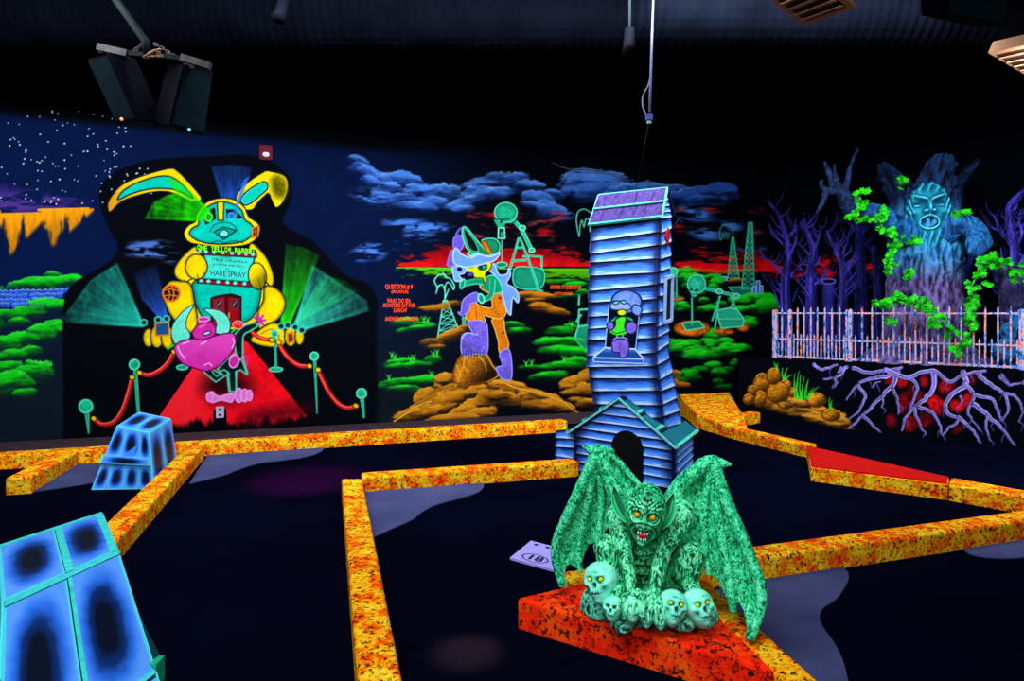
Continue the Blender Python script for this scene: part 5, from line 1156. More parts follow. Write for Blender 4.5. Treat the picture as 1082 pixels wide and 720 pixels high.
# picture of the balcony and the little witch on the front
frontN = fnormal([kL, kN, eN, eL], cU)
FQ = facet([kL, kN, eN, eL], 0, 1, -.02, .60)
painted_plane(ct, tuple(FQ[0] + frontN * .034), tuple(FQ[1] - FQ[0]), tuple(FQ[3] - FQ[0]), 300, 380, 'front_picture', .95, parent=tower, keep_bg=False)
# ---- the house
hN, hL, hR = Vector((1.47, 6.20, 0)), Vector((.655, 6.93, 0)), Vector((1.84, 6.98, 0)); hB = hL + hR - hN
EZ, APZ = .415, .775
eaN, eaL, eaR, eaB = [p + Vector((0, 0, EZ)) for p in (hN, hL, hR, hB)]
apF = lerp(eaN, eaL, .5); apF.z = APZ; apB = lerp(eaR, eaB, .5); apB.z = APZ
bm = bmesh.new(); add_box8(bm, [hL, hN, hR, hB] + [eaL, eaN, eaR, eaB]); bm_obj('house_core', bm, TCORE, tower)
hc = (hN + hB) / 2 + Vector((0, 0, .2))
hfN = fnormal([hL, hN, eaN, eaL], hc); hrN = fnormal([hN, hR, eaR, eaN], hc)
nb_ = 9; tot = APZ
for i in range(nb_):                                   # front boards, cut off by the gable
    z0, z1 = tot * i / nb_, tot * (i + 1) / nb_
    def span(z): return (0., 1.) if z <= EZ else (.5 - .5 * (APZ - z) / (APZ - EZ), .5 + .5 * (APZ - z) / (APZ - EZ))
    (a0, b0), (a1, b1) = span(z0), span(min(z1, APZ - .01))
    P = lambda s, z: Vector((lerp(hL, hN, s).x, lerp(hL, hN, s).y, z))
    board([P(a0, z0), P(b0, z0), P(b1, z1), P(a1, z1)], hfN, .022)
bm = bmesh.new(); v = [bm.verts.new(p) for p in (eaL, eaN, apF, eaB, eaR, apB)]
for f in ((0, 1, 2), (4, 3, 5), (0, 2, 5, 3), (2, 1, 4, 5), (1, 0, 3, 4)): bm.faces.new([v[i] for i in f])
bm_obj('gable_core', bm, TCORE, tower)
clad([hN, hR, eaR, eaN], hc, 6, seed=11)
clad([hB, hL, eaL, eaB], hc, 5, seed=12)
clad([hR, hB, eaB, eaR], hc, 5, seed=13)
# side lean-to at the left end of the front
xL = [Vector((.47, 7.28, 0)), Vector((.66, 7.0, 0))]
clad([xL[0], xL[1], xL[1] + Vector((0, 0, .40)), xL[0] + Vector((0, 0, .34))], Vector((1.2, 7.4, .2)), 4, seed=14)
# dark arched doorway
bm = bmesh.new(); ring = []
for s_, z in [(.40, .0)] + [(.56 - .16 * math.cos(i * math.pi / 10), .30 + .17 * math.sin(i * math.pi / 10)) for i in range(11)] + [(.72, .0)]:
    p = lerp(hL, hN, s_); ring.append(Vector((p.x, p.y, z)) + hfN * .027)
f_ = bm.faces.new([bm.verts.new(p) for p in ring]); ex = bmesh.ops.extrude_face_region(bm, geom=[f_]); bmesh.ops.translate(bm, verts=[g for g in ex['geom'] if isinstance(g, bmesh.types.BMVert)], vec=hfN * -.02)
bm_obj('doorway', bm, M('doorway_shade', (3, 5, 12), .2, 10), tower)  # black panel over the boards, its colour standing for the shaded opening
# house roof
ov = hfN * .06; dF = (apF - eaN).normalized() * .07; dL = (apF - eaL).normalized() * .09
R1 = [eaN + ov - dF, apF + ov, apB, eaR - (apB - eaR).normalized() * .07]
slab('roof_deck', [R1[0], R1[3], R1[2], R1[1]], .03, TCORE)
rn1 = (R1[3] - R1[0]).cross(R1[1] - R1[0]).normalized(); rn1 = rn1 if rn1.z > 0 else -rn1
shingles([R1[0], R1[3], R1[2], R1[1]], 3, 4, SHINGT, rn1, LIP, 3)
R2 = [eaL + ov - dL, apF + ov, apB, eaB - (apB - eaB).normalized() * .08]
slab('roof_deck', [R2[0], R2[3], R2[2], R2[1]], .03, TCORE)
rn2 = (R2[3] - R2[0]).cross(R2[1] - R2[0]).normalized(); rn2 = rn2 if rn2.z > 0 else -rn2
shingles([R2[0], R2[3], R2[2], R2[1]], 3, 4, SHINGT, rn2, LIP, 4)
bar('roof_edge', R1[0], R1[1], .02, TRIM); bar('roof_edge', R2[0], R2[1], .02, TRIM)
bar('corner_strip', hN + hfN * .02, eaN + hfN * .02, .02, TCORE); bar('corner_strip', hL + hfN * .015, eaL + hfN * .015, .025, TCORE)
# ------------------------------------------------------------------ gargoyle
def px_m(D): return D / F_PX
def blob(bm, c, rx, ry=None, rz=None, sub=3, rot=None):
    ry = rx if ry is None else ry; rz = rx if rz is None else rz
    r = bmesh.ops.create_icosphere(bm, subdivisions=sub, radius=1.0)
    for v in r['verts']:
        q = Vector((v.co.x * rx, v.co.y * ry, v.co.z * rz)); v.co = Vector(c) + (rot @ q if rot is not None else q)
def limb(bm, js, n=12, sub=4):
    """joints (px, py, D, r_px): smooth tapering limb"""
    P = [W(j[0], j[1], j[2]) for j in js]; R = [j[3] * px_m(j[2]) for j in js]
    ps = catmull(P, sub); rs = [v.x for v in catmull([(r, 0, 0) for r in R], sub)]
    add_tube(bm, ps, rs, n); blob(bm, ps[0], rs[0], sub=2); blob(bm, ps[-1], rs[-1], sub=2)
def voxel(bm, size, smooth=2):
    me = bpy.data.meshes.new('tmp'); bmesh.ops.recalc_face_normals(bm, faces=bm.faces); bm.to_mesh(me); bm.free()
    o = bpy.data.objects.new('tmp', me); COL.objects.link(o)
    m = o.modifiers.new('r', 'REMESH'); m.mode = 'VOXEL'; m.voxel_size = size; m.use_smooth_shade = True
    if smooth: s = o.modifiers.new('s', 'SMOOTH'); s.iterations = smooth; s.factor = .5
    out = bpy.data.meshes.new_from_object(o.evaluated_get(bpy.context.evaluated_depsgraph_get()))
    bpy.data.objects.remove(o); bpy.data.meshes.remove(me)
    return out
def nv(me):
    n = len(me.vertices); a = np.empty(n * 3, np.float32); b = np.empty(n * 3, np.float32)
    me.vertices.foreach_get('co', a); me.vertices.foreach_get('normal', b)
    return a.reshape(-1, 3), b.reshape(-1, 3)
_rg = np.random.default_rng(4); _LAT = _rg.random((64, 64, 64)).astype(np.float32)
def vnoise(p):
    """smooth lattice noise in 0..1 for an (n, 3) array"""
    i = np.floor(p).astype(int); f = p - i; f = f * f * (3 - 2 * f); i &= 63; j = (i + 1) & 63
    L = _LAT; x0, y0, z0 = i.T; x1, y1, z1 = j.T; fx, fy, fz = f.T
    def l(a, b, t): return a + (b - a) * t
    return l(l(l(L[x0, y0, z0], L[x1, y0, z0], fx), l(L[x0, y1, z0], L[x1, y1, z0], fx), fy), l(l(L[x0, y0, z1], L[x1, y0, z1], fx), l(L[x0, y1, z1], L[x1, y1, z1], fx), fy), fz)
def ridged(p, fr, warp=.6):
    w_ = np.stack([vnoise(p * fr * .5 + k * 13.7) for k in range(3)], 1) - .5
    q = p * fr + w_ * warp * 4
    a = 1 - np.abs(2 * vnoise(q) - 1) ** .8; b = 1 - np.abs(2 * vnoise(q * 2.3 + 5.1) - 1)
    return a * .65 + b * .35
def paint_pts(me, rgb):
    ca = me.color_attributes.new('paint', 'FLOAT_COLOR', 'POINT'); n = len(me.vertices)
    c = np.ones((n, 4), np.float32); c[:, :3] = s2l(np.clip(rgb / 255.0, 0, 1)); ca.data.foreach_set('color', c.ravel())
def tri_ramp(t, stops):
    t = np.clip(t, 0, 1); xs = [s[0] for s in stops]
    return np.stack([np.interp(t, xs, [s[1][k] for s in stops]) for k in range(3)], 1)
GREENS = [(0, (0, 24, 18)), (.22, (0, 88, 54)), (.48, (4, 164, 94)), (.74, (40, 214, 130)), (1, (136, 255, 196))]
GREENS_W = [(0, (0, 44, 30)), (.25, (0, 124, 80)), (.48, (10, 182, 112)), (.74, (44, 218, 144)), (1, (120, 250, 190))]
STATUE = attr_mat('statue_paint', .55, .25)
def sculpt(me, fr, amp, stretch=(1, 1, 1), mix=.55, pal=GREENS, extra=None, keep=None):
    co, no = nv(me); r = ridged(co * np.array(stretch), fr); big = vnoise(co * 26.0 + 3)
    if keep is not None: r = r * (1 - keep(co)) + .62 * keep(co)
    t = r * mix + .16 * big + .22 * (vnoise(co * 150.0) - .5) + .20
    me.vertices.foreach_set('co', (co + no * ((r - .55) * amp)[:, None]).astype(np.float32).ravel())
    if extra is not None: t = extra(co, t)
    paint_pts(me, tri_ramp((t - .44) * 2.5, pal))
    me.polygons.foreach_set('use_smooth', [True] * len(me.polygons)); me.update()
def localize(me, org):
    co = np.empty(len(me.vertices) * 3, np.float32); me.vertices.foreach_get('co', co)
    me.vertices.foreach_set('co', (co.reshape(-1, 3) - np.array(org, np.float32)).ravel()); me.update()
def part(name, me, parent, m=None, label=None):
    localize(me, wloc(parent)); me.name = name; me.materials.clear()
    o = link(name, me, m or STATUE, parent)
    if label: o['label'] = label
    return o
def basis(yaw, pitch, roll=0):
    """columns: right, up, forward (forward faces the camera at yaw 0)"""
    f = Vector((math.sin(yaw) * math.cos(pitch), -math.cos(yaw) * math.cos(pitch), math.sin(pitch)))
    r = f.cross(Vector((0, 0, 1))).normalized() * -1; r = Vector((math.cos(yaw), math.sin(yaw), 0)); u = f.cross(r).normalized()
    if u.z < 0: u = -u
    c, s = math.cos(roll), math.sin(roll); r, u = r * c + u * s, u * c - r * s
    return r, u, f
def g2(x, z, cx, cz, sx, sz): return np.exp(-(((x - cx) / sx) ** 2 + ((z - cz) / sz) ** 2))
def sphere_grid(nu, nvv):
    th = np.linspace(0, 2 * np.pi, nu, endpoint=False); ph = np.linspace(-np.pi / 2, np.pi / 2, nvv)
    T, Ph = np.meshgrid(th, ph)
    d = np.stack([np.cos(Ph) * np.sin(T), np.sin(Ph), np.cos(Ph) * np.cos(T)], -1).reshape(-1, 3)   # right, up, forward
    f = []
    for j in range(nvv - 1):
        for i in range(nu): a = j * nu + i; b = j * nu + (i + 1) % nu; f.append((a, b, b + nu, a + nu))
    return d, f
GB = Vector((.66, 3.28, .155))
garg = empty('gargoyle_statue', GB, 'green winged gargoyle crouching on a heap of skulls, orange eyes and open mouth', 'statue')
bm = bmesh.new(); pm = px_m(3.3)
blob(bm, W(687, 568, 3.34), 27 * pm, .12, 26 * pm); blob(bm, W(688, 548, 3.38), 32 * pm, .10, 22 * pm); blob(bm, W(687, 607, 3.38), 20 * pm, .10, 34 * pm); blob(bm, W(690, 638, 3.40), 36 * pm, .13, 20 * pm)
for k in range(5): blob(bm, W(681, 583 + k * 10, 3.265 + k * .010), 14 * pm, .035, 3.8 * pm)          # ribbed belly
limb(bm, [(653, 546, 3.26, 13), (656, 566, 3.20, 10.5), (661, 588, 3.14, 7.6), (664, 604, 3.10, 7.4), (667, 621, 3.07, 5.2), (668, 631, 3.05, 6)])
limb(bm, [(719, 543, 3.27, 15), (711, 562, 3.20, 11.5), (701, 582, 3.13, 8.4), (696, 601, 3.09, 7.8), (692, 621, 3.06, 5.2), (691, 632, 3.04, 6)])
for f_ in ([(664, 629, 3.045, 2.8), (656, 635, 3.02, 2.5), (653, 645, 3.01, 2.0), (652, 650, 3.01, 1.2)], [(667, 632, 3.04, 2.8), (662, 640, 3.01, 2.5), (660, 649, 3.0, 2.0), (659, 654, 3.0, 1.2)], [(670, 632, 3.04, 2.8), (669, 641, 3.005, 2.5), (668, 651, 3.0, 2.0), (668, 656, 3.0, 1.2)],
           [(673, 630, 3.04, 2.7), (676, 639, 3.01, 2.4), (677, 647, 3.0, 1.9), (677, 652, 3.0, 1.1)], [(673, 625, 3.05, 2.8), (680, 629, 3.03, 2.4), (683, 636, 3.02, 1.6)],
           [(687, 631, 3.035, 2.8), (681, 638, 3.01, 2.5), (679, 648, 3.0, 2.0), (679, 653, 3.0, 1.2)], [(690, 633, 3.03, 2.8), (688, 643, 3.0, 2.5), (686, 653, 2.99, 2.0), (686, 659, 2.99, 1.2)], [(693, 633, 3.03, 2.8), (694, 644, 3.0, 2.5), (694, 655, 2.99, 2.0), (694, 661, 2.99, 1.2)],
           [(696, 631, 3.03, 2.7), (700, 641, 3.0, 2.4), (702, 651, 2.99, 1.9), (702, 657, 2.99, 1.1)], [(686, 626, 3.04, 2.8), (679, 630, 3.02, 2.3), (676, 636, 3.01, 1.5)]):
    limb(bm, f_, 8, 3)
limb(bm, [(668, 624, 3.42, 15), (652, 598, 3.32, 16), (640, 578, 3.21, 13)]); limb(bm, [(640, 578, 3.20, 12.5), (644, 598, 3.20, 10.5), (651, 614, 3.19, 7.6), (654, 622, 3.14, 7), (650, 627, 3.10, 5)])
limb(bm, [(712, 624, 3.42, 16), (722, 604, 3.32, 17), (730, 588, 3.23, 15.5)]); limb(bm, [(730, 589, 3.22, 15), (727, 606, 3.20, 14), (730, 618, 3.17, 9), (734, 625, 3.13, 7.5), (737, 630, 3.09, 5)])
limb(bm, [(688, 560, 3.28, 18), (684, 556, 3.18, 15)])
# head
HCn = W(682, 542, 3.11); r_, u_, f_ = basis(math.radians(-13), math.radians(4), math.radians(-7))
d, fc = sphere_grid(96, 80); x, y, z = d.T; fr = np.clip(z * 2.2, 0, 1)
h = .10 * (g2(x, y, .36, .20, .26, .09) + g2(x, y, -.36, .20, .26, .09)) + .05 * g2(x, y, 0, .30, .10, .14) - .20 * (g2(x, y, .36, .02, .15, .11) + g2(x, y, -.36, .02, .15, .11)) + .20 * g2(x, y, 0, -.14, .11, .20) + .07 * g2(x, y, 0, -.25, .22, .08) \
  - .10 * (g2(x, y, .09, -.30, .05, .04) + g2(x, y, -.09, -.30, .05, .04)) + .12 * (g2(x, y, .56, -.16, .17, .14) + g2(x, y, -.56, -.16, .17, .14)) - .14 * (g2(x, y, .50, -.50, .14, .2) + g2(x, y, -.50, -.50, .14, .2)) + .10 * g2(x, y, 0, -.42, .3, .06) - .34 * g2(x, y, 0, -.60, .30, .10) + .20 * g2(x, y, 0, -.86, .26, .12) \
  + .025 * np.sin(y * 46 + 6 * np.abs(x)) * g2(x, y, 0, .46, .45, .2) + .02 * np.sin((np.abs(x) * 1.0 + y * .6) * 50) * (g2(x, y, .6, -.35, .2, .4) + g2(x, y, -.6, -.35, .2, .4))
k = 1 + h * fr; nar = 1 - .30 * np.clip(-y - .1, 0, 1)
hv = [HCn + r_ * float(a * .093 * kk * nn) + u_ * float(b * .134 * kk) + f_ * float(c * .108 * kk) for a, b, c, kk, nn in zip(x, y, z, k, nar)]
bv = [bm.verts.new(p) for p in hv]
for q in fc:
    try: bm.faces.new([bv[i] for i in q])
    except ValueError: pass
def ear(pts):
    ps = catmull([W(*p[:3]) for p in pts], 4); rs = [v.x for v in catmull([(p[3] * px_m(3.12), 0, 0) for p in pts], 4)]
    add_tube(bm, ps, rs, 8)
me = voxel(bm, .0042, 1)
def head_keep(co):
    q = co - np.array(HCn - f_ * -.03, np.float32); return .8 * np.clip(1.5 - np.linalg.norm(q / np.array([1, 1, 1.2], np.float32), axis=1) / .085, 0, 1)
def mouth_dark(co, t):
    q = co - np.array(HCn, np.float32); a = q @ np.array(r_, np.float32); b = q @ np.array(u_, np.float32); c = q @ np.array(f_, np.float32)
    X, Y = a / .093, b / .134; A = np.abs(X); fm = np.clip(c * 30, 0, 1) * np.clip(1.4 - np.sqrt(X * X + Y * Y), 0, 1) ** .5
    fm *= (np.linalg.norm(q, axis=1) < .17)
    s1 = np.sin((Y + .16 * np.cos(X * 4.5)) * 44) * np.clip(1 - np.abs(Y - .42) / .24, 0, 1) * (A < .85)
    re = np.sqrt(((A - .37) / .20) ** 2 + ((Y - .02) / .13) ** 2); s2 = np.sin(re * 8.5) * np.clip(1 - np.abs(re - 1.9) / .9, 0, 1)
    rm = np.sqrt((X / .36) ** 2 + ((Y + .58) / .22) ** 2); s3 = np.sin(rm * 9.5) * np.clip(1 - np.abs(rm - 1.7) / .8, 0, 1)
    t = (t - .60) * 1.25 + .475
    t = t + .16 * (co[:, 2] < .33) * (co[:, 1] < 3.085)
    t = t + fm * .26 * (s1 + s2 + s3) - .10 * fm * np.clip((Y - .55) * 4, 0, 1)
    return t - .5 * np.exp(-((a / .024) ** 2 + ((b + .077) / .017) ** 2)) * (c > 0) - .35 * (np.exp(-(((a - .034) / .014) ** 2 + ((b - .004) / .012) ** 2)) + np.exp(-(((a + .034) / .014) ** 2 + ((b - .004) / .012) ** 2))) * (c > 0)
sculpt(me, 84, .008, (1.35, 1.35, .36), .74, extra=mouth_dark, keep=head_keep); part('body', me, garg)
EYE = M('orange_eye', (255, 150, 16), .12, 40, .35); EYEY = M('yellow_eye', (240, 226, 10), .12, 40, .35); MOUTH = M('red_mouth', (232, 16, 24), .12, 40, .4); TOOTH = M('mint_tooth', (196, 255, 226), .12, 40, .4)
def ball(name, c, r, m, parent, sub=3, sc=(1, 1, 1)):
    bm = bmesh.new(); blob(bm, c, r * sc[0], r * sc[1], r * sc[2], sub); return bm_obj(name, bm, m, parent, True)
for s_ in (-1, 1): ball('eye', HCn + r_ * (.034 * s_) + u_ * .004 + f_ * .093, .0125, EYE, garg).__setitem__('label', 'glossy orange eye')
ball('tongue', HCn - u_ * .079 + f_ * .088, .021, MOUTH, garg, 3, (1, .7, .62))['label'] = 'red tongue in the open mouth'
for a, dz in [(-.021, .012), (-.010, .014), (.010, .014), (.021, .012), (-.016, -.022), (-.005, -.024), (.006, -.024), (.017, -.022)]:
    p = HCn + r_ * a - u_ * (.079 - dz) + f_ * (.104 - abs(a) * .5); bm = bmesh.new(); add_tube(bm, [p, p + u_ * (-.014 if dz > 0 else .012)], [.0042, .001], 6); bm_obj('tooth', bm, TOOTH, garg, True)
def ear_part(base, tip, w_px, bend):
    B, T = W(*base), W(*tip); ax = T - B; sd = Vector((ax.z, 0, -ax.x)).normalized(); n1, n2 = 22, 15; pts = []; tv = []
    for i in range(n1):
        s = i / (n1 - 1); wd = w_px * px_m(3.13) * (math.sin(math.pi * min(1, s * .93 + .07)) ** .75) * (1 - .35 * s)
        for j in range(n2):
            q = -1 + 2 * j / (n2 - 1); rim = abs(q) ** 3
            pts.append(B + ax * s + sd * (wd * q + bend * math.sin(math.pi * s) * .01) + Vector((0, -.022 * rim - .014 * math.exp(-((q - .35 * bend) / .16) ** 2) * (s < .8) + .012, 0))); tv.append(.30 + .75 * rim + .5 * math.exp(-((q - .35 * bend) / .14) ** 2) * (s < .8))
    N0 = len(pts); pts += [p + Vector((0, .016, 0)) for p in pts]; tv += [.5] * N0
    f = []
    for i in range(n1 - 1):
        for j in range(n2 - 1): a = i * n2 + j; f += [(a, a + 1, a + n2 + 1, a + n2), (N0 + a + n2, N0 + a + n2 + 1, N0 + a + 1, N0 + a)]
        for j in (0, n2 - 1): a = i * n2 + j; f.append((a, a + n2, N0 + a + n2, N0 + a))
    for i in (0, n1 - 1):
        for j in range(n2 - 1): a = i * n2 + j; f.append((a, a + 1, N0 + a + 1, N0 + a))
    me = bpy.data.meshes.new('ear'); me.from_pydata([tuple(p) for p in pts], [], f); paint_pts(me, tri_ramp(np.array(tv) - .12, GREENS)); me.polygons.foreach_set('use_smooth', [True] * len(me.polygons)); me.update(); part('ear', me, garg)
ear_part((663, 551, 3.10), (648, 514, 3.17), 8, -1); ear_part((698, 557, 3.10), (711, 521, 3.17), 9, 1)
# wings
def wing(label, fingers, bones, knob):
    bm = bmesh.new(); F = [catmull([W(*p) for p in f_], 14) for f_ in fingers]
    def at(c, s): s = min(max(s, 0), 1) * (len(c) - 1); i = min(int(s), len(c) - 2); return lerp(c[i], c[i + 1], s - i)
    ns, nt = 26, 9; front = []
    for a in range(len(F) - 1):
        for j in range(nt + (1 if a == len(F) - 2 else 0)):
            t = j / nt; col = []
            for i in range(ns + 1):
                s = .03 + .97 * i / ns; s *= 1 - .13 * math.sin(math.pi * t)
                p = lerp(at(F[a], s), at(F[a + 1], s), t); p = p + Vector((0, .045 * math.sin(math.pi * t) * s, 0)); col.append(p)
            front.append(col)
    A = [[bm.verts.new(p) for p in c] for c in front]; B = [[bm.verts.new(p + Vector((0, .014, 0))) for p in c] for c in front]
    m_, n_ = len(A), ns + 1
    for i in range(m_ - 1):
        for j in range(n_ - 1):
            bm.faces.new((A[i][j], A[i + 1][j], A[i + 1][j + 1], A[i][j + 1])); bm.faces.new((B[i][j + 1], B[i + 1][j + 1], B[i + 1][j], B[i][j]))
        bm.faces.new((A[i][0], B[i][0], B[i + 1][0], A[i + 1][0])); bm.faces.new((A[i][-1], A[i + 1][-1], B[i + 1][-1], B[i][-1]))
    for e in (0, -1):
        for j in range(n_ - 1): bm.faces.new((A[e][j], A[e][j + 1], B[e][j + 1], B[e][j]))
    for c, (r0, r1) in zip(F, bones): add_tube(bm, [p + Vector((0, -.010, 0)) for p in c], [px_m(3.3) * (r0 + (r1 - r0) * i / (len(c) - 1)) for i in range(len(c))], 10)
    limb(bm, knob, 10, 3)
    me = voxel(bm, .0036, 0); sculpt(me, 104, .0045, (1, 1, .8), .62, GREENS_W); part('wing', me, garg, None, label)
wing('left wing with its tip by the number plate', [[(629, 481, 3.40), (610, 522, 3.45), (590, 566, 3.5), (587, 590, 3.5), (595, 619, 3.47)], [(629, 481, 3.40), (621, 530, 3.46), (612, 575, 3.5), (613, 604, 3.49)], [(631, 481, 3.40), (635, 520, 3.44), (634, 550, 3.45), (632, 573, 3.43)], [(633, 480, 3.40), (644, 506, 3.40), (655, 534, 3.37), (662, 562, 3.34)], [(634, 478, 3.40), (650, 485, 3.42), (665, 501, 3.42), (678, 516, 3.40)]],
     [(6.5, 4.5), (5, 3), (4.6, 3), (8, 10), (4, 3)], [(646, 477, 3.41, 3.5), (634, 476, 3.40, 6.5), (626, 476, 3.40, 6), (617, 472, 3.39, 2)])
wing('right wing hanging over the yellow border', [[(754, 491, 3.22), (768, 531, 3.17), (792, 588, 3.10), (804, 630, 3.05), (791, 675, 3.0)], [(753, 491, 3.22), (757, 540, 3.2), (768, 600, 3.14), (774, 646, 3.1)], [(751, 491, 3.22), (744, 535, 3.26), (744, 575, 3.25), (748, 607, 3.22)], [(748, 490, 3.23), (733, 500, 3.27), (717, 516, 3.32), (707, 540, 3.34), (716, 572, 3.34)]],
     [(6.5, 5), (5.4, 3.4), (4.8, 3), (8, 11)], [(740, 491, 3.24, 6), (752, 488, 3.22, 7), (762, 490, 3.2, 5.5), (771, 491, 3.19, 2)])
# heap of skulls
bm = bmesh.new()
for x, y, D, a, b in [(640, 640, 3.30, 26, 22), (668, 648, 3.24, 30, 24), (700, 650, 3.22, 32, 22), (728, 650, 3.22, 30, 22), (690, 640, 3.4, 50, 26), (655, 655, 3.16, 12, 8), (722, 658, 3.08, 12, 8)]: blob(bm, W(x, y, D), a * px_m(D), .12 if D > 3.12 else .05, b * px_m(D))
me = voxel(bm, .007, 1)
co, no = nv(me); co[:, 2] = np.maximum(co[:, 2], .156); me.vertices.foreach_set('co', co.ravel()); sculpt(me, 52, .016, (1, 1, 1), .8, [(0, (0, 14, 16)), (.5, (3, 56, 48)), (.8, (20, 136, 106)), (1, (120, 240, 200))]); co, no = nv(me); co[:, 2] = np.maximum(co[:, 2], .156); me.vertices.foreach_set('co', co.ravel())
part('heap_base', me, garg)  # dark palette paints in the shade of the gaps between fingers and skulls
BONES = [(0, (0, 22, 22)), (.30, (12, 110, 88)), (.56, (86, 236, 188)), (1, (176, 255, 232))]
def skull(px, py, D, rp, yaw, pitch, roll, eyes=True):
    c = W(px, py, D); R = rp * px_m(D); r_, u_, f_ = basis(math.radians(yaw), math.radians(pitch), math.radians(roll))
    d, fc = sphere_grid(72, 64); x, y, z = d.T; fr = np.clip(z * 2.5, 0, 1)
    y = y - .12; sock = g2(x, y, .37, -.04, .235, .20) + g2(x, y, -.37, -.04, .235, .20); nose = g2(x, y, .06, -.36, .08, .12) + g2(x, y, -.06, -.36, .08, .12)
    teeth = g2(x, y, 0, -.66, .36, .13); gap = g2(x, y, 0, -.665, .34, .022)
    h = -.34 * sock - .22 * nose + .07 * (g2(x, y, .36, .16, .22, .06) + g2(x, y, -.36, .16, .22, .06)) + .10 * (g2(x, y, .58, -.28, .14, .09) + g2(x, y, -.58, -.28, .14, .09)) - .16 * (g2(x, y, .60, -.55, .14, .15) + g2(x, y, -.60, -.55, .14, .15)) + .10 * teeth + .035 * teeth * np.cos(x * 62) - .12 * gap + .10 * g2(x, y, 0, -.9, .25, .1)
    k = 1 + h * fr; yy = y; y = y + .12; low = np.clip(-y, 0, 1); nar = 1 - .36 * low ** 1.3
    P = np.array(c)[None] + np.outer(x * k * nar * R, np.array(r_)) + np.outer(y * k * (1 + .38 * low) * R, np.array(u_)) + np.outer(z * k * R * (1.0 + .06 * low), np.array(f_))
    P[:, 2] = np.maximum(P[:, 2], .1565)
    me = bpy.data.meshes.new('skull'); me.from_pydata([tuple(p) for p in P], [], fc)
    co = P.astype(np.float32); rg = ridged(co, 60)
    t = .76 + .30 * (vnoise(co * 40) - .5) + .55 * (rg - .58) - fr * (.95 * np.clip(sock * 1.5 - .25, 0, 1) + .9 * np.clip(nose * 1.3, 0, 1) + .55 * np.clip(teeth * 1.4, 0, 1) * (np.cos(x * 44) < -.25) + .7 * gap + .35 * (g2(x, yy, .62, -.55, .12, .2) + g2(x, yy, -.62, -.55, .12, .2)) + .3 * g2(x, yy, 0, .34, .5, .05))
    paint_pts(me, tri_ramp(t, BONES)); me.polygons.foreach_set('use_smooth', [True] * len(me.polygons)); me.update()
    o = part('skull', me, garg)
    if eyes:
        for s in (-1, 1): ball('eye', c + r_ * (.345 * s * R) - u_ * (-.07 * R) + f_ * (.72 * R), .125 * R, EYEY, o, 2)
    return o
skull(635, 613, 3.15, 18.5, -34, 14, 12); skull(648, 642, 3.07, 11.5, -24, 20, 0, False); skull(667, 640, 3.055, 13.5, 4, 22, -4)
skull(683, 654, 3.04, 7.5, -10, 20, 0, False); skull(697, 655, 3.02, 8, 0, 18, 0, False); skull(711, 640, 3.035, 16, 4, 24, -12); skull(737, 640, 3.06, 17, 14, 24, 6)
# ------------------------------------------------------------------ iron fence on the ledge
def rusty(nt, b):
    tc = N(nt, 'ShaderNodeTexCoord'); mp = N(nt, 'ShaderNodeMapping'); mp.inputs['Scale'].default_value = (1, 1, .45); n = N(nt, 'ShaderNodeTexNoise', Scale=20.0, Detail=3.0, Roughness=.75)
    nt.links.new(tc.outputs['Object'], mp.inputs[0]); nt.links.new(mp.outputs[0], n.inputs['Vector'])
    r = ramp(nt, [(.34, C(6, 20, 44)), (.43, C(44, 112, 186)), (.49, C(150, 150, 206)), (.54, C(196, 162, 184)), (.60, C(226, 116, 56)), (.68, C(110, 42, 12))]); nt.links.new(n.outputs['Fac'], r.inputs[0]); nt.links.new(r.outputs[0], b.inputs['Base Color'])
IRON = mat('rust_and_blue_iron', None, .7, .1, rusty)
def fence_t(px): k = (px - CX) / F_PX; return (k * LF0.y - LF0.x) / (LDIR.x - k * LDIR.y)
def fence_p(t, z): return LF0 + LDIR * t - rn * -.0 + rn * -.06 + Vector((0, 0, z))
t0, t1 = fence_t(816.5), fence_t(1128)
fc_ = fence_p((t0 + t1) / 2, LEDGE_H)
fence = empty('iron_fence', fc_, 'rusty white and blue iron fence along the ledge in front of the face tree', 'fence')
FR = Matrix((LDIR, rn, Vector((0, 0, 1)))).transposed()
def post(t, w, z0, z1, name, tip=.03):
    bm = bmesh.new(); p = fence_p(t, 0); a = LDIR * w / 2; b = rn * w / 2
    lo = [bm.verts.new(p + s * a + q * b + Vector((0, 0, z0))) for s, q in ((-1, -1), (1, -1), (1, 1), (-1, 1))]; up = [bm.verts.new(v.co + Vector((0, 0, z1 - z0))) for v in lo]; ap = bm.verts.new(p + Vector((0, 0, z1 + tip)))
    for i in range(4): bm.faces.new((lo[i], lo[(i + 1) % 4], up[(i + 1) % 4], up[i])); bm.faces.new((up[i], up[(i + 1) % 4], ap))
    bm.faces.new(lo[::-1]); return bm_obj(name, bm, IRON, fence)
tall = [824.5, 841, 848, 855, 862, 870, 877.5, 885.5, 909.5, 920, 931.5, 943, 954.5, 966, 978, 990, 1002, 1014.5, 1027.5, 1040, 1053.5, 1067, 1094, 1108, 1122]
for x in tall: post(fence_t(x), .019, LEDGE_H + .01, 1.635, 'picket', .045)
al = sorted(tall + [833, 817, 895, 1081])
for a, b in zip(al, al[1:]): post(fence_t((a + b) / 2), .017, LEDGE_H + .01, 1.25, 'picket', .04)
for x in (818, 833, 897, 1081): post(fence_t(x), .046, LEDGE_H, 1.625, 'fence_post', .02)
for x in (815.5, 893, 1077): post(fence_t(x), .024, LEDGE_H, 1.62, 'fence_post', .02)
for z, h in ((1.585, .022), (1.205, .022), (.95, .028)):
    bm = bmesh.new(); add_box(bm, fence_p((t0 + t1) / 2, z), (t1 - t0 + .06, .022, h), FR); bm_obj('rail', bm, IRON, fence)

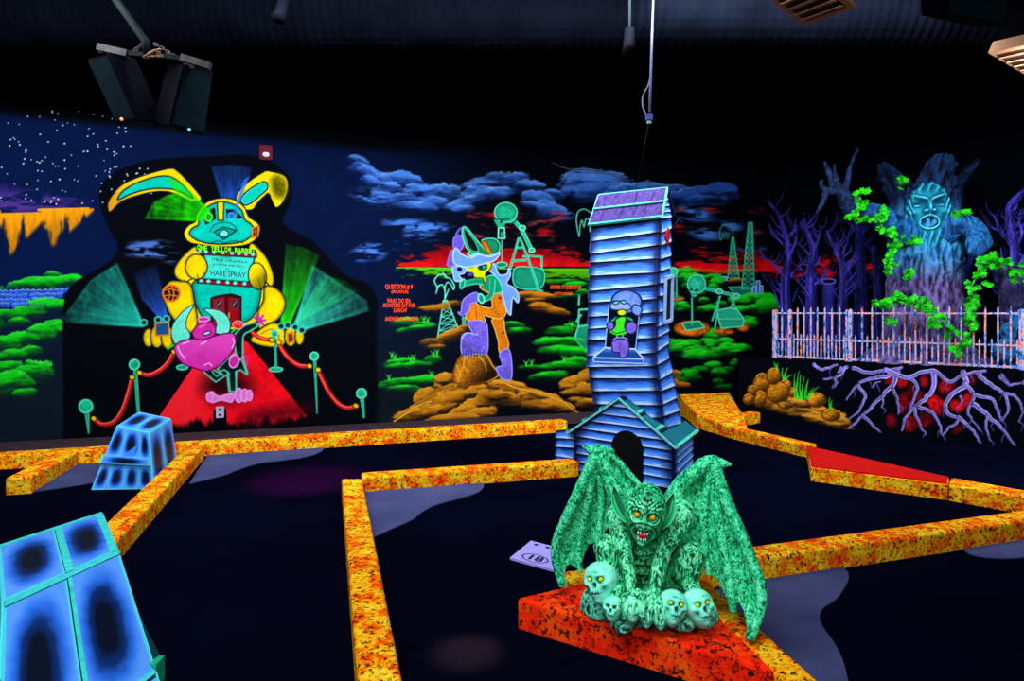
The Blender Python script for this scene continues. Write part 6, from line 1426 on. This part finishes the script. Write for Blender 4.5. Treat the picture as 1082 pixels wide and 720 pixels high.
# ------------------------------------------------------------------ tree with a face, standing on the ledge behind the fence
TB = Vector((5.66, 9.36, LEDGE_H))
ftree = empty('face_tree', TB, 'sculpted tree trunk with a scowling teal face and raised bark arms behind the fence', 'tree')
BARK = attr_mat('bark_paint', .75, .1)
BK = [(0, (4, 3, 14)), (.35, (20, 15, 38)), (.6, (52, 41, 80)), (1, (100, 82, 136))]; BKB = [(0, (2, 10, 30)), (.4, (14, 60, 110)), (.75, (34, 110, 170)), (1, (52, 144, 186))]; BKD = [(0, (1, 2, 8)), (.5, (8, 18, 42)), (1, (20, 44, 84))]  # crown palette: fading lamplight is put into the bark colour
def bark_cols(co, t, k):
    """k: 0 purple foot .. 1 blue middle .. 2 crown painted dark for want of light"""
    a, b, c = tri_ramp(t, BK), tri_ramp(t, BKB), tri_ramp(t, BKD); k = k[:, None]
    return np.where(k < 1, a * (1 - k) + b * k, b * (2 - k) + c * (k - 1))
nu, nz = 120, 110; ang = np.linspace(0, 2 * np.pi, nu, endpoint=False); zz = np.linspace(0, 1, nz)
A_, Z_ = np.meshgrid(ang, zz); Hh = 2.72
prof = np.interp(Z_, [0, .06, .15, .35, .5, .62, .8, .92, 1], [.62, .50, .44, .40, .41, .40, .38, .40, .46])
q = np.stack([np.cos(A_) * 6.2, np.sin(A_) * 6.2, Z_ * 6.4], -1).reshape(-1, 3)
rg = ridged(q + 9, 2.6, .35).reshape(A_.shape); bigr = (.5 + .5 * np.sin(A_ * 7 + 3 * vnoise(q).reshape(A_.shape) * 2))
ptop = 1 + 0 * A_
rad = prof * (1 + .30 * (rg - .5) + .07 * bigr * (1 - .3 * Z_)) + .16 * np.clip(.12 - Z_, 0, 1) / .12 * bigr
htop = Hh - .34 * (.5 + .5 * np.sin(A_ * 5 + 1.1)) ** 1.5 * np.clip((Z_ - .8) / .2, 0, 1)
flare = np.clip((Z_ - .86) / .14, 0, 1) * .12 * (np.sin(A_ * 5 + 1.1) < .1)
V = np.stack([TB.x + np.cos(A_) * (rad + flare), TB.y + np.sin(A_) * (rad + flare), TB.z + Z_ * htop], -1).reshape(-1, 3)
fcs = [(j * nu + i, j * nu + (i + 1) % nu, (j + 1) * nu + (i + 1) % nu, (j + 1) * nu + i) for j in range(nz - 1) for i in range(nu)]
V = np.vstack([V, [[TB.x, TB.y, TB.z + Hh - .5]]]); fcs += [((nz - 1) * nu + i, (nz - 1) * nu + (i + 1) % nu, len(V) - 1) for i in range(nu)]
me = bpy.data.meshes.new('trunk'); me.from_pydata([tuple(v) for v in V], [], fcs)
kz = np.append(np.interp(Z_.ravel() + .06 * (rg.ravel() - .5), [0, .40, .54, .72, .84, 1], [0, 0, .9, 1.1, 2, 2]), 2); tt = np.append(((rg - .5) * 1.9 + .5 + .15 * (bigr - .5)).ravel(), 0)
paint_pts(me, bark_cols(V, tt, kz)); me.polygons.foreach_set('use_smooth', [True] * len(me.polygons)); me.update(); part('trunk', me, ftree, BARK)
# face
ff = Vector((-.42, -.91, 0)).normalized(); fr_ = Vector((.91, -.42, 0)).normalized(); fu = Vector((0, 0, 1))
FC = TB + ff * .40; FC.z = W(984, 228, 8.98).z
n1, n2 = 110, 140; uu, vv = np.meshgrid(np.linspace(-1.12, 1.12, n1), np.linspace(-1.55, 1.32, n2)); x, y = uu, vv; ax = np.abs(x); y0 = y; y = (y - .30) / .92
brow = np.exp(-((y - (.34 + .36 * (ax - .15) - .25 * ax ** 2 * 0)) / .085) ** 2) * np.clip(1.15 - ax, 0, 1) * np.clip(ax * 8, 0, 1)
base_ = -(.50 - np.sqrt(.25 - (x * .285) ** 2)) + .10 * np.sqrt(np.clip(1 - (x / 1.1) ** 2 * .9 - (y / 1.5) ** 2 * .8, 0, 1))
h =  .10 * brow - .11 * (g2(x, y, .46, .13, .24, .13) + g2(x, y, -.46, .13, .24, .13)) + .055 * (g2(x, y, .46, .11, .13, .05) + g2(x, y, -.46, .11, .13, .05)) + .15 * g2(x, y, 0, -.04, .11, .24) + .10 * (g2(x, y, .17, -.16, .09, .08) + g2(x, y, -.17, -.16, .09, .08)) \
  + .06 * (g2(x, y, .66, -.18, .2, .14) + g2(x, y, -.66, -.18, .2, .14)) - .06 * (g2(x, y, .6, -.5, .12, .3) + g2(x, y, -.6, -.5, .12, .3))
me_ = np.sqrt((x / .36) ** 2 + ((y + .62) / .25) ** 2); h += .025 * np.exp(-((me_ - 1.12) / .16) ** 2) - .17 * np.clip(1 - me_ ** 3, 0, 1) + .10 * g2(x, y, 0, -.72, .22, .12)
strand = np.sin(x * 21 + 2.2 * np.sin(y * 2.6)); h += .028 * strand * np.clip((-y - .86) * 4, 0, 1) + .034 * np.sin(x * 19 + 3 * np.sin(y * 3 + x)) * np.clip((y - .52) * 4, 0, 1) + .02 * np.sin((ax * 1.2 - y * .55) * 26) * np.clip((ax - .52) * 4, 0, 1) * (np.abs(y + .05) < .8)
h *= 1.0; y = y0; er_ = np.sqrt((x / 1.02) ** 2 + ((y + .1) / 1.42) ** 2) + .02 * np.sin(np.arctan2(y, x) * 17); edge = np.clip((1.12 - er_) / .22, 0, 1); h = base_ + h * edge - .16 * (1 - edge)
P = np.array(FC) + uu[..., None] * .285 * np.array(fr_) * (1 - .18 * np.clip(-y[..., None] - .6, 0, 1)) + vv[..., None] * .345 * np.array(fu) + h[..., None] * np.array(ff)
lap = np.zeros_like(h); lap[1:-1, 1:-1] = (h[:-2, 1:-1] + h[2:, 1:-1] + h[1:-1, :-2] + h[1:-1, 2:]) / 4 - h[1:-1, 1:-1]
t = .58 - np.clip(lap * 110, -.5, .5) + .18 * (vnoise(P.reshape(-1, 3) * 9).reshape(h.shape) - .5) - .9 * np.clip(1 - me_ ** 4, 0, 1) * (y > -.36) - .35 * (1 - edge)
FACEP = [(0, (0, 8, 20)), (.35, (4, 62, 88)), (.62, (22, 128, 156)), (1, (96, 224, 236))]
me = bpy.data.meshes.new('face'); me.from_pydata([tuple(v) for v in P.reshape(-1, 3)], [], [(j * n1 + i, j * n1 + i + 1, (j + 1) * n1 + i + 1, (j + 1) * n1 + i) for j in range(n2 - 1) for i in range(n1 - 1)])
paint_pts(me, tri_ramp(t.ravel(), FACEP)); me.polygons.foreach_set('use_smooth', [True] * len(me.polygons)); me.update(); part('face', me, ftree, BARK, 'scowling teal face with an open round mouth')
def bark_limb(name, chains, kfun, vox=.014, parent=ftree, fr=14, amp=.03):
    bm = bmesh.new()
    for c in chains: limb(bm, c, 10, 4)
    me = voxel(bm, vox, 1); co, no = nv(me); r = ridged(co * np.array([1.2, 1.2, .6]), fr)
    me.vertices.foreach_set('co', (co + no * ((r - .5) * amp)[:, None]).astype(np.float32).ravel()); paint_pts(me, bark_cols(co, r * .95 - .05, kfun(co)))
    me.polygons.foreach_set('use_smooth', [True] * len(me.polygons)); me.update(); return part(name, me, parent, BARK)
bark_limb('arm', [[(955, 246, 9.1, 15), (940, 236, 9.0, 13), (922, 226, 8.9, 11), (905, 226, 8.8, 9), (896, 216, 8.7, 8), (889, 204, 8.65, 7)],
                  [(889, 204, 8.65, 5), (880, 196, 8.6, 3), (876, 184, 8.6, 2.4), (872, 172, 8.6, 1.2)], [(889, 203, 8.65, 5), (884, 190, 8.6, 2.6), (882, 174, 8.6, 1.3)], [(886, 204, 8.65, 4), (874, 203, 8.6, 3), (870, 212, 8.55, 2.2), (864, 224, 8.5, 1.3)], [(892, 203, 8.65, 4), (896, 188, 8.6, 2.4), (900, 172, 8.6, 2), (907, 156, 8.6, 1.5)], [(884, 205, 8.65, 3), (868, 198, 8.6, 2.2), (869, 190, 8.6, 1.6)]],
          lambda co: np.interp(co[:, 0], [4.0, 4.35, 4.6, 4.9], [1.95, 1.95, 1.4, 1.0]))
bark_limb('arm', [[(1000, 244, 9.0, 14), (1014, 238, 8.85, 12), (1026, 240, 8.7, 10), (1034, 250, 8.6, 10), (1030, 258, 8.5, 9)], [(1034, 250, 8.6, 6), (1044, 254, 8.5, 4), (1042, 262, 8.45, 3)], [(1030, 254, 8.5, 6), (1026, 264, 8.42, 4), (1030, 270, 8.4, 2.6)], [(1036, 256, 8.5, 5), (1036, 266, 8.4, 4), (1032, 271, 8.4, 2.6)]], lambda co: 1.0 + .25 * vnoise(co * 4))
rt = empty('broken_trunk', W(1082, 391, 8.85), 'leaning broken bark trunk with blue splinters at the right edge behind the fence', 'tree')
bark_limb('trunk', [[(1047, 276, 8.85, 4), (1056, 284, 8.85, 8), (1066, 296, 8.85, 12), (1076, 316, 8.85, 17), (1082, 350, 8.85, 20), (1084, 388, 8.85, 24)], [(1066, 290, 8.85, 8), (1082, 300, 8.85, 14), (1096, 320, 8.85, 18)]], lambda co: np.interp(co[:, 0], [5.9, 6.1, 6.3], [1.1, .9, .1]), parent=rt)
o_ = empty('hollow_rock', W(1078, 392, 8.4), 'blue lumpy hollow rock behind the right end of the fence', 'rock')
bm = bmesh.new()
for x, y, D, r in [(1066, 372, 8.42, 14), (1072, 352, 8.42, 12), (1082, 338, 8.45, 11), (1094, 352, 8.45, 14), (1094, 374, 8.42, 16), (1080, 384, 8.38, 12), (1082, 362, 8.5, 16)]: blob(bm, W(x, y, D), r * px_m(D), r * px_m(D), r * px_m(D))
me = voxel(bm, .016, 1); co, no = nv(me); r = ridged(co, 12); me.vertices.foreach_set('co', (co + no * ((r - .5) * .04)[:, None]).astype(np.float32).ravel()); paint_pts(me, tri_ramp(r * .95, BKB)); me.polygons.foreach_set('use_smooth', [True] * len(me.polygons)); part('rock_body', me, o_, BARK)
ball('hollow', W(1081, 353, 8.28), .075, M('hollow_black', (3, 6, 14), .2, 10), o_, 3, (1, .35, 1.2))
# boulders at the trunk foot
bm = bmesh.new()
for x, y, D, r in [(940, 381, 9.4, 13), (956, 383, 9.3, 12), (978, 383, 9.2, 13), (1000, 384, 9.1, 12), (1022, 385, 9.0, 12), (1040, 386, 8.9, 12)]: blob(bm, W(x, y, D), r * px_m(D) * 1.3, r * px_m(D), r * px_m(D) * .8)
me = voxel(bm, .02, 1); co, no = nv(me); co[:, 2] = np.maximum(co[:, 2], LEDGE_H); r = ridged(co, 10); paint_pts(me, tri_ramp(r * .6, BK)); me.vertices.foreach_set('co', co.ravel()); me.polygons.foreach_set('use_smooth', [True] * len(me.polygons)); part('root_mound', me, ftree, BARK)

# ------------------------------------------------------------------ ivy
def leafy(nt, b):
    tc = N(nt, 'ShaderNodeTexCoord'); n = N(nt, 'ShaderNodeTexNoise', Scale=16.0, Detail=2.0); nt.links.new(tc.outputs['Object'], n.inputs['Vector'])
    r = ramp(nt, [(.32, C(2, 66, 2)), (.5, C(8, 146, 2)), (.68, C(34, 204, 2))]); nt.links.new(n.outputs['Fac'], r.inputs[0]); nt.links.new(r.outputs[0], b.inputs['Base Color'])
IVY = mat('ivy_green', None, .6, .15, leafy); STEM = M('ivy_stem', (60, 150, 30), .25, 20)
def ivy(label, pts, per, spread, size, seed, extra=()):
    r = random.Random(seed); ps = catmull([W(*p) for p in pts], 5) if len(pts) > 1 else [W(*pts[0])]
    root = empty('ivy_vine', ps[0], label, 'ivy')
    if len(pts) > 1: bm = bmesh.new(); add_tube(bm, ps, .009, 5); bm_obj('stem', bm, STEM, root)
    bm = bmesh.new(); seats = list(ps) + [W(*e) for e in extra]
    for p in seats:
        for _ in range(per + (p in seats[len(ps):])):
            c = p + Vector((r.gauss(0, spread), r.gauss(-.03, .04), r.gauss(0, spread))); s = size * r.uniform(.7, 1.3)
            n = Vector((r.gauss(-.35, .35), r.gauss(-.8, .3), r.gauss(.2, .4))).normalized(); a, b = frame_of(n); an = r.uniform(0, 6.28); a, b = a * math.cos(an) + b * math.sin(an), b * math.cos(an) - a * math.sin(an)
            sh = [(0, -.9), (.55, -.55), (.95, .0), (.5, .3), (.35, .9), (0, .6), (-.35, .9), (-.5, .3), (-.95, .0), (-.55, -.55)]
            ce = bm.verts.new(c + n * s * .16); ring = [bm.verts.new(c + (a * x + b * y) * s) for x, y in sh]
            for i in range(len(ring)): bm.faces.new((ce, ring[i], ring[(i + 1) % len(ring)]))
    me_name = bm_obj('leaves', bm, IVY, root); props(me_name, kind='stuff'); return root
ivy('ivy strand hanging from the left bark arm', [(902, 205, 8.55), (908, 216, 8.6), (901, 228, 8.6), (914, 233, 8.65), (928, 230, 8.7), (932, 240, 8.7), (936, 248, 8.75), (944, 250, 8.75), (943, 262, 8.8), (937, 270, 8.8), (940, 280, 8.8), (936, 289, 8.8)], 1, .03, .05, 1, [(898, 226, 8.55), (896, 229, 8.55), (931, 222, 8.7), (935, 222, 8.7), (912, 204, 8.5), (944, 246, 8.7), (945, 258, 8.75)])
ivy('ivy cluster lying along the fence top before the trunk', [(928, 320, 8.7), (940, 318, 8.7), (952, 317, 8.65), (962, 320, 8.6), (974, 323, 8.55), (984, 324, 8.5)], 2, .03, .05, 2, [(951, 313, 8.6), (933, 322, 8.7), (984, 338, 8.5), (990, 336, 8.5), (996, 338, 8.45), (1000, 346, 8.45), (1003, 352, 8.45), (982, 341, 8.5)])
ivy('ivy strand draped over the broken trunk and down the fence', [(1088, 292, 8.3), (1074, 288, 8.3), (1060, 276, 8.3), (1046, 272, 8.3), (1036, 278, 8.3), (1032, 292, 8.3), (1026, 304, 8.3), (1024, 320, 8.3), (1022, 334, 8.3), (1026, 350, 8.3), (1016, 362, 8.3), (1006, 374, 8.35)], 1, .035, .055, 3, [(1042, 270, 8.3), (1050, 274, 8.3), (1055, 276, 8.3), (1038, 300, 8.3), (1030, 314, 8.3), (1031, 326, 8.3), (1064, 280, 8.3), (1078, 290, 8.3), (1045, 278, 8.3)])
for i, (x, y, D, lb) in enumerate([(951, 193, 8.9, 'green ivy tuft high on the trunk left of the brow'), (959, 293, 8.85, 'green ivy tuft low on the trunk'), (963, 259, 8.75, 'green ivy tuft beside the beard'), (1013, 226, 8.8, 'dim ivy tuft on the right shoulder of the tree'), (942, 340, 8.7, 'green ivy tuft behind the fence left of the trunk')]): ivy(lb, [(x, y, D)], 6, .03, .06, 20 + i)
# ------------------------------------------------------------------ things hung from the ceiling
SPK = M('speaker_black', (2, 3, 9), .3, 12, .8, .03); SPKT = M('speaker_teal_face', (3, 17, 22), .3, 14, .8, .03); STEEL = M('dull_steel', (66, 62, 66), .4, 20, .6, .1); DKST = M('dark_steel', (12, 20, 20), .4, 14, .7, .06)
def hung_box(c, ax, ay, az, s):
    R = Matrix((ax, ay, az)).transposed(); bm = bmesh.new(); add_box(bm, c, s, R); bmesh.ops.bevel(bm, geom=bm.edges[:], offset=.012, segments=2, affect='EDGES'); return bm
D0 = 5.2
# mount: tilted pole, cross bar, bracket plates, two drooping chains
mt = empty('speaker_mount', W(122, -60, 5.35), 'steel pole and cross bar with drooping chains that carries the two speakers', 'bracket')
a, b = W(121, -2, 5.3), W(154, 44, D0)
bm = bmesh.new(); add_tube(bm, [Vector((a.x - .3, a.y + .05, CEIL)), a, b, b + Vector((.01, 0, -.09))], .03, 10); bm_obj('pole', bm, DKST, mt, True)
for p, q in ((W(104, 50, D0), W(135, 57, D0)), (W(192, 61, D0), W(222, 70, D0))): bar('bracket_plate', p, q, .05, STEEL, mt)
bar('cross_bar', W(132, 56, D0), W(196, 62, D0), .035, DKST, mt); rw = random.Random(7); bm = bmesh.new(); add_tube(bm, catmull([W(162 + rw.gauss(0, 6), 58 + rw.gauss(0, 3), D0 - .05 + rw.gauss(0, .03)) for _ in range(16)], 5), .008, 5); bm_obj('wire_bundle', bm, M('copper_wire_bundle', (120, 84, 66), .5, 60), mt)
def chain(pts, n):
    ps = catmull([W(*p) for p in pts], 12); tot = [0]
    for p, q in zip(ps, ps[1:]): tot.append(tot[-1] + (q - p).length)
    for i in range(n):
        s = tot[-1] * (i + .5) / n; j = max(k for k in range(len(tot)) if tot[k] <= s); j = min(j, len(ps) - 2); c = lerp(ps[j], ps[j + 1], (s - tot[j]) / max(1e-6, tot[j + 1] - tot[j])); d = (ps[j + 1] - ps[j]).normalized()
        x, y = frame_of(d); x = x if i % 2 else y; L = tot[-1] / n * .72
        bm = bmesh.new(); R = [c + d * math.cos(k * math.pi / 4) * L + x * math.sin(k * math.pi / 4) * L * .55 for k in range(8)]; add_tube(bm, R + [R[0]], .0055, 5, False); bm_obj('chain_link', bm, STEEL, mt)
chain([(105, 54, D0), (122, 56, D0), (138, 56, D0), (152, 46, D0)], 13); chain([(163, 46, D0), (176, 54, D0), (190, 63, D0), (204, 71, D0)], 13)
def speaker(label, quad_, depth, led, ledc):
    q = [W(*p) for p in quad_]; c = sum(q, Vector()) / 4
    t = empty('loudspeaker', c, label, 'speaker', 'loudspeakers on the ceiling mount')
    n = (q[1] - q[0]).cross(q[3] - q[0]).normalized(); n = n if n.y < 0 else -n
    bm = bmesh.new(); add_box8(bm, [p - n * depth for p in q] + q); bmesh.ops.recalc_face_normals(bm, faces=bm.faces); bmesh.ops.bevel(bm, geom=bm.edges[:], offset=.01, segments=2, affect='EDGES'); bm_obj('cabinet', bm, SPK, t)
    uv_panel('grille', facet(q, .06, .94, .05, .95), .006, SPKT, t, n)
    bm = bmesh.new(); blob(bm, W(*led) + n * .012, .012, sub=2); bm_obj('indicator_light', bm, mat('led_%d' % ledc[0], C(*ledc), .4, .3, emit=(C(*ledc), 1.2)), t, True)
    for k in (0,):
        m_ = (q[2] + q[3]) / 2; bar('yoke', m_ - n * depth / 2, m_ - n * depth / 2 + Vector((0, 0, .06)), .03, DKST, t)
speaker('left loudspeaker with a dark teal face and a tiny orange light', [(123, 131, D0), (146, 128, 5.1), (114, 57, 5.1), (91, 62, D0)], .24, (130, 126, 5.12), (230, 150, 90))
speaker('right loudspeaker turned away with a tiny blue light', [(179, 133, 5.15), (217, 144, 5.4), (226, 74, 5.4), (194, 68, 5.15)], .24, (199, 137, 5.2), (70, 160, 240))
# hanging cable with plug
t = empty('hanging_cable', W(690, -40, 6.0), 'pale cable hanging from the ceiling above the tower and ending in a plug', 'cable')
CAB = M('pale_cable', (92, 94, 128), .2, 20)
bm = bmesh.new(); p = W(691, -10, 6.0); add_tube(bm, [Vector((p.x + .02, p.y, CEIL)), p, W(689, 40, 6.0), W(687.5, 85, 6.0), W(686.5, 118, 6.0)], .011, 8); bm_obj('cord', bm, CAB, t, True)
bm = bmesh.new(); add_tube(bm, catmull([W(690, 30, 5.97), W(687, 82, 5.97), W(680, 100, 5.97), W(679, 112, 5.97), W(683, 122, 5.97)], 8), .007, 6); bm_obj('loose_cord', bm, CAB, t, True)
bm = bmesh.new(); add_box(bm, W(686, 124, 6.0), (.06, .05, .07)); bmesh.ops.bevel(bm, geom=bm.edges[:], offset=.01, segments=2, affect='EDGES'); bm_obj('plug', bm, M('plug_plastic', (70, 80, 150), .3, 30), t)
bm = bmesh.new(); add_box(bm, W(686, 129, 6.0), (.035, .03, .03)); bm_obj('plug_pins', bm, M('plug_pale', (130, 170, 170), .3, 30), t)
bm = bmesh.new(); add_tube(bm, [W(685.5, 130, 6.0), W(680, 160, 6.0), W(672, 200, 6.3)], .004, 5); bm_obj('thin_wire', bm, DKST, t)
# thin wires sagging along the wall top
t = empty('sagging_wire', W(585, 174, 9.6), 'thin wire sagging along the top of the mural right of the clouds', 'wire')
bm = bmesh.new(); add_tube(bm, catmull([W(584, 172, 9.7), W(600, 178, 9.6), (W(630, 181, 9.6)), W(664, 187, 9.6)], 6), .006, 5); bm_obj('upper_wire', bm, M('wire_grey', (46, 48, 60), .2, 20), t)
bm = bmesh.new(); add_tube(bm, catmull([W(590, 176, 9.65), W(612, 182, 9.6), (W(640, 184, 9.6)), W(660, 190, 9.6)], 6), .005, 5); bm_obj('lower_wire', bm, M('wire_grey', (46, 48, 60), .2, 20), t)
# air diffusers
TAN = M('tan_diffuser', (206, 150, 110), .15, 8); TAND = M('diffuser_slot', (60, 34, 24), .2, 10)
def diffuser(label, q, slats):
    q = [W(*p) for p in q]; z = q[0].z; q = [Vector((p.x, p.y, z)) for p in q]
    c = sum(q, Vector()) / 4; t = empty('air_diffuser', c, label, 'vent', 'tan air diffusers')
    up = Vector((0, 0, 1)); bm = bmesh.new(); add_box8(bm, q + [lerp(p, c, .12) + up * .10 for p in q]); bm_obj('pan', bm, TAN, t)
    bm = bmesh.new(); i_ = [lerp(p, c, .30) for p in q]; add_box8(bm, [p + up * .10 for p in i_] + [Vector((p.x, p.y, CEIL)) for p in i_]); bm_obj('duct_drop', bm, SPK, t)
    qq = [lerp(p, c, .22) for p in q]
    uv_panel('recess', qq, .004, TAND, t, -up)
    for k in range(slats):
        f = facet(qq, .02, .98, (k + .22) / slats, (k + .78) / slats); f[0] = f[0] - up * .02; f[1] = f[1] - up * .02; uv_panel('slat', f, .008, TAN, t, -up)
diffuser('tan air diffuser at the top edge above the face tree', [(812, -1, 5.35), (864, 14, 5.0), (905, -8, 5.5), (850, -26, 5.85)], 4)
diffuser('tan air diffuser at the right edge with long slots', [(1044, 56, 5.6), (1090, 66, 5.4), (1130, 42, 5.9), (1082, 34, 6.1)], 4)
t = empty('loudspeaker', W(1034, 8, 4.95), 'dark square loudspeaker between the two air diffusers', 'speaker')
q = [W(1000, 15, 4.9), W(1064, 28, 4.8), W(1068, -4, 5.0), W(998, -14, 5.1)]; bm = bmesh.new(); add_box8(bm, q + [p + Vector((0, .3, .12)) for p in q]); bm_obj('cabinet', bm, SPK, t)
n = (q[1] - q[0]).cross(q[3] - q[0]).normalized(); n = n if n.y < 0 else -n; uv_panel('grille', facet(q, .06, .94, .06, .94), .006, SPKT, t, n)
bm = bmesh.new(); p = sum(q, Vector()) / 4 + Vector((0, .15, .1)); add_tube(bm, [p, Vector((p.x, p.y, CEIL))], .025, 8); bm_obj('hanger', bm, DKST, t)
# ribbed duct along the ceiling and two dark spot cans
t = empty('air_duct', (-1.5, 6.1, 4.55), 'dark ribbed air duct running along the ceiling at the upper left', 'duct')
bm = bmesh.new(); pts, rs = [], []
for i in range(261): pts.append((-6.5 + i * .045, 6.75 + .0 * i, 4.55)); rs.append(.36 if i % 2 else .345)
add_tube(bm, pts, rs, 24); bm_obj('duct_wall', bm, M('duct_grey', (3, 4, 8), .35, 3, .9, .0), t)
for k in range(4):
    x = -5.5 + k * 3; bm = bmesh.new(); add_tube(bm, [(x, 6.75, 4.9), (x, 6.75, CEIL)], .012, 6); bm_obj('hanger_rod', bm, DKST, t)
for px, py, lb in ((297, 8, 'small dark spot can left of the centre under the ceiling'), (664, 44, 'dark spot can beside the hanging cable')):
    c = W(px, py, 5.9); t = empty('spot_can', c, lb, 'lamp'); bm = bmesh.new(); add_tube(bm, [c + Vector((.02, .05, .12)), c + Vector((0, -.02, -.06)), c + Vector((-.01, -.05, -.12))], [.045, .05, .06], 14); bm_obj('can', bm, SPK, t, True)
    bm = bmesh.new(); add_tube(bm, [c + Vector((.02, .05, .1)), Vector((c.x + .02, c.y + .05, CEIL))], .012, 6); bm_obj('stem', bm, DKST, t)
